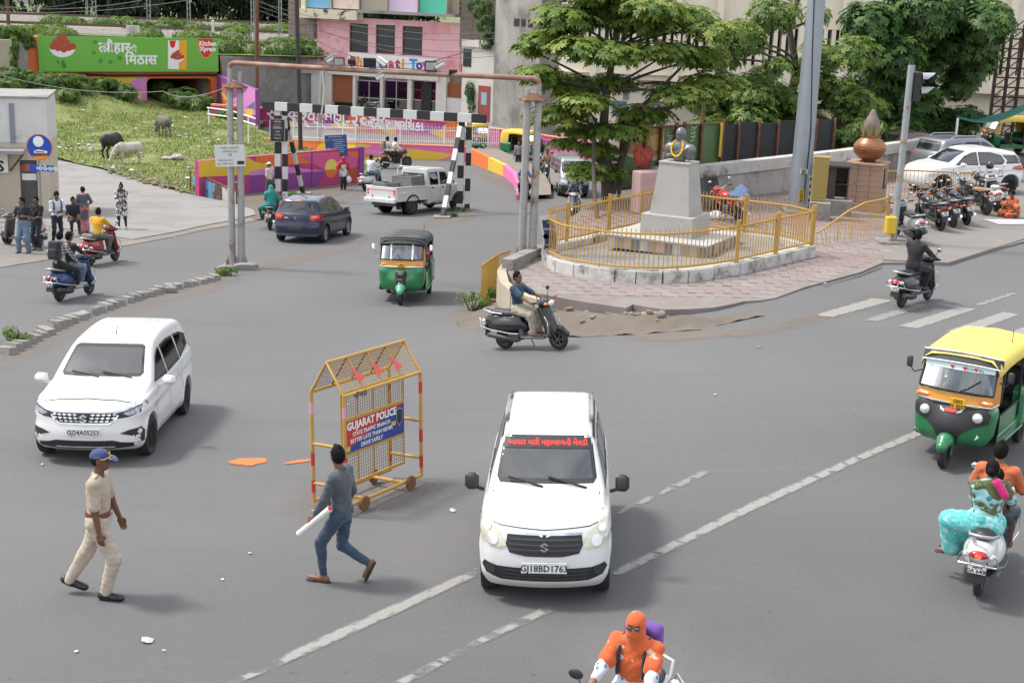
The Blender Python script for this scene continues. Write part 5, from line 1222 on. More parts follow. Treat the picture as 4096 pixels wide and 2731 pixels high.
place(v,(ctr.x,ctr.y,0),hd,'white tall hatchback with red lettering across its windscreen','car');incline(v,tz,1.17,.6)
def small_car(name,sp,paint,glass_hole=False,screens=None,sides=(),lines=(),wheels='alloy',hand=()):
 c=Car(dict(sp,name=name));r=c.root
 for v,p,nm in(screens or()):c.window(p,v,nm,glass_hole,.03)
 for v in 'RL':
  for p in sides:c.window(p,v,'side_window',glass_hole,.025)
  for ln in lines:c.line(ln,v,.014)
  for y,z in hand:c.decal('door_handle',[(y,z),(y+.2,z),(y+.2,z+.035),(y,z+.035)],v,M_CHROME if name=='white_hatchback' else paint,.02,.04)
 return c,r
def swift():
 P=paintm((.018,.026,.055),.25,.5)
 c,r=small_car('blue_hatchback',dict(h=.028,y=(-1.92,1.92),W=.867,H=1.54,axle=(1.24,-1.21),R=.3,k=.13,tum=.36,bow=(.28,.2),tf=.12,tr=.1,prof=[(1.75,.2),(1.9,.35),(1.92,.55),(1.86,.75),(1.65,.9),(1.2,1.),(.85,1.05),(.5,1.28),(.15,1.46),(-.3,1.535),(-.9,1.52),(-1.45,1.45),(-1.62,1.41),(-1.7,1.18),(-1.8,1.02),(-1.86,.92),(-1.88,.7),(-1.92,.55),(-1.88,.34),(-1.75,.22),(0,.18)],belt=[(-1.9,1.02),(0,.96),(1.9,.88)],crease=[(-1.9,.9),(0,.8),(1.3,.78)]),P,False,[('B',[(-.6,1.03),(.6,1.03),(.63,1.08),(.53,1.36),(.48,1.385),(-.48,1.385),(-.53,1.36),(-.63,1.08)],'rear_window'),('F',[(-.6,1.05),(.6,1.05),(.52,1.42),(-.52,1.42)],'windscreen')],([(.72,1.),(.36,1.3),(.1,1.4),(-.05,1.41),(-.07,.985)],[(-.14,.99),(-.12,1.41),(-.6,1.4),(-.85,1.32),(-.8,1.02)]),([(.85,.95),(.82,.5),(.76,.3)],[(-.1,.96),(-.12,.5),(-.14,.3)],[(-.86,1.),(-.82,.75),(-.92,.55)]),hand=((.06,.87),))
 c.sym('tail_lamp',[(.5,.8),(.46,.93),(.5,.96),(.62,.965),(.76,.99),(.83,.98),(.845,.82),(.8,.79),(.65,.785)],'B',M_TAILR,.012);c.sym('brake_lamp',[(.54,.885),(.7,.895),(.7,.93),(.54,.92)],'B',M_TAILON,.018)
 c.decal('brake_lamp',[(-.1,1.4),(.1,1.4),(.1,1.425),(-.1,1.425)],'B',M_TAILON,.012,.05)
 c.decal('plate_recess',[(-.36,.44),(.36,.44),(.32,.6),(-.32,.6)],'B',M_PLAST,.006);plate(r,(0,-1.925,.525),0,rad(4),'',.48,.12,flat((.05,.05,.052),.6))
 c.line([(-.74,.66),(0,.63),(.74,.66)],'B',.012);c.line([(-.66,.98),(-.44,.8),(-.42,.69)],'B',.01);c.line([(.66,.98),(.44,.8),(.42,.69)],'B',.01)
 c.decal('lower_valance',[(-.74,.24),(.74,.24),(.68,.34),(-.68,.34)],'B',M_PLAST,.006);mark(r,(0,-1.885,.86),.1,0,0);c.decal('badge',[(-.42,.845),(-.28,.85),(-.28,.872),(-.42,.867)],'B',M_CHROME,.01,.05)
 for sd in(1,-1):wing(r,(sd*1.,.55,1.02),P,(.1,.07,.075),sd)
 c.finish(P)
 for x in(.76,-.76):wheel(r,x,1.24,.3,.18,.64,'alloy',0,6);wheel(r,x,-1.21,.3,.18,.64,'alloy',0,6)
 return r
v=swift();rr,fr_=T(*c6(620,848)),T(*c6(822,786));rl=T(*c6(235,833));hd=heading(rr,fr_)*.8+.2*(atan2((rr-rl).y,(rr-rl).x))
m=(rr+rl)/2;ctr=Ve((m.x,m.y))+Ve((-sin(hd),cos(hd)))*1.21
place(v,(ctr.x,ctr.y,0),hd,'dusty dark blue hatchback braking beside the twin pipe post','car');incline(v,tz,1.2,.7)
def parked_hatch():
 P=paintm((.69,.69,.685))
 c,r=small_car('white_hatchback',dict(h=.03,y=(-1.99,1.99),W=.867,H=1.51,axle=(1.22,-1.35),R=.31,k=.12,tum=.36,bow=(.28,.16),tf=.13,prof=[(1.8,.2),(1.95,.32),(1.99,.5),(1.95,.68),(1.8,.84),(1.35,.97),(.98,1.03),(.6,1.25),(.2,1.43),(-.2,1.5),(-.8,1.5),(-1.4,1.42),(-1.65,1.36),(-1.8,1.15),(-1.9,1.),(-1.98,.85),(-1.99,.55),(-1.92,.3),(-1.8,.22),(0,.19)],belt=[(-1.9,1.02),(0,.95),(1.9,.86)],crease=[(-1.9,.88),(0,.76),(1.3,.7)]),P,False,[('F',[(-.6,1.03),(.6,1.03),(.52,1.4),(-.52,1.4)],'windscreen'),('B',[(-.58,1.05),(.58,1.05),(.5,1.32),(-.5,1.32)],'rear_window')],([(.78,.97),(.42,1.26),(.12,1.37),(-.05,1.385),(-.07,.965)],[(-.13,.965),(-.11,1.385),(-.6,1.38),(-.98,1.29),(-1.1,1.1),(-1.,1.)]),([(.88,.93),(.86,.5),(.8,.3)],[(-.09,.94),(-.11,.5),(-.13,.3)],[(-1.05,.98),(-.98,.75),(-1.08,.55)],[(.8,.3),(-1.,.3)]),hand=((.1,.8),(-.85,.83)))
 for sd in(1,-1):
  c.decal('quarter_panel',[(-1.12,1.02),(-1.2,1.12),(-1.02,1.3),(-1.55,1.3),(-1.72,1.1),(-1.7,1.03)],'R' if sd>0 else 'L',G_DARK,.006)
  wing(r,(sd*.98,.62,1.),P,(.1,.08,.07),sd)
 c.sym('tail_lamp',[(-1.35,.85),(-1.42,.92),(-1.75,1.),(-1.97,.97),(-2.,.84),(-1.75,.82)],'R',M_TAILR,.012);c.sym('headlamp',[(1.28,.78),(1.4,.86),(1.62,.84),(1.84,.74),(1.82,.66),(1.6,.69)],'R',M_LAMP,.01)
 c.finish(P)
 for x in(.77,-.77):wheel(r,x,1.22,.31,.19,.68,'alloy',0,8);wheel(r,x,-1.35,.31,.19,.68,'alloy',0,8)
 return r
fw1=S(*c8(1445,402),.09);fw2=S(4096+150,600+395*C,.09);v=parked_hatch();hd=heading(fw2,fw1)
fdir=Ve((-sin(hd),cos(hd)));lft=Ve((-fdir.y,fdir.x));ctr=fw1.xy-fdir*1.22-lft*.77
ctr=fw1.xy-fdir*1.22-Ve((-sin(hd+pi/2),cos(hd+pi/2)))*.77+Ve((.55,0));v.scale=(1.05,1.05,1.05)
place(v,(ctr.x,ctr.y,.092),hd,'white hatchback parked behind the row of motorcycles','car');PARK=(ctr,hd,fdir)
def suv():
 P=paintm((.22,.23,.25),.5)
 c,r=small_car('silver_estate_car',dict(h=.036,y=(-2.15,2.17),W=.91,H=1.66,axle=(1.35,-1.32),R=.34,k=.11,tum=.28,bow=(.24,.12),prof=[(1.95,.25),(2.12,.4),(2.17,.6),(2.12,.85),(1.9,1.),(1.2,1.1),(.95,1.15),(.3,1.56),(0,1.63),(-.8,1.65),(-1.6,1.61),(-1.85,1.5),(-2.,1.2),(-2.12,1.),(-2.15,.6),(-2.05,.3),(0,.24)],belt=[(-2,1.1),(0,1.06),(2,.98)]),P,False,[('F',[(-.62,1.16),(.62,1.16),(.56,1.52),(-.56,1.52)],'windscreen'),('B',[(-.6,1.15),(.6,1.15),(.55,1.5),(-.55,1.5)],'rear_window')],([(.75,1.1),(.3,1.42),(.05,1.5),(-.05,1.5),(-.07,1.09)],[(-.14,1.09),(-.12,1.5),(-.7,1.5),(-.95,1.44),(-.9,1.12)],[(-1.03,1.13),(-1.05,1.46),(-1.5,1.42),(-1.72,1.2)]),([(0.,1.),(-.02,.4)],),hand=((.05,.98),))
 c.sym('tail_lamp',[(-1.92,.95),(-1.9,1.15),(-2.,1.2),(-2.14,1.),(-2.15,.9)],'R',M_TAILR,.012)
 for sd in(1,-1):tb('roof_rail',M_ALLOY,r,[(sd*.56,-.1,1.645),(sd*.57,-.25,1.7),(sd*.57,-1.2,1.7),(sd*.56,-1.4,1.62)],.022,8,sm=40)
 c.finish(P)
 for x in(.8,-.8):wheel(r,x,1.35,.34,.2);wheel(r,x,-1.32,.34,.2)
 return r
v=suv();p=S(*c4(1690,1790),.09);hd2=hd+pi+rad(10);f2=Ve((-sin(hd2),cos(hd2)))
ctr=ctr+Ve((1.2,3.4));place(v,(ctr.x,ctr.y,.092),hd2,'silver grey estate car with roof rails parked behind the white hatchback','car')
def sedan():
 P=paintm((.1,.065,.05),.35,nm='brown_sedan_paint')
 c,r=small_car('brown_sedan',dict(h=.036,y=(-2.2,2.2),W=.865,H=1.48,axle=(1.35,-1.3),R=.31,k=.12,tum=.34,bow=(.26,.2),prof=[(2.,.22),(2.15,.4),(2.2,.58),(2.1,.78),(1.6,.92),(1.1,1.),(.4,1.38),(0,1.46),(-.5,1.47),(-1.,1.38),(-1.5,1.12),(-2.,1.06),(-2.15,.95),(-2.2,.7),(-2.1,.3),(0,.2)],belt=[(-2,.99),(2,.9)]),P,False,[('B',[(-.5,1.12),(.5,1.12),(.45,1.36),(-.45,1.36)],'rear_window'),('F',[(-.6,1.02),(.6,1.02),(.5,1.38),(-.5,1.38)],'windscreen')],([(.7,.98),(.3,1.28),(0,1.36),(-.05,.97)],[(-.12,.98),(-.1,1.36),(-.6,1.33),(-1.05,1.1),(-1.,1.02)]))
 c.sym('tail_lamp',[(.45,.8),(.45,.92),(.8,.98),(.84,.88),(.7,.8)],'B',M_TAILR,.012);c.sym('tail_lamp',[(-1.8,.92),(-2.,.98),(-2.15,.92),(-2.16,.82)],'R',M_TAILR,.012)
 c.finish(P)
 for x in(.76,-.76):wheel(r,x,1.35,.31);wheel(r,x,-1.3,.31)
 return r
v=sedan();ctr2=ctr+Ve((-1.2,3.4));place(v,(ctr2.x,ctr2.y,.092),hd2+rad(4),'dark brown sedan parked nose in behind the silver estate car','car')
def van():
 P=paintm((.36,.38,.4),.45)
 c,r=small_car('silver_van',dict(h=.032,y=(-1.84,1.84),W=.737,H=1.8,axle=(.95,-1.4),R=.29,k=.09,tum=.14,bow=(.2,.06),tf=.08,prof=[(1.72,.22),(1.82,.4),(1.84,.6),(1.8,.85),(1.72,1.),(1.55,1.08),(1.35,1.2),(.95,1.66),(.75,1.76),(.2,1.8),(-1.,1.8),(-1.6,1.76),(-1.78,1.6),(-1.84,1.),(-1.84,.5),(-1.75,.25),(0,.2)],belt=[(-2,1.05),(2,1.)]),P,True,[('F',[(-.57,1.14),(.57,1.14),(.6,1.18),(.555,1.62),(.5,1.65),(-.5,1.65),(-.555,1.62),(-.6,1.18)],'windscreen'),('B',[(-.5,1.1),(.5,1.1),(.5,1.6),(-.5,1.6)],'rear_window')],([(1.25,1.08),(.85,1.55),(.55,1.62),(.42,1.62),(.4,1.06)],[(.3,1.06),(.32,1.62),(-.5,1.62),(-.5,1.06)],[(-.6,1.06),(-.6,1.62),(-1.5,1.6),(-1.5,1.08)]),([(.36,1.),(.34,.3)],))
 c.decal('front_bumper',[(-.72,.26),(.72,.26),(.72,.6),(-.72,.6)],'F',mat((.035,.038,.045),.5,var=.1),.014);c.sym('headlamp',[(.42,.68),(.68,.7),(.67,.86),(.44,.82)],'F',M_LAMP,.012);c.decal('grille',[(-.36,.66),(.36,.66),(.36,.78),(-.36,.78)],'F',M_PLAST,.012);plate(r,(0,1.87,.46),pi,0,'GJ02CP4471',.45,.11)
 rk=MB()
 for z in(1.86,1.93):
  rk.tube([(-.58,.55,z),(.58,.55,z),(.58,-.9,z),(-.58,-.9,z)],.014,6,closed=True)
 for y in(.55,.1,-.35,-.9):rk.bar((-.58,y,1.86),(.58,y,1.86),.02)
 for x in(-.58,.58):
  for y in(.55,-.2,-.9):rk.bar((x,y,1.72),(x,y,1.93),.02)
 rk.bd('roof_rack',M_ALLOY,r);interior(c,.4,(.3,-.6),1.15,1.1,.66,1.7)
 for sd in(1,-1):wing(r,(sd*.86,1.1,1.2),M_PLAST,(.06,.05,.1),sd)
 c.finish(P)
 for x in(.64,-.64):wheel(r,x,.95,.29,.16,.62,'steel');wheel(r,x,-1.4,.29,.16,.62,'steel')
 return r
v=van();fa=T(*c7(420,415));fb_=T(*c7(680,428));mid=(fa+fb_)/2;hd=pi+rad(8);ctr=mid.xy-Ve((-sin(hd),cos(hd)))*.95
place(v,(ctr.x,ctr.y,0),hd,'silver van with a roof rack and black bumper coming up the road','van');incline(v,tz,1.2,.6)
def pickup():
 WP=paintm((.62,.62,.6),dirty=.4)
 c=Car(dict(name='white_pickup',h=.028,y=(-.42,2.38),W=.83,H=1.86,axle=(1.58,-9),R=.36,k=.055,tum=.13,bow=(.06,.02),tf=.03,tr=0,prof=[(2.3,.42),(2.36,.6),(2.36,.98),(2.3,1.08),(1.3,1.2),(1.18,1.24),(.92,1.72),(.84,1.8),(.6,1.84),(-.1,1.85),(-.36,1.82),(-.4,1.74),(-.42,1.1),(-.42,.42),(0,.4),(2.,.4)],belt=[(-1,1.12),(3,1.12)],zm=.8))
 r=c.root
 c.window([(-.62,1.26),(.62,1.26),(.58,1.68),(-.58,1.68)],'F','windscreen');c.window([(-.58,1.24),(.58,1.24),(.56,1.62),(-.56,1.62)],'B','rear_window',True,.05)
 for v in 'RL':
  c.window([(1.12,1.17),(.9,1.66),(.44,1.68),(.42,1.16)],v,'side_window');c.window([(.3,1.16),(.31,1.68),(-.24,1.67),(-.24,1.16)],v,'side_window')
  for ln in([(1.18,1.14),(1.16,.8),(1.08,.5)],[(.37,1.14),(.36,.8),(.34,.46)],[(-.29,1.7),(-.3,.9),(-.22,.6)],[(1.05,.5),(-.2,.46)]):c.line(ln,v,.014)
  for y in(.45,-.2):c.decal('door_handle',[(y,1.03),(y+.14,1.03),(y+.14,1.07),(y,1.07)],v,M_PLAST,.02,.05)
  c.decal('stripe',[(1.06,.88),(.55,.7),(.7,.74),(.95,.8)],v,flat((.8,.4,.02),.5),.008,.05);c.decal('stripe',[(1.06,.84),(.62,.66),(.78,.69)],v,flat((.6,.04,.03),.5),.009,.05)
 c.finish(WP)
 b=MB();b.box((0,-1.44,.66),(1.62,2.,.08));b.bd('bed_floor',WP,r)
 for sd in(1,-1):
  w=MB();w.box((sd*.8,-1.44,.9),(.07,2.,.5),bev=.02);w.box((sd*.8,-1.44,1.145),(.12,2.02,.05),bev=.015);w.box((sd*.815,-1.44,.62),(.05,1.98,.1),bev=.01);w.bd('bed_side',WP,r,30)
  a_=MB();n=10
  for i in range(n):
   t0,t1=pi*i/n,pi*(i+1)/n;R0=.43;a_.add([(sd*.83,-1.42+R0*cos(t0),.36+R0*sin(t0)),(sd*.89,-1.42+R0*cos(t0),.36+R0*sin(t0)),(sd*.89,-1.42+R0*cos(t1),.36+R0*sin(t1)),(sd*.83,-1.42+R0*cos(t1),.36+R0*sin(t1))],[(0,1,2,3)])
   a_.add([(sd*.842,-1.42+R0*cos(t0),.36+R0*sin(t0)),(sd*.842,-1.42+R0*cos(t1),.36+R0*sin(t1)),(sd*.842,-1.42+(R0+.05)*cos(t1),.36+(R0+.05)*sin(t1)),(sd*.842,-1.42+(R0+.05)*cos(t0),.36+(R0+.05)*sin(t0))],[(0,1,2,3)])
  a_.bd('wheel_arch',M_PLAST,r)
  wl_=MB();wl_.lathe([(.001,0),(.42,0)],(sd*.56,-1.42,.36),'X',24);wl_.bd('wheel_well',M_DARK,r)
  bx('tail_lamp',M_TAILR,r,(sd*.7,-2.46,.93),(.09,.03,.22),bev=.01);bx('brake_lamp',M_TAILON,r,(sd*.7,-2.478,.9),(.07,.02,.07),bev=.01)
  bx('mud_flap',M_PLAST,r,(sd*.6,-2.05,.38),(.26,.02,.3));bx('side_step',mat((.12,.075,.055),.8),r,(sd*.62,.3,.34),(.16,1.5,.05),bev=.02)
 tg=MB();tg.box((0,-2.44,.9),(1.54,.05,.5),bev=.015);tg.mt(1).box((0,-2.468,1.02),(1.3,.01,.015));tg.mt(2).box((-.45,-2.47,.75),(.03,.02,.1));tg.box((.45,-2.47,.75),(.03,.02,.1));tg.bd('tailgate',[WP,flat((.6,.04,.03),.5),M_PLAST],r)
 bp=MB();bp.box((0,-2.52,.6),(1.66,.16,.17),bev=.02);bp.mt(1)
 for x in(-.6,-.3,.3,.6):bp.box((x,-2.602,.6),(.02,.006,.03))
 bp.bd('rear_bumper',[WP,M_PLAST],r,30)
 hp=MB();hp.tube([(-.78,-.52,1.15),(-.77,-.5,1.78),(-.66,-.5,1.87),(.66,-.5,1.87),(.77,-.5,1.78),(.78,-.52,1.15)],.03,8);hp.bd('roll_bar',WP,r,40)
 ch=MB();ch.box((.35,-.1,.45),(.08,4.4,.12));ch.box((-.35,-.1,.45),(.08,4.4,.12));ch.box((0,-1.42,.36),(1.3,.12,.12));ch.box((0,-2.3,.42),(1.2,.1,.1));ch.bd('chassis',M_ENG,r)
 interior(c,.5,(.35,-.1),.95,1.1,.74,1.7)
 wing(r,(.98,1.05,1.25),M_PLAST,(.05,.06,.09),1);wing(r,(-.98,1.05,1.25),M_PLAST,(.05,.06,.09),-1)
 c.decal('grille',[(-.5,.8),(.5,.8),(.5,1.),(-.5,1.)],'F',M_PLAST,.01);c.sym('headlamp',[(.56,.82),(.76,.82),(.76,.98),(.56,.98)],'F',M_LAMP,.012)
 for x in(.72,-.72):wheel(r,x,1.58,.36,.22,.58,'steel');wheel(r,x,-1.42,.36,.22,.58,'steel')
 return r
v=pickup();rr,fr_=T(*c6(1420,594)),T(*c6(1802,556));rl=T(*c6(1182,577));hd=heading(rr,fr_)
ax=Ve((cos(hd),sin(hd)));fd=Ve((-sin(hd),cos(hd)));ctr=rr.xy-ax*.72+fd*1.42
place(v,(ctr.x,ctr.y,0),hd,'white double cab pickup carrying grey metal sheets','pickup');incline(v,tz,1.5,.7);PICK=v
M_SHEETM=mat((.24,.235,.22),.5,.5,var=.15,scale=2,dirt=(.13,.11,.09),dscale=2)
def crate(nm,x,y,w,l,h,rz,lab):
 root=empty(nm,(0,0,0),0,lab,'metal box');mb=MB()
 for(cx,cy,sx,sy)in((0,-l/2,w,.02),(0,l/2,w,.02),(-w/2,0,.02,l),(w/2,0,.02,l)):
  p=bx('side',M_SHEETM,root,(cx,cy,h/2),(sx+.012,sy+.012,h));e_=MB();e_.box((cx,cy,h+.01),(sx+.04,sy+.04,.03));e_.box((cx,cy,h*.6),(sx+.03,sy+.03,.02));e_.bd('rim',M_STEEL,p)
 bx('bottom',M_SHEETM,root,(0,0,.02),(w,l,.02))
 root.matrix_world=PICK.matrix_basis@Mx.Translation((x,y,.71))@Mx.Rotation(rz,4,'Z');return root
crate('metal_box',.22,-1.05,.95,.85,.82,rad(6),'tall open grey sheet metal box in the pickup bed');crate('metal_box',-.3,-1.8,.8,.7,.55,rad(-12),'low open grey sheet metal box beside the tailgate')
S_PAINT=paintm((.55,.55,.54),nm='scooter_paint');S_DARK=flat((.016,.016,.018),.28,coat=.5);M_GREYP=flat((.11,.11,.115),.5);B_PAINT=paintm((.012,.012,.014),nm='bike_paint');M_GRAB=flat((.42,.42,.43),.35,metal=.7)
def bwheel(root,y,R,w,alloy=True,nm='wheel',spokes=5):
 mb=MB();mb.lathe([(R-w*.95,-w*.42),(R-w*.45,-w*.5),(R-w*.1,-w*.3),(R,0),(R-w*.1,w*.3),(R-w*.45,w*.5),(R-w*.95,w*.42),(R-w*.95,-w*.42)],(0,0,0),'X',28)
 o=mb.bd(nm,M_RUB,root,50);o.location=(0,y,R);rm=MB();rr=R-w*.95
 rm.lathe([(rr*.88,-w*.28),(rr,-w*.4),(rr,w*.4),(rr*.88,w*.28),(rr*.88,-w*.28)],(0,0,0),'X',24);rm.lathe([(.001,-w*.6),(rr*.3,-w*.6),(rr*.34,0),(rr*.3,w*.6),(.001,w*.6)],(0,0,0),'X',14)
 for i in range(spokes):a=i*2*pi/spokes;rm.bar((0,cos(a)*rr*.25,sin(a)*rr*.25),(0,cos(a)*rr*.92,sin(a)*rr*.92),rr*.16,w*.3)
 rm.bd('rim',M_GREYP,o,40);return o
def smir(root,base,head,m=M_PLAST,r=(.065,.018,.045)):
 mb=MB();mb.tube([base,(base[0]+(head[0]-base[0])*.55,base[1]+.01,base[2]+(head[2]-base[2])*.75),head],.007,6);mb.ell(head,r,8);g=mb.bd('mirror',m,root,60)
 MB().ell((head[0],head[1]-r[1]*.6,head[2]),(r[0]*.88,r[1]*.6,r[2]*.88),8).bd('mirror_glass',M_MIRROR,g,60)
def make_scooter():
 r=empty('scooter');h=.016
 s=SDF((-.26,-.98,.22),(.26,.02,.8),h,.05)
 s.ell((0.,-.46,.53),(.225,.48,.19)).ell((0,-.78,.62),(.155,.24,.125)).cap((0,-.2,.5),(0,-.05,.46),.13,.1).box((0,-.42,.65),(.13,.34,.07),.05)
 s.plane((0,0,.3),(0,.1,-1),.03);s.plane((0,0,.735),(0,.12,1),.03)
 link('rear_body',s.mesh('rear_body',S_PAINT),r)
 s=SDF((-.24,.3,.22),(.24,.82,1.),h,.04);R=np.array(Mx.Rotation(rad(17),3,'X'))
 s.box((0,.49,.6),(.205,.045,.34),.04,R,taper=-.05).cap((0,.6,.4),(0,.47,.86),.11,.085).ell((0,.55,.5),(.16,.09,.18))
 link('apron',s.mesh('apron',S_PAINT),r)
 bx('leg_shield',S_DARK,r,(0,.435,.6),(.33,.05,.6),M=Mx.Rotation(rad(17),3,'X'),bev=.045,sm=40)
 s=SDF((-.2,.4,.18),(.2,1.,.5),h,.03);s.cap((0,.56,.44),(0,.76,.44),.075,.07).cap((0,.76,.44),(0,.9,.33),.07,.05);s.ell((0,.68,.21),(.3,.225,.225),op='c',k=.005);link('front_mudguard',s.mesh('front_mudguard',S_PAINT),r)
 s=SDF((-.25,.28,.86),(.25,.64,1.1),h,.03);s.ell((0,.46,.98),(.2,.14,.085)).ell((0,.54,.97),(.13,.09,.075)).cap((-.17,.42,.99),(.17,.42,.99),.05);link('handlebar_cowl',s.mesh('handlebar_cowl',S_PAINT),r)
 mb=MB();mb.ell((0,.595,.965),(.115,.05,.062),10);mb.bd('headlamp',M_LAMP,r,60)
 for sd in(1,-1):MB().ell((sd*.15,.55,.965),(.045,.05,.035),8).bd('indicator',M_INDIC,r,60);MB().ell((sd*.135,-.95,.62),(.05,.05,.04),8).bd('rear_indicator',M_LAMP,r,60)
 bx('dial_panel',M_PLAST,r,(0,.375,1.035),(.22,.1,.03),M=Mx.Rotation(rad(25),3,'X'),bev=.012,sm=40)
 f=MB();f.box((0,.17,.275),(.36,.56,.05),bev=.02);f.box((0,-.12,.36),(.26,.1,.22),bev=.03);f.bd('floorboard',M_GREYP,r,40)
 s=SDF((-.2,-.85,.62),(.2,.08,.92),h,.05);s.cap((0,-.02,.735),(0,-.4,.745),.115,.13,fl=.62,ax=(0,0,1)).cap((0,-.42,.755),(0,-.72,.79),.13,.115,fl=.62,ax=(0,0,1));link('seat',s.mesh('seat',M_SEAT),r)
 g=MB();g.tube([(.13,-.5,.76),(.155,-.72,.79),(.12,-.93,.84),(0,-.98,.85),(-.12,-.93,.84),(-.155,-.72,.79),(-.13,-.5,.76)],[.018,.02,.022,.022,.022,.02,.018],8);g.bd('grab_rail',M_GRAB,r,50)
 MB().ell((0,-.985,.635),(.105,.045,.05),10).bd('tail_lamp',M_TAILR,r,60);MB().ell((0,-1.01,.63),(.045,.03,.028),8).bd('brake_lamp',M_TAILON,r,60)
 fl=MB();fl.box((0,-.95,.42),(.2,.02,.26),M=Mx.Rotation(rad(-14),3,'X'),bev=.01);fl.bd('rear_mudguard',M_PLAST,r)
 plate(r,(0,-.985,.475),0,rad(-14),'GJ02',.2,.12,two='DA 6408',size=.06)
 e=MB();e.box((-.12,-.42,.27),(.12,.52,.2),bev=.04);e.box((.06,-.3,.27),(.22,.26,.2),bev=.04);e.cyl((0.,-.58,.21),(-.1,-.58,.21),.06);e.bd('engine',M_ENG,r,40)
 x=MB();x.tube([(.1,-.2,.22),(.15,-.34,.24),(.165,-.48,.27),(.175,-.86,.34)],[.02,.03,.055,.05],10);x.bd('exhaust',M_ENG,r,50)
 fk=MB();fk.tube([(.075,.68,.22),(.075,.6,.42)],.018,8);fk.tube([(-.075,.68,.22),(-.075,.6,.42)],.018,8);fk.tube([(0,.58,.45),(0,.44,.95)],.025,8);fk.bd('fork',M_ENG,r)
 b=MB();b.tube([(-.35,.34,1.015),(-.2,.4,1.),(.2,.4,1.),(.35,.34,1.015)],.013,8);b.mt(1);b.cyl((-.36,.335,1.016),(-.22,.39,1.),.02);b.cyl((.36,.335,1.016),(.22,.39,1.),.02);b.mt(0)
 for sd in(1,-1):b.tube([(sd*.2,.43,1.),(sd*.3,.42,.985),(sd*.37,.38,.98)],.006,6)
 b.bd('handlebar',[M_CHROME,M_PLAST],r,50)
 for sd in(1,-1):smir(r,(sd*.19,.4,1.02),(sd*.3,.38,1.22))
 c=MB()
 c.tube([(.2,-.12,.36),(.245,-.3,.38),(.25,-.75,.46),(.2,-1.,.52),(0,-1.05,.535),(-.2,-1.,.52),(-.25,-.75,.46),(-.245,-.3,.38),(-.2,-.12,.36)],.011,6)
 for sd in(1,-1):c.tube([(sd*.22,-.96,.52),(sd*.2,-1.,.62),(sd*.13,-1.03,.68),(sd*.07,-1.05,.54)],.009,6);c.tube([(sd*.19,.52,.3),(sd*.25,.6,.42),(sd*.24,.6,.62),(sd*.2,.52,.72)],.01,6)
 c.bd('crash_guard',M_CHROME,r,50)
 bwheel(r,.68,.215,.095);bwheel(r,-.58,.215,.095)
 st=MB();st.tube([(-.12,-.05,.26),(-.22,-.02,.02)],.01,6);st.bd('stand',M_ENG,r)
 return r
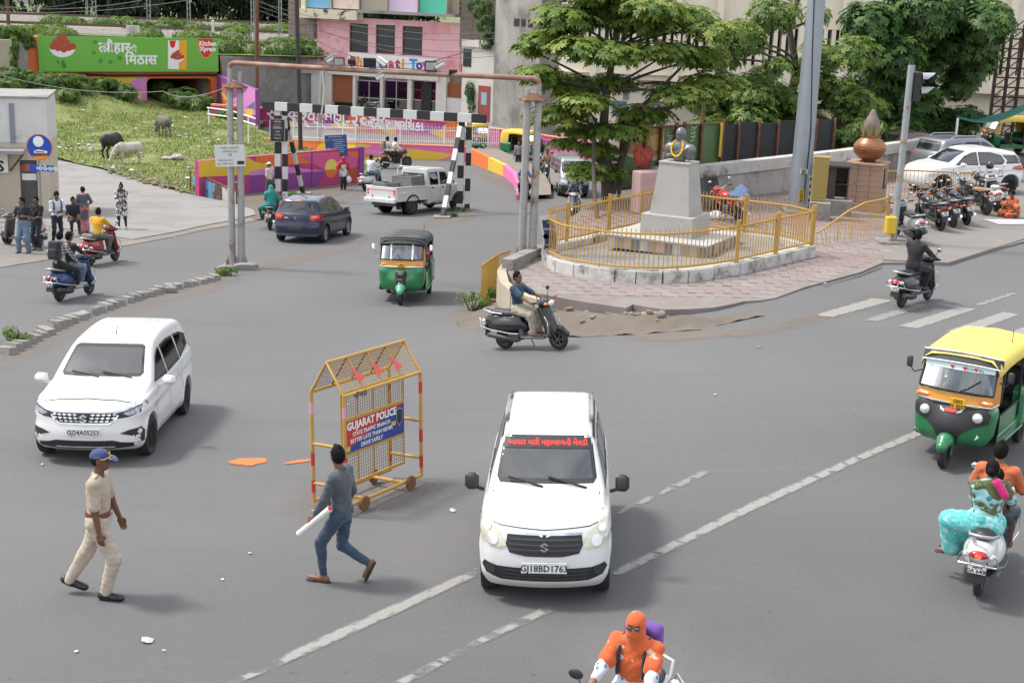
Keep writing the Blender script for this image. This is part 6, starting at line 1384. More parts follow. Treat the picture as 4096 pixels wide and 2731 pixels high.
def make_motorbike():
 r=empty('motorcycle');h=.017;RW=.3
 s=SDF((-.18,-.02,.66),(.18,.5,.98),h,.04);s.ell((0,.24,.82),(.14,.28,.11)).cap((0,.02,.78),(0,.32,.84),.09,.105);s.plane((0,0,.74),(0,0,-1),.02);link('fuel_tank',s.mesh('fuel_tank',B_PAINT),r)
 s=SDF((-.16,-.75,.68),(.16,.1,.95),h,.04);s.cap((0,.02,.775),(0,-.25,.77),.085,.115,fl=.55,ax=(0,0,1)).cap((0,-.3,.785),(0,-.66,.83),.12,.1,fl=.5,ax=(0,0,1));link('seat',s.mesh('seat',M_SEAT),r)
 s=SDF((-.16,-.95,.55),(.16,0.,.82),h,.03);s.ell((0,-.22,.63),(.125,.17,.085)).cap((0,-.4,.74),(0,-.8,.79),.085,.05,fl=.6,ax=(0,0,1));link('side_panel',s.mesh('side_panel',B_PAINT),r)
 s=SDF((-.15,.44,.74),(.15,.78,1.06),h,.03);s.ell((0,.6,.88),(.115,.09,.115)).ell((0,.58,.97),(.1,.07,.07));link('headlamp_cowl',s.mesh('headlamp_cowl',B_PAINT),r)
 MB().ell((0,.66,.87),(.085,.045,.085),10).bd('headlamp',M_LAMP,r,60)
 e=MB();e.box((0,.08,.42),(.2,.34,.24),bev=.04)
 for i in range(5):e.box((0,.2+i*.004,.56+i*.026),(.17,.17,.012))
 e.lathe([(.001,-.14),(.09,-.14),(.1,-.11),(.1,.11),(.09,.14),(.001,.14)],(0,-.02,.4),'X',16);e.bd('engine',M_ENG,r,40)
 f=MB();f.tube([(0,.47,.9),(0,.4,.6),(0,.24,.32)],.022,8);f.tube([(0,.42,.8),(0,-.1,.74),(0,-.6,.76)],.022,8)
 for sd in(1,-1):f.tube([(sd*.05,-.1,.34),(sd*.09,-.63,RW)],.018,6);f.tube([(sd*.1,-.6,RW+.02),(sd*.09,-.48,.72)],.022,8);f.tube([(sd*.05,-.1,.35),(sd*.05,-.15,.72)],.014,6)
 f.bd('frame',M_ENG,r,50)
 k=MB()
 for sd in(1,-1):k.tube([(sd*.075,.66,RW),(sd*.075,.5,.92)],.022,8)
 k.bd('fork',M_GREYP,r,50)
 x=MB();x.tube([(.09,.22,.48),(.12,.3,.36),(.13,.2,.25),(.14,-.2,.26),(.15,-.3,.28),(.17,-.85,.36)],[.02,.02,.02,.025,.045,.045],10);x.bd('exhaust',M_CHROME,r,50)
 for nm,yc,a0,a1,off in(('front_mudguard',.66,35,150,.03),('rear_mudguard',-.62,40,175,.035)):
  g=MB();n=9;R=RW+off;V=[]
  for i in range(n+1):
   t=rad(a0+(a1-a0)*i/n)
   for xx,dr in((-.065,-.025),(-.045,0),(.045,0),(.065,-.025)):V.append((xx,yc+(R+dr)*cos(t),RW+(R+dr)*sin(t)))
  g.add(V,[(i*4+j,i*4+j+1,i*4+j+5,i*4+j+4)for i in range(n)for j in range(3)]);g.bd(nm,B_PAINT if nm[0]=='f' else M_PLAST,r,60)
 hb=MB();hb.tube([(-.38,.34,1.03),(-.25,.42,1.04),(-.1,.47,.97),(.1,.47,.97),(.25,.42,1.04),(.38,.34,1.03)],.012,8);hb.mt(1);hb.cyl((-.39,.335,1.03),(-.26,.415,1.04),.019);hb.cyl((.39,.335,1.03),(.26,.415,1.04),.019);hb.bd('handlebar',[M_CHROME,M_PLAST],r,50)
 for sd in(1,-1):
  smir(r,(sd*.22,.44,1.03),(sd*.33,.4,1.24));MB().ell((sd*.2,.55,.9),(.05,.03,.03),7).bd('indicator',M_INDIC,r,60);MB().ell((sd*.16,-.86,.66),(.05,.03,.03),7).bd('rear_indicator',M_INDIC,r,60)
 g=MB()
 for sd in(1,-1):g.tube([(sd*.13,-.42,.76),(sd*.15,-.7,.82),(sd*.12,-.92,.86)],.014,7)
 g.tube([(.12,-.92,.86),(-.12,-.92,.86)],.014,7);g.box((0,-.8,.855),(.2,.2,.012));g.bd('grab_rail',M_GRAB,r,50)
 MB().ell((0,-.89,.72),(.075,.045,.05),8).bd('tail_lamp',M_TAILR,r,60);plate(r,(0,-.95,.55),0,rad(-16),'GJ02',.2,.12,two='BK 2217',size=.06)
 p=MB();p.cyl((-.28,.02,.3),(.28,.02,.3),.014,n=6);p.cyl((-.24,-.3,.36),(.24,-.3,.36),.012,n=6);p.bd('foot_peg',M_PLAST,r);cv=MB();cv.tube([(-.13,0,.36),(-.13,-.62,.31)],.045,8);cv.bd('chain_cover',M_PLAST,r)
 bwheel(r,.66,RW,.085,spokes=6);bwheel(r,-.62,RW,.095,spokes=6)
 st=MB();st.tube([(-.13,-.05,.28),(-.26,-.02,.02)],.01,6);st.bd('stand',M_ENG,r)
 return r
PROTO_SC=make_scooter();PROTO_MB=make_motorbike();USED={'s':False,'m':False}
def bike(kind,rear,front,label,group=None,swap=None,lean=0.,zf=tz,loc=None,hd=None,plate=None,front_w=None,side=0):
 pr=PROTO_SC if kind=='s' else PROTO_MB
 o=dup(pr)
 yr,yf=(-.58,.68)if kind=='s' else(-.62,.66)
 if loc is None:
  hd=heading(rear,front);f=Ve((-sin(hd),cos(hd)));c=(rear.xy+front.xy)/2-f*(yr+yf)/2;loc=(c.x,c.y)
 pos(o,(loc[0],loc[1],0),(0,0,hd));incline(o,zf,.62,.3)
 if lean:o.rotation_euler=(o.rotation_euler.to_matrix()@Mx.Rotation(lean,3,'Y')).to_euler()
 tag(o,label,'scooter' if kind=='s' else 'motorcycle',group)
 if swap:recolor(o,swap)
 return o
def sw(**k):return{('scooter_paint' if a=='p' else 'scooter_black' if a=='d' else 'bike_paint' if a=='b' else 'seat_vinyl' if a=='seat' else 'number_plate' if a=='plate' else 'tail_lens_lit' if a=='brake' else a):v for a,v in k.items()}
SC={}
bl=paintm((.012,.012,.014));wh=paintm((.62,.62,.615));rd_=paintm((.25,.012,.018));bu=paintm((.012,.045,.14));gr=paintm((.17,.175,.18),.4);pb=paintm((.4,.41,.42),.3)
OFF={'tail_lens_lit':M_TAILR}
SC['centre']=bike('s',T(1168*K,801*K),T(1279*K,803*K),'black scooter with a white rear panel crossing the junction',swap={'scooter_paint':bl,**OFF})
SC['black']=bike('s',T(*c8(1222,1448)),T(*c8(1462,1376)),'black scooter with chrome guards riding past the crossing',swap={'scooter_paint':bl})
SC['red']=bike('s',T(*c5(848,1062)),T(*c5(1042,1022)),'dark red scooter ridden by the man in yellow',swap={'scooter_paint':rd_})
SC['blue']=bike('s',T(*c5(570,1386)),T(*c5(800,1330)),'blue scooter carrying two riders with a backpack',swap={'scooter_paint':bu,**OFF})
SC['kiosk']=bike('s',T(*c5(385,905)),T(*c5(30,868)),'dark grey scooter parked by the kiosk',swap={'scooter_paint':gr,**OFF},lean=rad(-7))
p=T(3895,2378);SC['family']=bike('s',None,None,'white scooter carrying a family of three',swap={'scooter_paint':wh},loc=(p.x+.3,p.y+.52),hd=rad(-26))
p=T(2455,2700);SC['orange']=bike('s',None,None,'white scooter ridden by the woman in an orange scarf',swap={'scooter_paint':wh,**OFF},loc=(T(2480,3180).x,T(2480,3180).y),hd=rad(180-24))
p=T(*c7(560,620));SC['helmet']=bike('s',None,None,'grey scooter ridden by the man in a silver helmet',swap={'scooter_paint':gr,**OFF},loc=(p.x+.05,p.y+.3),hd=rad(180-8))
p=T(1490,760);SC['white']=bike('s',None,None,'white scooter beyond the pickup bed',swap={'scooter_paint':wh},loc=(p.x,p.y),hd=rad(-30))
SC['park']=bike('s',S(*c8(1415,880),.09),S(*c8(1130,760),.09),'grey scooter with a green number plate parked by the signal post',swap={'scooter_paint':pb,'number_plate':flat((.01,.28,.16),.5),**OFF},zf=lambda x,y:.09,lean=rad(-7))
SC['wpark']=bike('s',S(*c8(2040+120,640-20),.09),S(*c8(1990,470),.09),'white scooter parked behind the brown seated motorcycle',swap={'scooter_paint':wh,'seat_vinyl':flat((.5,.46,.4),.5),**OFF},zf=lambda x,y:.09,lean=rad(-7))
apr=lambda x,y:.09
bike('m',S(*c8(1690,782),.09),S(*c8(1300,640),.09),'black motorcycle with a silver grab rail next to the grey scooter',swap={**OFF},zf=apr,lean=rad(-8))
bike('m',S(*c8(1800,755),.09),S(*c8(1440,610),.09),'black motorcycle parked second in the row by the railing',swap={**OFF},zf=apr,lean=rad(-8))
bike('m',S(*c8(1930,735),.09),S(*c8(1560,590),.09),'dark motorcycle parked third in the row by the railing',swap={**OFF,'bike_paint':paintm((.01,.014,.035))},zf=apr,lean=rad(-8))
bike('m',S(*c8(2100,625),.09),S(*c8(1690,515),.09),'black motorcycle with a tan brown seat',swap={**OFF,'seat_vinyl':mat((.34,.15,.075),.55,var=.1)},zf=apr,lean=rad(-8))
SC['helmetbike']=bike('m',S(*c8(2190,560),.09),S(*c8(1850,470),.09),'black motorcycle with a helmet hung on its mirror',swap={**OFF},zf=apr,lean=rad(-8))
SC['teal']=bike('m',T(*c6(105,752)),T(*c6(215,690)),'black motorcycle carrying a woman in a teal shawl',swap={'bike_paint':bl})
p=T(1568,672);SC['pack']=bike('m',None,None,'black motorcycle beyond the pickup carrying a rider with a backpack',loc=(p.x+.2,p.y),hd=rad(-62))
p=T(*c7(320,305));SC['tan']=bike('m',None,None,'black motorcycle ridden by the man in a tan shirt',swap={'tail_lens_lit':M_TAILR},loc=(p.x,p.y+.6),hd=rad(180-3))
p=T(*c7(85,470));SC['bluerider']=bike('m',None,None,'dark motorcycle half hidden behind the twin pipe post',swap={'tail_lens_lit':M_TAILR},loc=(p.x+.1,p.y+.5),hd=rad(180+12))
p=T(*c7(255,195));SC['far']=bike('m',None,None,'motorcycle with an amber lamp behind the tan shirted rider',swap={'tail_lens_lit':M_TAILR},loc=(p.x+.05,p.y+.5),hd=rad(180-4))
p=fk.W(KP(1100,985)[0],STREET,1.2);bike('s',None,None,'black scooter parked in front of the toy shop window',swap={'scooter_paint':bl,**OFF},loc=(p.x,p.y),hd=rad(70),zf=lambda x,y:STREET,lean=rad(-7))
p=S(2905,890,.06);q_=S(2790,850,.06)
SC['redbike']=bike('m',S(2990,905,.06),S(2850,860,.06),'red and white motorcycle parked by the tarpaulin shelter',swap={**OFF,'bike_paint':paintm((.45,.02,.02))},zf=isl_z,lean=rad(-8))
for pr in(PROTO_SC,PROTO_MB):
 for o in list(pr.children_recursive)+[pr]:bpy.data.objects.remove(o)
A_GREEN=paintm((.012,.165,.055),dirty=.25);A_YEL=paintm((.62,.27,.02));A_CAN_Y=mat((.74,.58,.13),.7,var=.08,scale=2,bump=.15,bscale=4);A_CAN_B=mat((.045,.045,.048),.65,var=.25,scale=2.5,bump=.3,bscale=5,dirt=(.16,.15,.14),dscale=1.6)
def make_auto(style,canopy,name='auto_rickshaw',hh=.02):
 r=empty(name);h=hh
 s=SDF((-.62,.35,.26),(.62,1.25,1.06),h,.1);s.box((0,.74,.66),(.575,.26,.34),.2,taper=.06).ell((0,.86,.6),(.36,.28,.3));s.box((0,.4,.75),(.53,.3,.55),.12,op='c',k=.03);s.ell((0,1.06,.2),(.14,.3,.3),op='c',k=.02)
 s.plane((0,0,.965),(0,0,1),.01);link('front_cowl',s.mesh('front_cowl',A_GREEN),r)
 def ring(z,y,w,b):return[(-w,y-b,z),(-w*.93,y-.03,z),(-w*.5,y+.035,z),(0,y+.05,z),(w*.5,y+.035,z),(w*.93,y-.03,z),(w,y-b,z)]
 A=ring(.955,.93,.575,.3);B=ring(1.1,.9,.575,.28);Cc=ring(1.6,.7,.55,.12);mb=MB();mb.add(A+B,[(i,i+1,i+8,i+7)for i in range(6)]);mb.bd('yellow_band',A_YEL,r,60)
 g=MB();inn=lambda P,t:[tuple(np.array(P[i]))for i in(1,2,3,4,5)]
 Bl,Cl=inn(B,0),inn(Cc,0);g.add([Ve(p)+Ve((0,.012,.03))for p in Bl]+[Ve(p)+Ve((0,.012,-.02))for p in Cl],[(i,i+1,i+6,i+5)for i in range(4)]);ws=g.bd('windscreen',G_AUTO,r,60)
 f=MB()
 for sd in(0,1):
  P0,P1=(B[0],Cc[0])if sd==0 else(B[-1],Cc[-1]);Q0,Q1=(B[1],Cc[1])if sd==0 else(B[-2],Cc[-2])
  f.add([P0,Q0,Q1,P1]if sd else[Q0,P0,P1,Q1],[(0,1,2,3)])
 f.bd('screen_pillar',A_YEL,r);sl=MB();loop=[Ve(p)+Ve((0,.018,.03))for p in Bl]+[Ve(p)+Ve((0,.018,-.02))for p in Cl[::-1]];sl.tube(loop,.018,6,closed=True);sl.bd('screen_seal',M_PLAST,r,60)
 s=SDF((-.2,.7,.2),(.2,1.42,.55),h,.04);s.cap((0,.92,.43),(0,1.16,.42),.13,.12).cap((0,1.16,.42),(0,1.3,.36),.12,.08);s.ell((0,1.08,.2),(.4,.235,.235),op='c',k=.01);link('front_mudguard',s.mesh('front_mudguard',A_GREEN if style!='old' else flat((.1,.36,.22),.4)),r)
 for(x,y,nm)in((0,1.08,'w'),(-.54,-.92,'w'),(.54,-.92,'w')):
  o=wheel(r,x if x else .0001,y,.205,.11,.55,'steel')
 fk_=MB();fk_.tube([(.08,1.08,.2),(.07,.98,.55)],.02,8);fk_.tube([(-.08,1.08,.2),(-.07,.98,.55)],.02,8);fk_.bd('fork',M_ENG,r)
 fl=MB();fl.box((0,-.1,.335),(1.16,1.5,.05));fl.bd('floor',M_PLAST,r)
 s=SDF((-.68,-1.42,.26),(.68,-.4,.98),h,.06);s.box((0,-.93,.63),(.65,.44,.34),.12).box((0,-.6,.8),(.48,.55,.35),.06,op='c',k=.02)
 for sd in(1,-1):s.ell((sd*.6,-.92,.2),(.22,.27,.27),op='c',k=.01)
 link('rear_tub',s.mesh('rear_tub',A_GREEN),r)
 for sd in(1,-1):
  m=MB();m.box((sd*.585,0.,.4),(.03,1.2,.16),bev=.01);m.box((sd*.6,-.05,.34),(.09,1.3,.035),bev=.01);m.bd('side_sill',A_GREEN,r)
  m=MB();m.bar((sd*.57,.6,.98),(sd*.56,.45,1.55),.035);m.bar((sd*.59,-.48,.55),(sd*.57,-.48,1.5),.03);m.tube([(sd*.59,.5,.78),(sd*.6,.1,.8),(sd*.6,-.46,.8)],.012,6);m.bd('door_post',M_PLAST,r)
 if style!='far':
  m=MB();m.add([(-.585,.55,.45),(-.585,-.4,.45),(-.585,-.4,.8),(-.585,.55,.8)],[(0,1,2,3)]);m.bd('side_panel',A_GREEN,r)
 m=MB();m.box((0,.16,.62),(.62,.34,.14),bev=.05);m.box((0,0.,.48),(.5,.3,.2));m.box((0,-.03,.82),(.5,.08,.3),bev=.03);m.bd('driver_seat',M_SEAT,r,40);m=MB();m.box((0,-.78,.62),(1.06,.46,.16),bev=.05);m.box((0,-1.02,.92),(1.06,.12,.5),bev=.05);m.bd('passenger_seat',M_SEAT,r,40)
 m=MB();m.box((0,.72,1.),(.96,.22,.08),bev=.03);m.tube([(-.3,.52,1.02),(0,.62,1.),(.3,.52,1.02)],.016,8);m.bd('dashboard',M_PLAST,r,40)
 prof=lambda w,z,d:[(-w,z-d),(-w-.01,z-.16),(-w+.03,z-.06),(-w*.78,z+.005),(-w*.4,z+.03),(0,z+.038),(w*.4,z+.03),(w*.78,z+.005),(w-.03,z-.06),(w+.01,z-.16),(w,z-d)]
 st=[(.8,.555,1.585,.2),(.7,.575,1.63,.24),(.4,.6,1.66,.2),(0,.61,1.675,.19),(-.4,.615,1.68,.2),(-.66,.615,1.675,.24),(-.72,.615,1.67,.7),(-1.1,.61,1.64,.72),(-1.28,.59,1.56,.66),(-1.34,.56,1.44,.56)]
 V=[];n=11
 for(y,w,z,d)in st:V+=[(x,y+random.uniform(-.006,.006),zz+random.uniform(-.006,.006))for x,zz in prof(w,z,d)]
 Fc=[(i*n+j,(i+1)*n+j,(i+1)*n+j+1,i*n+j+1)for i in range(len(st)-1)for j in range(n-1)];mi=[0]*len(Fc)
 b0=(len(st)-1)*n;o_=len(V);V+=[(-.55,-1.36,.9),(.55,-1.36,.9)];Fc.append(tuple(b0+j for j in range(n))+(o_+1,o_));mi.append(0)
 me=mkmesh('canopy',V,Fc,[canopy],50,mi);cn=link('canopy',me,r)
 wv=MB();wv.add([(-.22,-1.365,1.2),(.22,-1.365,1.2),(.22,-1.37,1.38),(-.22,-1.37,1.38)],[(3,2,1,0)]);wv.bd('rear_window',G_DARK,cn)
 vz=MB();R0=[(-.58,.66,1.46),(-.55,.8,1.5),(-.3,.84,1.52),(0,.85,1.525),(.3,.84,1.52),(.55,.8,1.5),(.58,.66,1.46)];R1=[(-.575,.66,1.62),(-.52,.72,1.635),(-.3,.745,1.655),(0,.75,1.665),(.3,.745,1.655),(.52,.72,1.635),(.575,.66,1.62)]
 vz.add(R0+R1,[(i,i+1,i+8,i+7)for i in range(6)]);vz.bd('visor',A_CAN_B if style!='far' else canopy,r,60);tr=MB();tr.tube(R1,.012,6);tr.tube(R0,.012,6);tr.bd('visor_trim',M_WHITE if style=='new' else M_PLAST,r)
 if style in('new','far'):
  cow=next(q for q in r.children if q.name.startswith('front_cowl')).data;bv=BVHTree.FromPolygons([v.co for v in cow.vertices],[p.vertices[:]for p in cow.polygons])
  def dec(nm,poly,mt,off):
   ov,of=cdt(poly,.06);V=[]
   for q in ov:
    hit=bv.ray_cast(Ve((q.x,4,q.y)),Ve((0,-1,0)))[0];hit=hit or bv.find_nearest(Ve((q.x,1.,q.y)))[0];V.append(hit+Ve((0,off,0)))
   Fc=[list(f)[::-1]if(V[f[1]]-V[f[0]]).cross(V[f[2]]-V[f[0]]).y<0 else list(f)for f in of];return link(nm,mkmesh(nm,V,Fc,mt,180),r)
  dec('front_mask',[(-.56,.94),(-.53,.72),(-.36,.66),(-.2,.56),(-.13,.42),(.13,.42),(.2,.56),(.36,.66),(.53,.72),(.56,.94)],M_PLAST,.012)
  for sd in(1,-1):
   o=MB().lathe([(.075,0),(.07,.03),(.05,.05),(.001,.06)],(0,0,0),'Y',16).bd('headlamp',M_LAMP,r,60);hit=bv.ray_cast(Ve((sd*.38,4,.8)),Ve((0,-1,0)))[0]or Ve((sd*.38,.95,.8));o.location=hit
   bx('indicator',M_INDIC,r,(sd*.44,.915,1.),(.24,.05,.075),bev=.02,sm=40)
  dec('emblem',[(-.1,.86),(-.06,.89),(.06,.89),(.1,.86),(.05,.84),(-.05,.84)],M_BRED,.03)
  for sd in(1,-1):dec('emblem_wing',[(sd*.1,.86),(sd*.17,.9),(sd*.15,.85),(sd*.08,.83)],M_CHROME,.028)
  tm=MB();tm.tube([(-.57,.66,.955),(-.53,.92,.955),(-.28,.985,.955),(0,1.,.955),(.28,.985,.955),(.53,.92,.955),(.57,.66,.955)],.016,6);tm.bd('chrome_strip',M_CHROME,r,60)
  plate(r,(-.08,1.012,.97),pi,0,'GJ02',.22,.15,flat((.75,.42,.01),.5),two='W 4507',size=.07)
 else:
  m=MB();m.box((0,1.02,.68),(.3,.28,.4),bev=.06);m.bd('front_mask',M_PLAST,r,40)
  o=MB().lathe([(.085,0),(.085,.05),(.07,.06),(.001,.05)],(0,1.14,.5),'Y',16).bd('headlamp',flat((.05,.05,.055),.1,coat=1),r,60)
  text('RE',.1,M_CHROME,r,facing((.06,1.165,.77),(-1,0,0),(0,0,1)),bold=.003);text('BAJAJ',.05,M_CHROME,r,facing((.08,1.165,.64),(-1,0,0),(0,0,1)),bold=.002)
  for sd in(1,-1):
   bx('indicator',M_INDIC,r,(sd*.42,.915,1.),(.2,.05,.06),bev=.02,sm=40);q=[Ve(Bl[1 if sd<0 else 3])+Ve((-sd*.02,.03,.03)),Ve(Cl[1 if sd<0 else 3])+Ve((0,.03,-.02))];MB().bar(q[0],q[1],.04,.012).bd('white_strip',M_WHITE,r)
  bx('blue_band',flat((.05,.22,.55),.5),r,(0,.72,1.53),(.94,.02,.05),bev=.005);tm=MB();tm.tube([(-.54,.9,.955),(-.28,.985,.95),(0,1.,.95),(.28,.985,.95),(.54,.9,.955)],.014,6);tm.bd('white_line',M_WHITE,r)
  plate(r,(0,1.01,.985),pi,0,'GJ02',.2,.11,flat((.75,.42,.01),.5),two='Z 1182',size=.05)
 w=MB();w.tube([(-.02,.985,1.11),(-.18,.955,1.2),(-.34,.9,1.33)]if style=='new' else[(0,.985,1.11),(.1,.95,1.25)],.01,6);w.bd('wiper',M_PLAST,r)
 for sd in(1,-1):
  m=MB();m.tube([(sd*.57,.72,1.3),(sd*.66,.8,1.27),(sd*.72,.82,1.36)],.01,6);m.box((sd*.73,.82,1.42),(.09,.05,.17),bev=.024);m.bd('mirror',M_PLAST if style=='new' else M_CHROME,r,50)
 dv_=MB();dv_.prism([(-.05,0),(0,-.05),(.05,0),(0,.05)],.004,AX_FRONT,(-.38,.985 if style=='old' else 1.,.52));dv_.bd('diamond_mark',M_WHITE,r)
 MB().cyl((-.45,-.2,1.7),(-.45,-.2,1.9),.006,n=5).bd('aerial',M_PLAST,r)
 return r
AUTO_N=make_auto('new',A_CAN_Y);AUTO_O=make_auto('old',A_CAN_B);AUTO_F=make_auto('far',mat((.66,.46,.06),.7,var=.1,scale=2),hh=.03)
wf=T(*c6(1325,1425));hd=pi-rad(1.5);f=Ve((-sin(hd),cos(hd)));c_=wf.xy-f*1.12
place(AUTO_O,(c_.x,c_.y,0),hd,'green auto rickshaw with a black canopy and one headlamp','auto rickshaw');incline(AUTO_O,tz,1.,.5)
wf=T(3400+900*.4145,1250+1492*.4145);hd=rad(180-33);f=Ve((-sin(hd),cos(hd)));c_=wf.xy-f*1.08
place(AUTO_N,(c_.x,c_.y,0),hd,'green auto rickshaw with a yellow canopy and hearts on its windscreen','auto rickshaw');incline(AUTO_N,tz,1.,.5)
strip=MB();strip.add([(-.5,.775,1.5),(-.27,.815,1.5),(0,.825,1.5),(.27,.815,1.5),(.5,.775,1.5),(-.5,.8,1.42),(-.27,.84,1.42),(0,.85,1.42),(.27,.84,1.42),(.5,.8,1.42)],[(i,i+1,i+6,i+5)for i in range(4)]);strip.bd('sun_strip',flat((.6,.75,.78),.4),AUTO_N,60)
for i,x in enumerate((.1,-.08,-.24)):
 hrt=[(0,-.028),(.028,.005),(.026,.022),(.013,.028),(0,.018),(-.013,.028),(-.026,.022),(-.028,.005)];m=MB();m.add([(x+a,.852-abs(x)*.04,1.455+b)for a,b in hrt],[tuple(range(8))[::-1]]);m.bd('heart_mark',M_BRED,AUTO_N)
for bd,x in(('KHA',-.11),('BLJ',-.28)):text(bd,.05,M_BLACK,AUTO_N,facing((x,.856-abs(x)*.06,1.437),(-1,0,0),(0,0,1)))
p1=T(*c2(2080,1402));AU3=AUTO_F;place(AU3,(p1.x-.5,p1.y+.8,0),rad(180+28),'auto rickshaw in green and yellow entering beside the railing end','auto rickshaw');incline(AU3,tz,1,.5)
AU4=dup(AUTO_F);p1=T(*c2(2300,1465));place(AU4,(p1.x+1.,p1.y+.3,0),rad(180+50),'green and yellow auto rickshaw beside the walking pedestrians','auto rickshaw');incline(AU4,tz,1,.5)
AU5=dup(AUTO_F);p1=S(3850,620,.09);place(AU5,(p1.x+2.2,p1.y+1.,.09),rad(100),'auto rickshaw with a yellow roof parked under the trees','auto rickshaw')
def skin(c):return mat(c,.5,var=.06,scale=20,spec=.35)
SK=[skin((.2,.095,.058)),skin((.15,.068,.042)),skin((.27,.135,.085))]
M_HAIR=mat((.009,.008,.008),.75,var=.25,scale=40,bump=.5,bscale=60,spec=.12)
def cloth(c,var=.1,rough=.85,bump=.35,**kw):return mat(c,rough,var=var,scale=7,bump=bump,bscale=16,sheen=.15,**kw)
def pattern(n,base,col,kind,scale,thr=.5):
 nm='cloth_'+n
 if nm in MATS:return MATS[nm]
 m=cloth(base,nm=nm);nt=m.node_tree;nd=nt.nodes;l=nt.links;b=nd['Principled BSDF'];tc=nd.new('ShaderNodeTexCoord')
 src=b.inputs['Base Color'].links[0].from_socket;x=nd.new('ShaderNodeMix');x.data_type='RGBA';sv(x,7,(*col,1));l.new(src,x.inputs[6])
 if kind=='dots':
  v=nd.new('ShaderNodeTexVoronoi');sv(v,'Scale',scale);sv(v,'Randomness',.45);lk(tc,'Object',v,'Vector');r=nd.new('ShaderNodeMath');r.operation='LESS_THAN';sv(r,1,thr);lk(v,'Distance',r,0);lk(r,0,x,0)
 elif kind=='check':
  fs=[]
  for ax in 'XZ':
   s_=nd.new('ShaderNodeSeparateXYZ');lk(tc,'Object',s_,0);q=nd.new('ShaderNodeMath');q.operation='MULTIPLY';sv(q,1,scale);lk(s_,ax,q,0);f=nd.new('ShaderNodeMath');f.operation='FRACT';lk(q,0,f,0);g=nd.new('ShaderNodeMath');g.operation='LESS_THAN';sv(g,1,thr);lk(f,0,g,0);fs.append(g)
  a=nd.new('ShaderNodeMath');a.operation='ADD';l.new(fs[0].outputs[0],a.inputs[0]);l.new(fs[1].outputs[0],a.inputs[1]);h=nd.new('ShaderNodeMath');h.operation='MULTIPLY';sv(h,1,.5);lk(a,0,h,0);lk(h,0,x,0)
 else:
  z=nd.new('ShaderNodeTexNoise');sv(z,'Scale',scale);sv(z,'Detail',2);lk(tc,'Object',z,'Vector');r=nd.new('ShaderNodeMapRange');sv(r,1,thr);sv(r,2,thr+.03);lk(z,'Fac',r,0);lk(r,0,x,0)
 lk(x,2,b,'Base Color');return m
def wrinkle(S_,amp=.004,f=1.,ph=0.):
 sl,X,Y,Z=S_.sub(S_.lo,S_.lo+S_.n*S_.h)
 S_.d+=(amp*(np.sin(Z*62*f+2.6*np.sin(X*21+ph)+2.2*np.sin(Y*17+ph))*np.sin(X*23*f+Z*31*f+Y*19*f+ph)+.6*np.sin(Z*31*f+X*27-Y*33+ph))).astype(np.float32)
 return S_
def ik(a,b,l1,l2,hint):
 a,b,hint=Ve(a),Ve(b),Ve(hint);d=b-a;L=d.length
 if L>(l1+l2)*.998:b=a+d*((l1+l2)*.998/L);d=b-a;L=d.length
 L=max(L,abs(l1-l2)+.01);x=(l1*l1-l2*l2+L*L)/(2*L);h_=sqrt(max(l1*l1-x*x,0));u=d.normalized();n=hint-u*hint.dot(u)
 n=n.normalized()if n.length>1e-4 else Ve((0,1,0));return a+u*x+n*h_,b
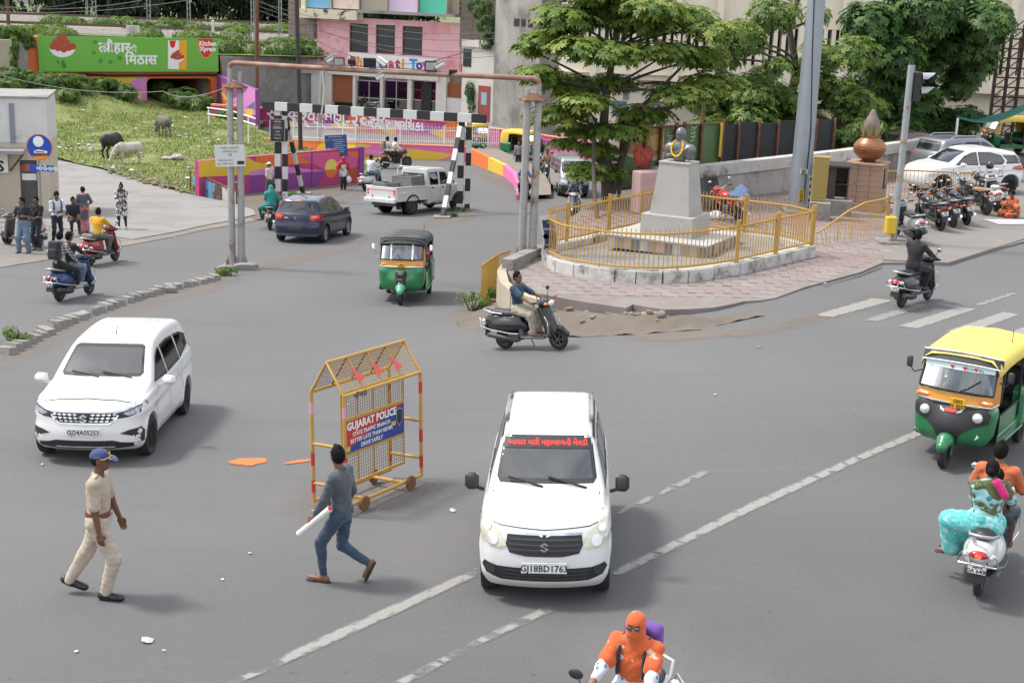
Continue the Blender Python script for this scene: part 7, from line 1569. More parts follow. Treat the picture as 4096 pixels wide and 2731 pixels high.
def person(label,at,hd=0.,height=1.7,pose=None,look=None,near=False,group=None,name='person',veh=None,z=None):
 po=dict(pel=(0,0,.93),lean=rad(2),side=0,twist=0,head=(0,0),lf=(-.09,-.02,.08),rf=(.09,.02,.08),lh=(-.26,.03,.8),rh=(.26,.03,.8),kneeL=(-.1,1,0),kneeR=(.1,1,0),elbL=(-.4,-1,-.2),elbR=(.4,-1,-.2),grip=0,toeL=(0,1,0),toeR=(0,1,0));po.update(pose or{})
 lk=dict(skin=SK[0],top=cloth((.62,.62,.61)),sleeve=.5,hem=-.1,bot=cloth((.035,.055,.1)),wide=0,kind='trousers',hair='short',shoe=M_BLACK,kurta=0,fat=0);lk.update(look or{})
 s=height/1.72;h=(.0125 if near else .021);V3=lambda p:Ve(p)*s
 root=empty(name,(0,0,0),0,label,'person',group)
 if veh is not None:root.matrix_world=veh.matrix_basis@Mx.Translation(at)@Mx.Rotation(hd,4,'Z')
 else:pos(root,(at[0],at[1],z if z is not None else at[2]),(0,0,hd))
 pel=V3(po['pel']);ln=po['lean'];sp=Ve((sin(po['side']),sin(ln),cos(ln))).normalized();tw=po['twist']
 rt=Ve((cos(tw),sin(tw),0));rt=(rt-sp*rt.dot(sp)).normalized();fw=sp.cross(rt).normalized()*1.
 fw=rt.cross(sp).normalized()*-1 if sp.cross(rt).y<0 else sp.cross(rt)
 prt=Ve((1,0,0));pfw=Ve((0,1,0))
 chest=pel+sp*.33*s;nb=pel+sp*.515*s;shL=nb-sp*.055*s-rt*.175*s;shR=nb-sp*.055*s+rt*.175*s
 hy,hp=po['head'];HR=Mx.Rotation(hy,3,'Z')@Mx.Rotation(hp,3,'X');hdc=nb+sp*.135*s+Ve((0,.03,.03))*s;hR=np.array(HR)
 HP=lambda x,y,zz:hdc+HR@(Ve((x,y,zz))*s)
 hL,hR_=pel-prt*.085*s-Ve((0,0,.02))*s,pel+prt*.085*s-Ve((0,0,.02))*s
 kL,aL=ik(hL,V3(po['lf']),.44*s,.42*s,po['kneeL']);kR,aR=ik(hR_,V3(po['rf']),.44*s,.42*s,po['kneeR'])
 eL,wL=ik(shL,V3(po['lh']),.285*s,.255*s,po['elbL']);eR,wR=ik(shR,V3(po['rh']),.285*s,.255*s,po['elbR'])
 allp=[pel,nb,hdc+Ve((0,0,.16)),hdc,kL,aL,kR,aR,eL,wL,eR,wR,shL,shR];lo=np.min([list(p)for p in allp],0)-.24;hi=np.max([list(p)for p in allp],0)+.24
 fa=1+lk['fat'];fx=tuple(fw)
 def torso(S_,g,k=.05):
  S_.cap(pel-prt*.065*s,pel+prt*.065*s,(.105*fa+g)*s,fl=.86,ax=(0,1,0),k=k)
  S_.cap(pel+sp*.08*s,chest-sp*.04*s,(.128*fa+g)*s,(.138*fa**.6+g)*s,fl=.78,ax=fx,k=k);S_.cap(chest-rt*.07*s+sp*.03*s,chest+rt*.07*s+sp*.03*s,(.112+g)*s,fl=.84,ax=fx,k=k)
  S_.cap(shL,shR,(.058+g)*s,k=k);S_.cap(nb-sp*.06*s,nb-sp*.01*s,(.085+g)*s,(.055+g)*s,fl=.8,ax=fx,k=k)
 def arm(S_,g,e,w,sh,upto=1.,k=.025):
  if upto<=.55:
   q=sh.lerp(e,upto/.55);S_.cap(sh,q,(.058+g)*s,(.052+g*1.3)*s,k=k)
  else:
   S_.cap(sh,e,(.056+g)*s,(.044+g)*s,k=k);t=(upto-.55)/.45;S_.cap(e,e.lerp(w,t),(.043+g)*s,(.036*(1-t)+.027*t+g)*s,k=k)
 def leg(S_,g,hp_,kn,an,upto=1.,k=.03,wd=0.):
  S_.cap(hp_,kn,(.088*fa**.5+g)*s,(.058+g+wd*.5)*s,k=k);S_.cap(kn,kn.lerp(an,upto),(.056+g+wd*.5)*s,(.036+g+wd)*s,k=k)
  m=kn.lerp(an,.3);S_.cap(m+(kn-an).normalized()*.05,m,(.05+g)*s,k=k)
 B=SDF(lo,hi,h,.03);torso(B,-.012);arm(B,0,eL,wL,shL);arm(B,0,eR,wR,shR);leg(B,-.006,hL,kL,aL);leg(B,-.006,hR_,kR,aR);B.cap(nb-sp*.04*s,hdc-Ve((0,0,.05))*s,.058*s,.05*s)
 nets=[]
 hh_=.0085 if near else .014
 def foot(S_,an,toe,g,barefoot=True):
  t=Ve(toe).normalized();hl=an-t*.045*s-Ve((0,0,.035))*s if abs(t.z)<.3 else an-t*.05*s
  if abs(t.z)<.3:tip=an+t*.16*s-Ve((0,0,.045))*s
  else:tip=an+t*.18*s
  S_.cap(hl,tip,(.036+g)*s,(.03+g)*s,k=.02);S_.cap(an,hl.lerp(tip,.35),(.036+g)*s,(.034+g)*s,k=.03);S_.cap(tip-t*.05*s,tip+t*.015*s,(.036+g)*s,(.024+g)*s,k=.02,fl=.7,ax=(0,0,1))
  return hl,tip,t
 if lk['shoe']=='sandal' or lk['shoe']is None:foot(B,aL,po['toeL'],0);foot(B,aR,po['toeR'],0)
 nets.append(B.net())
 Hd=SDF(np.array(hdc)-.2*s,np.array(hdc)+.19*s,hh_,.02*s)
 Hd.ell(HP(0,-.008,.018),np.array((.073,.092,.098))*s,hR);Hd.ell(HP(0,.03,-.048),np.array((.056,.058,.062))*s,hR,k=.03);Hd.cap(HP(0,.055,-.085),HP(0,.068,-.08),.024*s,.022*s);Hd.cap(HP(0,.088,.012),HP(0,.105,-.022),.01*s,.016*s,k=.012);Hd.cap(HP(-.03,.08,.028),HP(.03,.08,.028),.014*s,k=.015);Hd.cap(HP(-.018,.09,-.055),HP(.018,.09,-.055),.01*s,k=.008)
 for sd in(1,-1):Hd.ell(HP(sd*.075,-.005,-.008),np.array((.012,.022,.032))*s,hR,k=.006);Hd.ell(HP(sd*.033,.092,.006),np.array((.016,.012,.01))*s,hR,op='c',k=.008)
 Hd.cap(nb-sp*.02*s,hdc-Ve((0,0,.05))*s,.056*s,.05*s)
 nets.append(Hd.net())
 for sd,e,w in((-1,eL,wL),(1,eR,wR)):
  d=(w-e).normalized();gp=po['grip']
  if gp:d=(d*.4+Ve((0,.9,-.1))).normalized()if gp==1 else d
  n=Ve((-sd,.15,0))if not gp else Ve((0,.1,-1));n=(n-d*n.dot(d)).normalized();sv=d.cross(n).normalized();sv=sv if sv.dot(Ve((0,1,0))if not gp else Ve((-sd,0,0)))>0 else-sv
  Hs=SDF(np.array(w)-.21*s,np.array(w)+.21*s,.0068 if near else .011,.01*s);rr=1. if near else 1.15
  pc=w+d*.05*s;Hs.cap(w-d*.02*s,w+d*.02*s,.026*s);Hs.cap(pc-sv*.018*s-d*.015*s,pc+sv*.018*s+d*.01*s,.026*s,fl=.62,ax=tuple(n));Hs.cap(pc-sv*.022*s+d*.025*s,pc+sv*.022*s+d*.028*s,.021*s,fl=.7,ax=tuple(n))
  cl=(.5 if not gp else 1.25)
  for i,(o_,L_)in enumerate(((.03,.068),(.01,.078),(-.01,.072),(-.03,.056))):
   b0=pc+sv*o_*s+d*.032*s;d1=(d*cos(cl*.5)+n*sin(cl*.5)).normalized();d2=(d*cos(cl*1.5)+n*sin(cl*1.5)).normalized();m_=b0+d1*L_*.5*s;Hs.cap(b0,m_,.0095*rr*s,.009*rr*s,k=.004);Hs.cap(m_,m_+d2*L_*.5*s,.009*rr*s,.0075*rr*s,k=.004)
  t0=w+d*.022*s+sv*.026*s;t1=t0+(sv*.8+d*.7+n*.35).normalized()*.035*s;Hs.cap(t0,t1,.012*s,.0105*s,k=.008);Hs.cap(t1,t1+(d*.9+n*.5).normalized()*.03*s,.0105*s,.0085*s,k=.004);nets.append(Hs.net())
 Vb,Qb=join_nets(nets);link('body',mkmesh('body',Vb,Qb,lk['skin'],180),root)
 for sd in(1,-1):
  MB().ell(HP(sd*.033,.083,.006),np.array((.013,.008,.008))*s,6).bd('eye',flat((.02,.015,.012),.2),root,60)
  if near:q=MB();q.tube([HP(sd*.018,.093,.029),HP(sd*.034,.092,.033),HP(sd*.052,.082,.027)],.005*s,6);q.bd('eyebrow',M_HAIR,root)
 if lk['kind']in('trousers','shorts'):
  Tr=SDF(lo,hi,h,.03);up=1. if lk['kind']=='trousers' else 0.;g=.01+lk.get('loose',0)
  for hp_,kn,an in((hL,kL,aL),(hR_,kR,aR)):
   if up:leg(Tr,g,hp_,kn,an.lerp(kn,.06),1.,wd=lk['wide'])
   else:Tr.cap(hp_,hp_.lerp(kn,.8),(.09+g)*s,(.08+g)*s)
  Tr.cap(pel-prt*.065*s,pel+prt*.065*s,(.11*fa+g)*s,fl=.9,ax=(0,1,0));Tr.cap(pel,pel+sp*.1*s,(.128*fa+g)*s,(.126*fa+g)*s,fl=.8,ax=fx);Tr.plane(pel+sp*.115*s,sp)
  link('trousers',wrinkle(Tr,.0045 if near else .006,1,len(label)).mesh('trousers',lk['bot']),root)
 if lk['top']is not None:
  Sh=SDF(lo,hi,h,.05);torso(Sh,.014+lk.get('tloose',0));arm(Sh,.013,eL,wL,shL,lk['sleeve']*(.55/.5)if lk['sleeve']<=.5 else .55+(lk['sleeve']-.5)*.9);arm(Sh,.013,eR,wR,shR,lk['sleeve']*(.55/.5)if lk['sleeve']<=.5 else .55+(lk['sleeve']-.5)*.9)
  if lk['kurta']:
   L_=lk['kurta']
   for hp_,kn in((hL,kL),(hR_,kR)):Sh.cap(hp_+Ve((0,0,.05)),hp_.lerp(kn,min(1,L_)),.115*s,.1*s,k=.08)
   if po['pel'][2]>.8:Sh.cap(pel,pel-Ve((0,0,.44*L_))*s,.15*s,.17*s,k=.06,fl=.8,ax=(0,1,0));Sh.plane(pel-Ve((0,0,.44*L_))*s,(0,0,-1))
  else:Sh.plane(pel+sp*lk['hem']*s,-sp)
  Sh.cap(nb+sp*.015*s+fw*.03*s,nb+sp*.08*s+fw*.09*s,.055*s,.06*s,op='c',k=.01)
  o=link('shirt',wrinkle(Sh,.004 if near else .0055,.8,len(label)*2).mesh('shirt',lk['top']),root)
  if near:
   cb=MB()
   for sd in(1,-1):cb.tube([nb+rt*sd*.015*s-fw*.062*s+sp*.015*s,nb+rt*sd*.064*s+sp*.012*s,nb+rt*sd*.035*s+fw*.068*s-sp*.035*s],[.014*s,.018*s,.012*s],8)
   cb.bd('collar',lk['top'],o,60)
 for an,toe in((aL,po['toeL']),(aR,po['toeR'])):
  if lk['shoe']is None:continue
  F_=SDF(np.array(an)-.22,np.array(an)+.26,.01 if near else .016,.02)
  if lk['shoe']=='sandal':
   t=Ve(toe).normalized();
   if abs(t.z)<.3:hl=an-t*.065*s-Ve((0,0,.07))*s;tip=an+t*.18*s-Ve((0,0,.072))*s;ax_=(0,0,1)
   else:hl=an-t*.05*s-Ve((0,.03,.02))*s;tip=an+t*.2*s+Ve((0,-.03,-.02))*s;ax_=tuple(Ve((0,1,.4)).normalized())
   F_.cap(hl,tip,.036*s,.044*s,fl=.38,ax=ax_);link('sandal',F_.mesh('sandal',mat((.035,.026,.022),.6,var=.1)),root)
   q=MB();mdl=hl.lerp(tip,.72);rgt=t.cross(Ve((0,0,1))).normalized();q.tube([mdl-rgt*.045*s,hl.lerp(tip,.66)+Ve((0,0,.065))*s,mdl+rgt*.045*s],.01*s,6);q.bd('strap',mat((.035,.026,.022),.6),root)
  else:
   foot(F_,an,toe,.012);link('shoe',F_.mesh('shoe',lk['shoe']),root)
 hs=lk['hair']
 def hairm(nm,S_,m):return link(nm,S_.mesh(nm,m),root)
 lo2,hi2=np.array(hdc)-.3*s,np.array(hdc)+.26*s
 if hs in('short','bun','long','bald'):
  A_=SDF(lo2,hi2,hh_,.02);A_.ell(HP(0,-.018,.03),np.array((.084,.096,.1))*s,hR);A_.ell(HP(0,-.045,-.01),np.array((.076,.068,.075))*s,hR)
  if hs=='short':A_.cap(HP(0,.05,.105),HP(0,-.04,.118),.028*s,.03*s)
  A_.ell(HP(0,.095,-.045),np.array((.085,.075,.105))*s,hR,op='c',k=.012)
  for sd in(1,-1):A_.ell(HP(sd*.085,.03,-.05),np.array((.03,.05,.05))*s,hR,op='c',k=.01)
  A_.plane(HP(0,0,-.085),tuple(HR@Ve((0,.5,-1))),.01)
  if hs=='bun':A_.ell(HP(0,-.115,0.)if lk.get('bun',0)==0 else HP(0,-.05,.145),np.array((.045,.042,.042))*s,hR)
  if hs=='long':A_.cap(HP(0,-.08,-.02),HP(0,-.13,-.26),.055*s,.03*s)
  hairm('hair',A_,M_HAIR)
 elif hs=='cap':
  A_=SDF(lo2,hi2,hh_,.015);A_.ell(HP(0,-.008,.04),np.array((.09,.106,.092))*s,hR);A_.plane(HP(0,0,.03),tuple(HR@Ve((0,0,-1))));cp=hairm('cap',A_,lk['capm'])
  A_=SDF(lo2,hi2,hh_*.9,.01);A_.ell(HP(0,.115,.038),np.array((.074,.075,.012))*s,np.array(HR@Mx.Rotation(rad(-14),3,'X')));bm_=A_.mesh('peak',lk['capm']);link('peak',bm_,cp)
  A_=SDF(lo2,hi2,hh_,.01);A_.ell(HP(0,-.03,-.005),np.array((.08,.078,.06))*s,hR);A_.ell(HP(0,.095,-.03),np.array((.1,.095,.1))*s,hR,op='c',k=.01);hairm('hair',A_,M_HAIR)
 elif hs=='helmet':
  A_=SDF(lo2,hi2,hh_,.02);A_.ell(HP(0,-.01,.02),np.array((.125,.14,.135))*s,hR);A_.plane(HP(0,0,-.075),tuple(HR@Ve((0,.1,-1))));A_.box(HP(0,.13,-.03),np.array((.09,.07,.055))*s,.02,hR,op='c',k=.01);hairm('helmet',A_,lk['capm'])
  A_=SDF(lo2,hi2,hh_,.01);A_.ell(HP(0,.03,.02),np.array((.105,.1,.06))*s,hR);hairm('visor',A_,G_DARK)
 elif hs=='scarf':
  A_=SDF(lo2,hi2+.02,hh_,.04);A_.ell(HP(0,-.006,.022),np.array((.092,.112,.112))*s,hR);A_.ell(HP(0,.035,-.055),np.array((.076,.075,.066))*s,hR);A_.cap(HP(0,-.02,-.08),nb-sp*.01,.085*s,.105*s);A_.cap(HP(0,-.1,.03),HP(0,-.13,-.02),.035*s,.03*s);A_.cap(HP(0,-.11,-.04),HP(.02,-.15,-.22),.055*s,.03*s)
  A_.box(HP(0,.115,.01),np.array((.055,.035,.014))*s,.01,hR,op='c',k=.012);sc_=hairm('scarf',A_,lk['capm'])
  dr=SDF(lo,hi,h,.05);dr.cap(shL+sp*.02,shR+sp*.02,.085*s);dr.cap(chest-rt*.06*s,chest+rt*.06*s,.135*s,fl=.9,ax=fx);dr.cap(nb,chest-sp*.1*s,.1*s,.15*s,fl=.85,ax=fx)
  arm(dr,.024,eL,wL,shL,lk.get('drape',.34));arm(dr,.024,eR,wR,shR,lk.get('drape',.34));dr.plane(pel+sp*.17*s,-(sp+fw*.15));link('shawl',wrinkle(dr,.005,.7).mesh('shawl',lk['capm']),root)
 elif hs=='hood':
  A_=SDF(lo,hi,h,.05);A_.ell(HP(0,-.015,.02),np.array((.098,.118,.12))*s,hR);A_.cap(HP(0,-.03,-.06),nb-sp*.03,.09*s,.13*s);A_.cap(shL,shR,.1*s);A_.cap(nb-fw*.04,pel+sp*.06*s-fw*.05,.15*s,.19*s,fl=.85,ax=fx);arm(A_,.05,eL,wL,shL,.45);arm(A_,.05,eR,wR,shR,.45);A_.plane(pel+sp*0.*s,-sp);A_.ell(HP(0,.12,-.015),np.array((.062,.075,.085))*s,hR,op='c',k=.01);hairm('shawl',wrinkle(A_,.006,.7),lk['capm'])
 if lk.get('stole')is not None:
  A_=SDF(lo,hi,h,.03);c0=nb+sp*.01
  A_.cap(shL+fw*.07*s,nb-fw*.085*s,.045*s,.05*s);A_.cap(nb-fw*.085*s,shR+fw*.07*s,.05*s,.045*s)
  for a_,b_ in lk['stole_path']:A_.cap(nb+rt*a_[0]*s+fw*a_[1]*s+sp*a_[2]*s,nb+rt*b_[0]*s+fw*b_[1]*s+sp*b_[2]*s,a_[3]*s,b_[3]*s,k=.04,fl=.75,ax=fx)
  link('stole',A_.mesh('stole',lk['stole']),root)
 if lk.get('shawl')is not None:
  dr=SDF(lo,hi,h,.05);dr.cap(shL+sp*.02,shR+sp*.02,.088*s);dr.cap(chest-rt*.07*s,chest+rt*.07*s,.138*s,fl=.9,ax=fx);dr.cap(nb-fw*.02,chest-sp*.16*s-fw*.02,.1*s,.155*s,fl=.85,ax=fx);arm(dr,.028,eL,wL,shL,.3);arm(dr,.028,eR,wR,shR,.22)
  dr.plane(pel+sp*.14*s,-(sp+rt*.35));dr.plane(nb+sp*.04*s,sp+fw*.3,.02);dr.plane(chest+fw*.07*s,fw+rt*.2,.03);link('shawl',wrinkle(dr,.006,.7).mesh('shawl',lk['shawl']),root)
 return root,dict(nb=nb,sp=sp,fw=fw,rt=rt,pel=pel,wL=wL,wR=wR,hdc=hdc,shL=shL,shR=shR,HP=HP,chest=chest,s=s)
def backpack(pr,label,m,m2=None,sz=1.,cat='backpack'):
 root,j=pr;c=j['chest']-j['fw']*.2*j['s']+j['sp']*.02;R=np.array([list(j['rt']),list(j['fw']),list(j['sp'])]).T
 o=empty('backpack',(0,0,0),0,label,cat);o.matrix_world=root.matrix_basis.copy();S_=SDF(np.array(c)-.36,np.array(c)+.36,.016,.03);S_.box(c,(.15*sz,.085*sz,.22*sz),.06,R);S_.box(c-j['fw']*.09*sz-j['sp']*.08*sz,(.115*sz,.035,.11*sz),.03,R,k=.01);link('pack',S_.mesh('pack',m),o)
 t=MB()
 for sd,sh in((-1,j['shL']),(1,j['shR'])):q=sh-j['rt']*sd*.05;t.tube([c+j['rt']*sd*.08+j['sp']*.18,q+j['sp']*.085,q+j['fw']*.12-j['sp']*.02,q+j['fw']*.13-j['sp']*.2,c+j['rt']*sd*.13-j['sp']*.15],.018,6)
 t.bd('strap',m2 or m,o,60);return o
def ride(kind,**k):
 if kind=='s':d=dict(pel=(0,-.2,.905),lean=rad(6),lf=(-.13,.2,.385),rf=(.13,.2,.385),lh=(-.29,.315,1.045),rh=(.29,.315,1.045),kneeL=(-.35,1,.5),kneeR=(.35,1,.5),elbL=(-.5,-.3,-1),elbR=(.5,-.3,-1),grip=1)
 elif kind=='m':d=dict(pel=(0,-.14,.905),lean=rad(10),lf=(-.2,0.,.37),rf=(.2,0.,.37),lh=(-.32,.315,1.06),rh=(.32,.315,1.06),kneeL=(-.5,1,.5),kneeR=(.5,1,.5),elbL=(-.5,-.3,-1),elbR=(.5,-.3,-1),grip=1)
 elif kind=='ps':d=dict(pel=(0,-.56,.945),lean=rad(4),lf=(-.2,-.1,.36),rf=(.2,-.1,.36),lh=(-.17,-.16,.92),rh=(.17,-.16,.92),kneeL=(-.6,1,.3),kneeR=(.6,1,.3),elbL=(-1,-.3,-.5),elbR=(1,-.3,-.5))
 elif kind=='pside':d=dict(pel=(0,-.52,.955),lean=rad(3),twist=rad(35),lf=(-.42,-.3,.42),rf=(-.4,-.16,.44),lh=(-.22,-.2,.93),rh=(.16,-.12,1.06),kneeL=(-1,.3,.6),kneeR=(-1,.5,.6),elbL=(-1,-.3,-.5),elbR=(1,-.3,-.5),toeL=(-1,.2,-.1),toeR=(-1,.2,-.1))
 d.update(k);return d
K_KHAKI=cloth((.4,.325,.25));K_JEAN=cloth((.03,.055,.095),var=.3);K_NAVY=cloth((.012,.016,.028));K_BLACK=cloth((.012,.012,.013));K_WHITE=cloth((.62,.62,.61));K_LJEAN=cloth((.12,.18,.27),var=.25);K_SLATE=cloth((.065,.075,.088),var=.15)
pc_=T(425,2386)
PO,j=person('policeman in khaki uniform and blue cap walking across the road',pc_,rad(-90),1.72,dict(pel=(0,-.05,.915),lean=rad(1),rf=(.08,.02,.085),lf=(-.1,-.44,.13),toeL=(0,.88,-.35),toeR=(.1,1,0),kneeL=(0,1,0),kneeR=(0,1,.1),rh=(.25,.03,.78),lh=(-.23,.13,.8),elbL=(-.3,-1,-.3),elbR=(.4,-1,-.2),head=(0,rad(-2))),dict(skin=SK[1],top=K_KHAKI,sleeve=.42,bot=cloth((.44,.37,.295)),hem=.05,hair='cap',capm=cloth((.035,.055,.16)),shoe=flat((.014,.014,.015),.3),loose=.008,wide=.012,fat=.08),True)
mb=MB();R_=[j['pel']+j['sp']*.085+Ve((cos(t)*.158,sin(t)*.128,0))for t in np.linspace(0,2*pi,24,endpoint=False)]
for dz in(-.016,0,.016):mb.tube([p+Ve((0,0,dz))for p in R_],.016,6,closed=True)
mb.bd('belt',mat((.16,.045,.022),.4,var=.1),PO,60);bx('buckle',M_ALLOY,PO,j['pel']+j['sp']*.085+j['fw']*.14,(.07,.02,.055),bev=.008)
for sd,sh in((-1,j['shL']),(1,j['shR'])):bx('epaulette',cloth((.48,.42,.33)),PO,sh+Ve((-sd*.045,0,.078)),(.12,.055,.015),bev=.006)
text('POLICE',.022,flat((.55,.36,.06),.5),PO,facing(j['HP'](.0935,-.045,.052),(0,1,0),(0,0,1)));q=MB();q.tube([j['HP'](.085,.02,.032),j['HP'](.078,.07,.04),j['HP'](.04,.105,.05),j['HP'](0,.112,.054),j['HP'](-.04,.105,.05),j['HP'](-.085,.02,.032)],.006,6);q.tube([j['HP'](.065,.12,.042),j['HP'](.045,.165,.022),j['HP'](0,.188,.014),j['HP'](-.045,.165,.022),j['HP'](-.065,.12,.042)],.005,6);q.bd('gold_braid',flat((.55,.36,.06),.5),PO);MB().ell(j['HP'](0,.098,.085),(.022,.008,.025),8).bd('cap_badge',flat((.55,.36,.06),.5),PO)
pp=T(1335,2322)
PM_,j=person('man in a slate shirt and jeans walking with a white paper roll',pp,rad(72),1.66,dict(pel=(0,-.1,.9),lean=rad(3),lf=(-.08,.1,.085),rf=(.08,-.44,.25),toeR=(.1,.45,-.9),toeL=(0,1,0),kneeR=(0,1,0),lh=(-.235,.2,.76),rh=(.25,-.02,.85),elbL=(-.4,-1,-.2),elbR=(.4,-1,-.2),head=(rad(-38),0)),dict(skin=SK[0],top=K_SLATE,sleeve=.9,bot=K_JEAN,hem=-.03,hair='short',shoe='sandal'),True)
o=empty('paper_roll',(0,0,0),0,'rolled white paper carried in the walking man\'s hand','paper roll');o.matrix_world=PM_.matrix_basis.copy();w_=j['wL']+Ve((0.,.02,-.075));dd=Ve((-.1,-.62,.58)).normalized()
m=MB();m.tube([w_-dd*.26,w_+dd*.32],.036,14);m.bd('roll',mat((.72,.72,.74),.6,var=.04),o,40);m=MB();m.tube([w_+dd*.318,w_+dd*.324],.028,12);m.bd('red_core',flat((.62,.02,.025),.5),o)
def fz(x,y):return tz(x,y)+.05
def at_(px,py,up=.05):p=T(px,py);return(p.x,p.y,tz(p.x,p.y)+up)
person('young man in navy T-shirt and light jeans by the kiosk',at_(100,1014,.02),rad(172),1.7,dict(lh=(-.17,.24,1.18),rh=(.19,.22,1.2),elbL=(-.6,-.4,-1),elbR=(.6,-.4,-1),rf=(.16,.05,.08),lf=(-.14,0,.08),head=(rad(-25),0)),dict(top=K_NAVY,sleeve=.4,bot=K_LJEAN,hem=-.14,shoe=flat((.1,.1,.11),.6),loose=.012,wide=.02))
person('young man in a black T-shirt leaning on the sign pole',at_(152,1004,.02),rad(165),1.68,dict(lh=(-.05,.3,1.05),rh=(.2,.1,.84),elbL=(-.6,-.2,-1),head=(rad(10),0),side=rad(-4)),dict(skin=SK[1],top=K_BLACK,sleeve=.4,bot=cloth((.016,.022,.04)),hem=-.14,shoe=flat((.1,.1,.11),.6)))
WB=person('young man in a white shirt looking down at his phone',at_(232,984,.03),rad(-140),1.72,dict(lh=(-.06,.34,1.12),rh=(.14,.36,1.13),elbL=(-.5,-.2,-1),elbR=(.5,-.2,-1),head=(0,rad(-28)),rf=(.2,.1,.08),lf=(-.12,-.1,.08)),dict(top=cloth((.58,.62,.7)),sleeve=.6,bot=K_NAVY,hem=-.12,shoe=M_BLACK))
backpack(WB,'dark backpack worn by the man in the white shirt',cloth((.05,.012,.022)),K_BLACK,.9)
o=bx('phone',M_BLACK,None,(0,0,0),(.075,.012,.15),bev=.005);o.matrix_world=WB[0].matrix_basis@Mx.Translation((WB[1]['wL']+WB[1]['wR'])/2+Ve((0,.1,.04)))@Mx.Rotation(rad(-50),4,'X');tag(o,'black phone held by the man in the white shirt','phone')
p=at_(262,958,.05);person('person seated on the kiosk ledge with one knee raised',(p[0],p[1]+.9,p[2]),rad(-150),1.66,dict(pel=(0,-.1,.5),lean=rad(10),lf=(-.12,.35,.1),rf=(.14,.32,.1),lh=(-.1,.26,.62),rh=(.14,.28,.62),kneeL=(0,1,1),kneeR=(.1,1,1),head=(0,rad(-10))),dict(skin=SK[1],top=K_NAVY,sleeve=.45,bot=K_NAVY))
person('woman in a grey tunic and pink trousers standing with her back turned',at_(338,934),rad(35),1.56,dict(lh=(-.16,.22,.98),rh=(.2,.16,.98),elbL=(-.8,-.4,-1),elbR=(.8,-.4,-1),head=(rad(20),rad(-8))),dict(top=cloth((.075,.085,.11)),sleeve=.65,kurta=.9,bot=pattern('pink_print',(.42,.13,.14),(.6,.35,.33),'dots',30,.3),hair='bun',shoe='sandal',loose=.03,wide=.05,stole=cloth((.45,.17,.17)),stole_path=[((-.12,.12,-.02,.05),(-.13,.15,-.45,.06)),((.12,.1,-.02,.05),(.15,.12,-.3,.05))]))
wp=at_(490,921);WPH=person('young woman in a black and white tunic talking on the phone',wp,rad(190),1.6,dict(rh=(.1,.13,1.42),elbR=(.4,.6,-1),lh=(.05,.26,1.02),elbL=(-.8,-.1,-1),lf=(-.14,0,.08),rf=(.12,.03,.08),head=(0,0)),dict(skin=SK[1],top=pattern('bw_print',(.55,.54,.53),(.03,.03,.035),'noise',16,.5),sleeve=.45,kurta=.95,bot=K_BLACK,hair='bun',bun=1,shoe=flat((.5,.45,.42),.6),loose=-.005))
o=bx('phone',M_PLAST,None,(0,0,0),(.02,.07,.15),bev=.005);o.matrix_world=WPH[0].matrix_basis@Mx.Translation(WPH[1]['wR']+Ve((-.01,0.,.09)));tag(o,'phone held to the ear of the woman in the printed tunic','phone')
backpack(WPH,'small black backpack worn by the woman on the phone',K_BLACK,None,.8)
person('man in a pale pink shirt and white cap by the striped post',at_(1080,800,.01),rad(60),1.66,dict(head=(rad(40),0)),dict(top=cloth((.58,.48,.49)),sleeve=.6,bot=cloth((.1,.085,.075)),hair='cap',capm=cloth((.65,.65,.66)),hem=-.12))
RS=person('woman in a red scarf and white tunic carrying plastic bags',at_(1373,760,.01),rad(200),1.58,dict(lh=(-.27,.12,.8),rh=(.16,.22,1.1),elbR=(.8,-.3,-1)),dict(top=cloth((.6,.58,.56)),sleeve=.5,kurta=.55,bot=K_BLACK,hair='hood',capm=mat((.45,.02,.05),.8,var=.25,scale=8),shoe=M_BLACK,loose=.02))
S_=SDF((-.2,-.2,-.42),(.2,.2,.1),.018,.05);S_.ell((0,0,-.18),(.14,.09,.16)).cap((0,0,-.05),(0,0,.06),.05,.02);o=link('plastic_bag',S_.mesh('plastic_bag',mat((.68,.68,.66),.4,var=.08,bump=.4,bscale=12)));o.matrix_world=RS[0].matrix_basis@Mx.Translation(RS[1]['wL']-Ve((0,0,.12)));tag(o,'bulging white plastic bag hanging from the hand of the red scarfed woman','bag')
person('man in a dark shirt and jeans walking along the mural wall',at_(2232,617,.01),rad(85),1.68,dict(lf=(-.08,.3,.09),rf=(.08,-.32,.14),toeR=(0,.9,-.4),rh=(.24,.2,.85),lh=(-.25,-.15,.85)),dict(top=cloth((.02,.035,.05)),sleeve=.5,bot=K_JEAN,hem=-.1))
person('man in a lilac grey shirt standing at the road nose',at_(2072,690,.01),rad(175),1.7,dict(),dict(top=cloth((.24,.2,.23)),sleeve=.7,bot=K_BLACK,hem=-.1))
person('man in a striped white shirt half behind the twin pipe post',at_(2100,686,.01),rad(185),1.7,dict(),dict(top=pattern('stripe',(.55,.56,.58),(.2,.22,.28),'check',26,.4),sleeve=.5,bot=K_NAVY,hem=-.1))
p=S(4052,868,.09);person('woman in a red and orange saree sitting on a sheet by the motorcycles',(p.x,p.y,.1),rad(120),1.55,dict(pel=(0,0,.14),lean=rad(14),lf=(-.1,.36,.08),rf=(.22,.32,.08),lh=(-.1,.36,.4),rh=(.16,.34,.36),kneeL=(-.7,.4,.8),kneeR=(.8,.4,.7),head=(0,rad(-22))),dict(skin=SK[1],top=pattern('saree',(.42,.05,.03),(.55,.22,.05),'noise',14,.5),sleeve=.35,kurta=1.,bot=pattern('saree',(.42,.05,.03),(.55,.22,.05),'noise',14,.5),hair='bun',shoe=None,loose=.05,wide=.06))
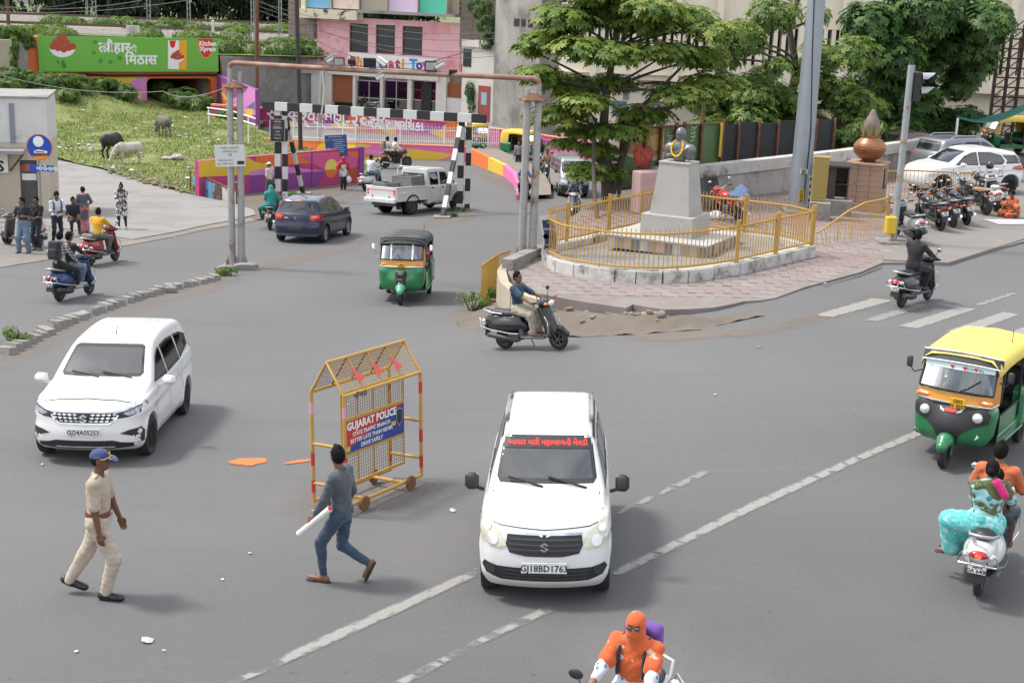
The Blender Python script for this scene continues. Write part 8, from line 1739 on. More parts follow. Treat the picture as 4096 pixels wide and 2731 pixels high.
def rider(key,label,kind='s',near=False,height=1.68,look=None,**k):return person(label,(0,0,0),0,height,ride(kind,**k),look,near,veh=SC[key])
rider('centre','man in a blue shirt and beige trousers riding the black scooter','s',True,1.62,dict(top=cloth((.018,.045,.085)),sleeve=.45,bot=cloth((.36,.32,.25)),hem=-.02,shoe='sandal',loose=.01,wide=.015),lean=rad(4),head=(rad(-8),0))
rider('black','man in black clothes riding the black scooter past the crossing','s',False,1.7,dict(skin=SK[1],top=cloth((.012,.012,.014)),sleeve=.95,bot=cloth((.013,.013,.016)),hem=-.08,tloose=.012),head=(rad(12),0))
rider('red','man in a yellow T-shirt riding the dark red scooter','s',False,1.66,dict(top=pattern('yellow_tee',(.62,.33,.012),(.03,.02,.01),'noise',9,.7),sleeve=.42,bot=cloth((.13,.125,.12)),hem=-.08,shoe=flat((.03,.05,.1),.6)))
rider('blue','man in black driving the blue scooter','s',False,1.68,dict(top=K_BLACK,sleeve=.6,bot=K_LJEAN,hem=-.06,shoe=flat((.4,.4,.4),.6)),head=(rad(-15),0))
PL_=rider('blue','pillion rider in a checked shirt and white face mask','ps',False,1.68,dict(top=pattern('plaid',(.48,.46,.44),(.06,.055,.06),'check',13,.5),sleeve=.85,bot=K_BLACK,hem=-.08,shoe=flat((.4,.4,.4),.6)),lh=(-.3,-.34,1.),rh=(.2,-.16,.98))
mk_=SDF(np.array(PL_[1]['hdc'])-.15,np.array(PL_[1]['hdc'])+.15,.012,.02);mk_.ell(PL_[1]['HP'](0,.035,-.05),(.068,.075,.06)).cap(PL_[1]['HP'](0,-.02,-.08),PL_[1]['HP'](0,.02,-.13),.06,.05);link('face_mask',mk_.mesh('face_mask',K_WHITE),PL_[0])
backpack(PL_,'black backpack on the checked-shirt pillion rider',cloth((.02,.021,.024)),None,1.05)
rider('helmet','rider in a printed navy shirt and silver helmet','s',False,1.68,dict(top=pattern('navy_print',(.025,.04,.08),(.45,.5,.55),'noise',22,.6),sleeve=.45,bot=cloth((.4,.4,.4)),hair='helmet',capm=flat((.42,.43,.45),.25,metal=.3),hem=-.06))
rider('white','man in a white T-shirt riding away beyond the pickup','s',False,1.7,dict(top=cloth((.66,.68,.72)),sleeve=.45,bot=K_LJEAN,hem=-.08),head=(0,0))
PK_=rider('pack','rider in a white shirt on the far motorcycle','m',False,1.68,dict(top=K_WHITE,sleeve=.8,bot=K_BLACK,hem=-.06));PK2=rider('pack','pillion rider in white wearing a striped backpack','ps',False,1.68,dict(top=K_WHITE,sleeve=.8,bot=K_BLACK,hem=-.06),lh=(-.2,-.1,1.),rh=(.2,-.1,1.))
backpack(PK2,'grey backpack with yellow stripes on the far pillion rider',pattern('pack_stripe',(.05,.055,.07),(.5,.38,.05),'check',9,.3),K_BLACK,1.)
rider('teal','man in red riding the motorcycle by the striped post','m',False,1.66,dict(skin=SK[1],top=cloth((.42,.02,.022)),sleeve=.45,bot=cloth((.17,.012,.018)),hem=-.1,shoe='sandal',loose=.02))
rider('teal','woman wrapped in a teal shawl sitting behind the man in red','pside',False,1.58,dict(top=cloth((.012,.19,.17)),sleeve=.6,kurta=.8,bot=cloth((.01,.12,.11)),hair='hood',capm=pattern('teal_dots',(.012,.22,.2),(.3,.5,.48),'dots',26,.18),shoe='sandal'))
rider('tan','man in a tan shirt riding the black motorcycle','m',False,1.68,dict(skin=SK[1],top=cloth((.36,.22,.13)),sleeve=.5,bot=cloth((.1,.1,.11)),hem=-.06))
rider('bluerider','rider in a blue shirt half hidden by the pipe post','m',False,1.68,dict(top=cloth((.06,.14,.38)),sleeve=.5,bot=K_NAVY,hem=-.06));rider('far','rider in dark clothes behind the tan shirted rider','m',False,1.68,dict(skin=SK[1],top=K_NAVY,sleeve=.6,bot=K_NAVY,hem=-.06))
rider('family','man in an orange T-shirt driving the family scooter','s',True,1.7,dict(top=cloth((.5,.13,.045)),sleeve=.42,bot=K_JEAN,hem=-.08,shoe='sandal'),pel=(0,-.08,.905),head=(rad(-5),0))
WF=rider('family','woman in a turquoise printed dress sitting sideways on the scooter','pside',True,1.56,dict(top=pattern('turq_print',(.3,.56,.57),(.02,.27,.27),'dots',11,.34),sleeve=.42,kurta=.92,bot=pattern('turq_plain',(.1,.48,.47),(.3,.6,.6),'noise',12,.55),hair='bun',shoe='sandal',loose=.045,wide=.03,tloose=.015,fat=.15,shawl=pattern('olive_dots',(.1,.12,.045),(.5,.5,.4),'dots',24,.16)),pel=(-.02,-.58,.955))
o=SDF(np.array(WF[1]['nb'])-.3,np.array(WF[1]['nb'])+.3,.014,.03);nb_,fw_2,rt_,sp_=(WF[1][q]for q in('nb','fw','rt','sp'));o.cap(nb_+rt_*.02-fw_2*.1+sp_*.03,nb_+rt_*.1-fw_2*.155-sp_*.1,.055,.05);link('pink_facing',o.mesh('pink_facing',pattern('magenta_dots',(.52,.02,.16),(.6,.4,.45),'dots',26,.15)),WF[0])
rider('family','small child squeezed between the couple on the scooter','s',True,1.1,dict(skin=SK[1],top=cloth((.5,.13,.045)),sleeve=.4,bot=cloth((.015,.015,.017)),kind='shorts',shoe=None,hem=-.06),pel=(.06,-.5,1.43),lean=rad(8),lf=(-.05,-.15,.85),rf=(.36,-.1,.78),lh=(-.05,-.05,1.6),rh=(.28,-.12,1.35),kneeR=(.8,1,.2),head=(rad(5),0))
WO=rider('orange','woman wrapped in an orange scarf riding the white scooter','s',True,1.6,dict(top=pattern('blue_white',(.58,.6,.64),(.1,.22,.4),'dots',14,.26),sleeve=.72,kurta=.85,bot=cloth((.55,.56,.58)),hair='scarf',capm=pattern('orange_scarf',(.56,.105,.025),(.62,.42,.33),'noise',9,.66),shoe='sandal',skin=SK[2],drape=.36),head=(rad(6),rad(4)),lean=rad(2),pel=(0,-.24,.905))
gl=MB()
for sd in(1,-1):gl.ell(WO[1]['HP'](sd*.035,.112,.008),(.028,.008,.018),8)
gl.bar(WO[1]['HP'](-.07,.1,.012),WO[1]['HP'](.07,.1,.012),.006);gl.bd('spectacles',flat((.07,.075,.07),.1),WO[0],60)
backpack(WO,'purple backpack worn by the woman in the orange scarf',cloth((.13,.045,.27)),K_NAVY,1.1)
def sit(**k):
 d=dict(pel=(0,0,0.),lean=rad(-10),lf=(-.12,.5,-.3),rf=(.12,.5,-.3),lh=(-.16,.36,.38),rh=(.16,.36,.38),kneeL=(-.2,.5,1),kneeR=(.2,.5,1),elbL=(-.6,-.2,-1),elbR=(.6,-.2,-1),grip=1);d.update(k);return d
person('driver in a white shirt at the wheel of the people mover',(.36,.16,.8),0,1.68,sit(),dict(top=K_WHITE,sleeve=.5,hem=-.02),veh=MPV);person('front passenger in a pale shirt inside the people mover',(-.36,.12,.8),0,1.66,sit(lh=(-.14,.3,.1),rh=(.14,.3,.1),grip=0),dict(top=cloth((.5,.52,.54)),sleeve=.5,hem=-.02),veh=MPV)
person('auto rickshaw driver in a white shirt behind the windscreen strips',(0,.14,.78),0,1.68,sit(lean=rad(4),lh=(-.26,.36,.26),rh=(.26,.36,.26),lf=(-.16,.46,-.36),rf=(.16,.46,-.36)),dict(skin=SK[1],top=cloth((.5,.54,.6)),sleeve=.5,hem=-.02,bot=cloth((.1,.085,.075))),veh=AUTO_O)
person('driver of the yellow roofed auto rickshaw in a khaki shirt',(0,.14,.78),0,1.68,sit(lean=rad(4),lh=(-.26,.36,.26),rh=(.26,.36,.26),lf=(-.16,.46,-.36),rf=(.16,.46,-.36)),dict(skin=SK[1],top=cloth((.34,.32,.28)),sleeve=.5,hem=-.02,bot=cloth((.1,.085,.075))),veh=AUTO_N)
person('passenger in pink at the open side of the black canopied auto rickshaw',(-.3,-.74,.8),0,1.58,sit(lean=rad(0),lh=(-.15,.25,.15),rh=(.15,.25,.15),lf=(-.12,.4,-.36),rf=(.12,.4,-.36),grip=0),dict(top=cloth((.5,.12,.2)),sleeve=.5,kurta=.9,hair='bun'),veh=AUTO_O)
M_PIPE=mat((.36,.355,.345),.6,.35,var=.12,scale=3,dirt=(.2,.085,.04),dscale=2.2,dlo=.55,dhi=.68)
M_PIPER=mat((.28,.15,.1),.7,.25,var=.25,scale=2.5,dirt=(.34,.31,.29),dscale=1.6,dlo=.5,dhi=.7)
M_YST=mat((.46,.27,.06),.55,var=.12,scale=4,dirt=(.2,.095,.03),dscale=2.6,dlo=.58,dhi=.8)
M_BW=[flat((.022,.022,.024),.6),mat((.62,.62,.61),.65,var=.08,scale=4)]
def gantry():
 bl=T(948,1068);br=SI(2107,1035);root=empty('camera_gantry',bl,0,'rusty pipe gantry on twin posts with cameras and floodlights','gantry')
 zt_=SY(935,252,bl.y).z;zr=SY(2140,315,br.y).z;tops=[]
 for b,zt,nm in((bl,zt_,'l'),(br,zr,'r')):
  d=Ve((1,.05,0)).normalized();zf_=b.z+(zt-b.z)*.885
  for i,off in enumerate((-.14,.14)):
   p=b+d*off;sub(root,MB().tube([p,Ve((p.x,p.y,zf_-.05))],[.105,.09],12),'post',M_PIPE,40)
   top=Ve((p.x+(0. if nm=='l' else 0),p.y,zt-.12 if i==(0 if nm=='l' else 1)else zt-.25));sub(root,MB().tube([Ve((p.x,p.y,zf_)),top],.065,10),'upper_post',M_PIPE,40)
  fl=MB();fl.lathe([(.1,-.02),(.36,-.02),(.36,.01),(.1,.16)],(b.x,b.y,zf_),'Z',8);sub(root,fl,'flange',M_RUST)
  for zz in(1.2,2.5,3.7):sub(root,MB().bar(b+d*-.14+Ve((0,0,zz)),b+d*.14+Ve((0,0,zz)),.05),'tie',M_PIPE)
  ft=MB()
  for i,off in enumerate((-.14,.14)):
   p=b+d*off
   for a in range(4):t=a*pi/2+.4;ft.add([p+Ve((cos(t)*.1,sin(t)*.1,.38)),p+Ve((cos(t)*.1,sin(t)*.1,-.05)),p+Ve((cos(t)*.26,sin(t)*.26,-.05))],[(0,1,2)])
  ft.box((b.x,b.y,b.z),(.8,.5,.12));sub(root,ft,'base_plate',M_PIPE)
  tops.append(b+d*(-.14 if nm=='l' else .14))
 A=Ve((tops[0].x,tops[0].y,zt_));B=Ve((tops[1].x,tops[1].y,zr))
 sub(root,MB().tube([Ve((A.x,A.y,A.z-.14)),Ve((A.x+.02,A.y,A.z-.05)),Ve((A.x+.12,A.y,A.z)),A.lerp(B,.5)+Ve((0,0,-.03)),Ve((B.x-.12,B.y,B.z)),Ve((B.x-.02,B.y,B.z-.05)),Ve((B.x,B.y,B.z-.14))],.068,10),'beam',M_PIPER,50)
 def on(cx):
  px=1024+cx*C;t0,t1=0.,1.
  for _ in range(30):
   t=(t0+t1)/2;p=A.lerp(B,t);v=p-Ve((0,0,CAM_H));u_=2048+F_PX*v.dot(_r)/v.dot(_fw)
   if u_<px:t0=t
   else:t1=t
  return A.lerp(B,t)
 dirb=(B-A).normalized();side=Ve((dirb.y,-dirb.x,0)).normalized()
 for i,(cx,dz,yaw,lab)in enumerate(((690,.22,-25,'white bullet camera at the left of the gantry beam'),(1160,.2,150,'white bullet camera turned away above the gantry beam'),(1145,-.16,-20,'cream bullet camera hanging below the gantry beam'),(1685,.2,-30,'white bullet camera beside the right floodlight'))):
  p=on(cx)+Ve((0,-.02,dz));M=Mx.Rotation(rad(yaw),3,'Z')@Mx.Rotation(rad(-28),3,'Y');c=empty('surveillance_camera',p,0,lab,'camera')
  sub(c,MB().box(p,(.3,.1,.11),M=M,bev=.03),'housing',flat((.62,.61,.58),.5),40);sub(c,MB().box(p+M@Ve((.03,0,.085)),(.34,.12,.02),M=M),'sun_shield',flat((.62,.61,.58),.5));sub(c,MB().cyl(p+M@Ve((-.145,0,0)),p+M@Ve((-.16,0,0)),.04),'lens',M_BLACK);sub(c,MB().bar(p,on(cx),.04),'bracket',M_STEEL)
 for cx,w,lit in((765,.3,1),(880,.2,0),(1045,.34,0),(1610,.34,1),(1810,.22,0)):
  p=on(cx)+Ve((0,-.05,.19 if cx<1800 else .04));c=empty('floodlight',p,0,{765:'flat floodlight left of centre on the gantry beam',880:'small black floodlight on the gantry beam',1045:'dark floodlight in front of the shop sign',1610:'large floodlight near the right end of the gantry beam',1810:'small black box lamp at the right end of the beam'}[cx],'floodlight');M=Mx.Rotation(rad(20),3,'X')
  sub(c,MB().box(p,(w,.07,w*.8),M=M,bev=.015),'housing',M_BLACK);sub(c,MB().box(p+M@Ve((0,-.04,0)),(w*.82,.015,w*.6),M=M),'glass',flat((.45,.45,.43),.2)if lit else M_BLACK);sub(c,MB().bar(p,on(cx),.03),'bracket',M_STEEL)
 cb=MB();pts_=[on(610)+Ve((0,0,-.1)),on(625)+Ve((0,0,-.6)),on(610)+Ve((0.,0,-1.1)),on(600)+Ve((0,0,-1.3))];cb.tube([on(640)]+pts_,.02,6);sub(root,cb,'loose_cable',flat((.5,.5,.48),.6));sub(root,MB().tube([on(600)+Ve((0,-.05,.07)),on(900)+Ve((0,-.06,.09)),on(1400)+Ve((0,-.06,.08)),on(1900)+Ve((0,-.06,.02))],.014,6),'cable',M_BLACK)
 p=SY(*c1(2112,1432),bl.y-.16);s_=empty('notice_board',p,0,'white road notice board fixed to the left gantry posts','sign');s_.rotation_euler=(0,rad(-3),0);w,hgt=.86,.62
 bx('board',flat((.6,.61,.6),.5),s_,(0,0,0),(w,.02,hgt),bev=.004)
 for b_,x,y,sz in(('અહીંયા વાહનોએ',0,.2,.088),('ઓવરટેક કરવું',0,.1,.088),('નહીં',0,0.,.088),('અકસ્માત ઝોન',-.14,-.15,.08),('વાહન ધીમે ચલાવો',-.14,-.25,.075)):text(b_,sz,M_BLACK,s_,facing((x,-.013,y),(1,0,0),(0,0,1)),align='CENTER')
 bx('crash_mark',M_BLACK,s_,(.3,-.014,-.2),(.2,.006,.1))
gantry()
def barrier():
 bl,br=T(1124,798),T(1850,846);root=empty('height_barrier',bl,0,'black and white striped height barrier beam on braced posts','height barrier');d=(br-bl);d.z=0;d.normalize();zt=SY(1124,425,bl.y).z;zr=SY(1850,470,br.y).z
 def striped(a,b,w,n,nm,start=0,h=None):
  for i in range(n):
   p,q=a.lerp(b,i/n),a.lerp(b,(i+1)/n);sub(root,MB().bar(p,q,w,h),nm,M_BW[(i+start)%2])
 for b,z,st in((bl,zt,0),(br,zr,1)):
  for k,off in enumerate((-.14,.2)):p=b+d*off+Ve((0,.12*k,0));striped(Ve((p.x,p.y,p.z-.2)),Ve((p.x,p.y,z+.15)),.26 if k==0 else .22,8,'post_section',st+k)
 a=bl-d*.85;b=br+d*.95;a.z=zt+(zt-zr)*.12;b.z=zr-(zt-zr)*.12;striped(a+Ve((0,-.18,0)),b+Ve((0,-.18,0)),.16,17,'beam_section',0,.36)
 e1=T(1215,776);e2=T(1768,872);striped(Ve((e1.x,e1.y,e1.z-.1)),Ve((bl.x+d.x*.25,bl.y,zt-.5)),.16,7,'brace_section',0);striped(Ve((e2.x,e2.y,e2.z-.1)),Ve((br.x-d.x*.2,br.y-.1,zr-.4)),.18,8,'brace_section',0)
 for e in(e1,bl,br,e2):sub(root,MB().box((e.x,e.y,e.z+.03),(.7,.5,.1),bev=.02),'footing',M_KERB)
 p=SY(*c2(197,1200),bl.y-.22);s_=empty('black_notice',p,0,'black printed notice on the left post of the height barrier','notice');wd=.62;hg=.96;bx('sheet',flat((.03,.03,.035),.5),s_,(0,0,0),(wd,.015,hg));bx('border',flat((.5,.5,.52),.5),s_,(0,.005,0),(wd+.04,.01,hg+.04))
 for t_,z,sz,m in(('મહેસાણા',.36,.1,M_WHITE),('મહાનગર',.23,.1,flat((.6,.42,.08),.5)),('ડેકોરેટીવ',.08,.13,M_WHITE),('લાઈટ',-.08,.1,M_WHITE),('૯૮૨૫૧',-.22,.1,M_WHITE),('સંપર્ક કરો',-.36,.08,M_WHITE)):text(t_,sz,m,s_,facing((0,-.012,z),(1,0,0),(0,0,1)),align='CENTER')
barrier()
def bus_sign():
 b=Ve(at_(170,985,.03));zc=SY(157,589,b.y-.1).z;R=122*C/F_PX*b.y;root=empty('bus_stop_sign',b,0,'round blue bus stop sign with an orange rim on a grey pole','sign')
 sub(root,MB().tube([b,Ve((b.x,b.y,zc+R*.9))],.045,10),'pole',M_STEEL,40);c=SY(157,589,b.y-.08)
 sub(root,MB().lathe([(.001,0),(R,0),(R,.03),(.001,.03)],(c.x,c.y+.01,c.z),'Y',36),'rim',flat((.72,.28,.02),.5));bl_=flat((.008,.07,.42),.5);sub(root,MB().lathe([(.001,0),(R*.93,0),(R*.93,.01),(.001,.01)],(c.x,c.y-.002,c.z),'Y',36),'disc',bl_)
 def dsc(nm,pts,m,k=1):q=MB();q.add([(c.x+x*R,c.y-.006-.003*k,c.z+z*R)for x,z in pts],[tuple(range(len(pts)))]);sub(root,q,nm,m)
 cc=lambda x,z,r,a0=0,a1=360,n=20:[(x+r*cos(rad(a0+(a1-a0)*i/n)),z+r*sin(rad(a0+(a1-a0)*i/n)))for i in range(n)]
 dsc('emblem',cc(-.05,.42,.4),M_WHITE)
 dsc('bus_body',[(-.4,-.45),(.55,-.45),(.62,-.3),(.4,-.24),(-.1,-.18),(-.4,-.3)],M_WHITE);dsc('bus_lower',[(-.42,-.62),(.6,-.58),(.6,-.45),(-.42,-.45)],flat((.22,.03,.035)),2);dsc('road_curve',[(-.62,-.72),(.7,-.62),(.6,-.74),(.2,-.93),(-.2,-.95)],flat((.72,.28,.02),.5));dsc('bus_window',[(-.3,-.4),(.45,-.4),(.35,-.31),(-.28,-.29)],flat((.12,.14,.18),.4),2)
 n_=SY(*c5(366,168),b.y-.1);w=262*C/F_PX*b.y;hh=58*C/F_PX*b.y;pl2=bx('plate',bl_,root,(0,0,0),(w,.02,hh));pl2.location=n_;pl2.matrix_parent_inverse=root.matrix_basis.inverted()
 t=text('ગોપીનાળા',hh*.95,M_WHITE,pl2,facing((-.12*w,-.013,-hh*.32),(1,0,0),(0,0,1)),bold=.006);bx('red_end',mat((.3,.07,.06),.6),pl2,(-w*.42,-.012,-0.),(w*.14,.004,hh*.98))
bus_sign()
def blue_board():
 Yb=fcA.W(fcA.len*.8,0).y+.5;c=SY(*c2(737,1340),Yb);w=200*C/F_PX*Yb;h=196*C/F_PX*Yb;root=empty('blue_board',c,0,'tilted blue notice board with white lines behind the pink wall','sign');root.rotation_euler=(0,rad(-5),0)
 bx('board',mat((.025,.075,.21),.55,var=.12,scale=4),root,(0,0,0),(w,.03,h));tb('pole',M_RUST,root,[(.05,.05,-h*.3),(.09,.05,-2.6)],.045,8)
 for i,(x,z,L_)in enumerate([(-.02,.42,.66)]+[(.08+.1*(k%2),.28-.095*k,.52-.06*(k%3))for k in range(7)]+[(-.36,.28,.14),(-.36,-.1,.18),(-.36,-.2,.18),(-.36,-.3,.16)]):bx('print_line',flat((.32,.38,.48),.6),root,(x*w,-.018,z*h),(L_*w,.004,.035*h))
blue_board()
def pole(nm,pts,r,m,label,cat='pole',arms=(),n=10):
 root=empty(nm,pts[0],0,label,cat);sub(root,MB().tube(pts,r,n),'shaft',m,40)
 for a,b,w in arms:sub(root,MB().bar(a,b,w),'arm',m)
 return root
b=T(1203,606);b.z=field_z(b.x,b.y);P1T=Ve((SY(1175,-40,b.y).x,b.y,11.));pole('steel_pole',[b,P1T],[.13,.12],mat((.05,.042,.045),.6,.3,var=.2),'tall dark brown steel pole on the grass')
b=T(1027,514);b.z=field_z(b.x,b.y);P2T=Ve((SY(1032,0,b.y).x,b.y,10.5));pole('rusty_pole',[b,P2T],[.14,.13],M_RUST,'rusty pole with insulators beside the violet wall',arms=((Ve((b.x-.5,b.y,8.6)),Ve((b.x+.5,b.y,8.6)),.08),))
b=T(1272,604);b.z=field_z(b.x,b.y);P3T=Ve((SY(1292,290,b.y).x,b.y,SY(1292,285,b.y).z));pole('concrete_pole',[b,P3T],[.16,.13],M_BARE,'leaning concrete pole behind the pink wall')
for i,(cx,cyb,cc_,Yd,w,lab)in enumerate(((805,245,c1,150,.16,'slim lattice mast of the twin railway pair'),(872,262,c1,140,.34,'wide grey mast of the twin railway pair'),(1370,265,c1,138,.3,'grey railway mast with rust stains beyond the billboard'),(1737,310,c1,132,.26,'slim grey railway mast above the red emblem'),(2322,420,c1,118,.22,'tall perforated railway mast with a blue plate'),(222,350,c2,126,.22,'grey railway mast left of the pink building'))):
 p=SY(*cc_(cx,cyb),Yd);p.z=rail_z(p.x,Yd);root=empty('railway_mast',p,0,lab,'mast');top=p+Ve((0,0,9))
 for sx in(-1,1):sub(root,MB().bar(p+Ve((sx*w/2,0,0)),top+Ve((sx*w/2,0,0)),.07,.14),'flange',M_STEEL)
 for k in range(16):a=p+Ve((-w/2,0,k*.55));sub(root,MB().bar(a,a+Ve((w,0,.3)),.04),'lacing',M_STEEL)
for cx,yb,Yd,lab in((78,232,128,'rusty upright rail post at the far left'),(688,212,160,'brown post before the dark trees')):p=SY(*c1(cx,yb),Yd);p.z=rail_z(p.x,Yd);pole('rail_post',[p,p+Ve((0,0,8))],.17,M_RUST,lab)
p=SY(*c1(1222,335),108);q=MB().box((0,0,.55),(1.,.05,.5));o=q.bd('small_white_sign',flat((.6,.61,.6),.5));o.location=p;tag(o,'small white sign above the green billboard','sign')
for k in range(4):bx('print_line',flat((.1,.1,.12),.6),o,(0,-.03,.38+k*.1),(.8-.2*(k%2),.01,.03))
bx('leg',M_STEEL,o,(0,0,.15),(.06,.05,.5))
p=SY(*c1(1957,330),122);o=bx('marker_post',flat((.6,.61,.6),.5),None,(0,0,.9),(.22,.2,1.8),bev=.03);o.location=(p.x,p.y,rail_z(p.x,122));tag(o,'white marker post beside the railway','post')
def wire(a,b,sag,label,r=.018,m=None):
 a,b=Ve(a),Ve(b);pts=[a.lerp(b,t)-Ve((0,0,sag*4*t*(1-t)))for t in np.linspace(0,1,12)];o=tb('wire',m or flat((.16,.16,.16),.6),None,pts,r,4);tag(o,label,'wire','overhead wires')
wl_='thin overhead wire sagging between poles above the railway side'
for(x0,y0),(x1,y1),Y0,Y1 in(((-20,48),(760,10),120,128),((-20,66),(1300,5),120,120),((-20,110),(1720,5),122,118)):wire(SY(*c1(x0,y0),Y0),SY(*c1(x1,y1),Y1),.4,'thin overhead wire crossing in front of the dark trees')
for(x0,y0),(x1,y1),Y0,Y1,sg in(((20,20),(2260,300),P2T.y,100,.8),((20,60),(2260,350),P2T.y,100,.9),((20,95),(2260,460),P2T.y,100,1.),((40,10),(2260,510),P2T.y,100,1.4)):wire(SY(*c2(x0,y0),Y0),SY(*c2(x1,y1),Y1),sg,'thin overhead wire crossing in front of the pink building')
wire(SY(*c2(470,320),107),SY(*c2(2010,440),100),1.6,'dark cable looping across the shop sign',.03,M_BLACK);wire(SY(*c1(0,690),80),SY(*c1(1500,840),78),.4,'thin wire over the grass slope');wire(SY(*c1(1500,840),78),SY(*c1(2090,800),41),.3,'thin wire running from the grass to the gantry')
mb_=SI(3192,848);pole('lamp_mast',[mb_,mb_+Ve((0.,0,4)),mb_+Ve((0,0,15))],[.34,.3,.18],mat((.3,.335,.37),.45,.45,var=.08,scale=2),'tall grey tapered lamp mast beside the footpath','lamp mast',n=14)
mr_=bpy.data.objects['lamp_mast'];sub(mr_,MB().tube([mb_+Ve((.08,-.33,.4)),mb_+Ve((.12,-.31,2.5)),mb_+Ve((-.05,-.29,5.)),mb_+Ve((-.2,-.22,8))],.018,6),'cable',M_BLACK);sub(mr_,MB().box(mb_+Ve((0,0,.04)),(.95,.95,.1),bev=.02),'base_plate',M_STEEL)
for px,py,w,h_,c_,nm in((3205,783,.16,.36,(.6,.42,.01),'yellow_sticker'),(3240,775,.13,1.1,(.5,.5,.5),'printed_strip'),(3215,687,.22,.15,(.58,.58,.6),'white_sticker')):
 p=SY(px,py,mb_.y-.33);t=math.asin(max(-.9,min(.9,(p.x-mb_.x)/.34)));q=sub(mr_,MB().box((mb_.x+sin(t)*.33,mb_.y-cos(t)*.33,p.z),(w,.03,h_),rz=t),nm,flat(c_))
 for k in range(5):sub(mr_,MB().box((mb_.x+sin(t)*.345,mb_.y-cos(t)*.345,p.z-h_*.4+k*h_*.2),(w*.6,.03,h_*.08),rz=t),'print_mark',M_BLACK)
def signal():
 b=S(3572,972,.07);root=empty('signal_post',b,0,'rust flecked signal post with two hooded lamps and a yellow box','traffic signal');zt=SY(3643,262,b.y).z;zc=lambda cy:SY(3650,cy*C,b.y).z
 sub(root,MB().tube([b,Ve((b.x,b.y,zt))],.095,12),'post',mat((.33,.36,.37),.55,.3,var=.1,scale=3,dirt=(.33,.17,.06),dscale=2.4,dlo=.56,dhi=.66),40)
 for cy in(715,845):
  z=zc(cy);c=Ve((b.x+.28,b.y,z));sub(root,MB().box((b.x+.2,b.y+.02,z-.05),(.2,.3,.42),bev=.03),'signal_housing',M_BLACK)
  q=MB();n=12;V=[]
  for i in range(n+1):
   t=pi*i/n
   V+=[(b.x+.3,b.y+.17*cos(t),z+.16*sin(t)-.02),(b.x+.3+.36*(.35+.65*sin(t)),b.y+.17*cos(t),z+.17*sin(t)-.02)]
  q.add(V,[(2*i,2*i+1,2*i+3,2*i+2)for i in range(n)]);sub(root,q,'hood',flat((.34,.35,.37),.5),60);sub(root,MB().cyl((b.x+.295,b.y,z),(b.x+.315,b.y,z),.15),'lamp',flat((.05,.05,.055),.1,coat=1))
 sub(root,MB().box((b.x-.16,b.y-.16,b.z+.52),(.3,.22,.48),rz=rad(8),bev=.03),'yellow_box',mat((.6,.42,.03),.55,var=.08));sub(root,MB().box((b.x,b.y,b.z+.03),(.9,.7,.14),bev=.04),'footing',M_KERB)
signal()
ZW=.3
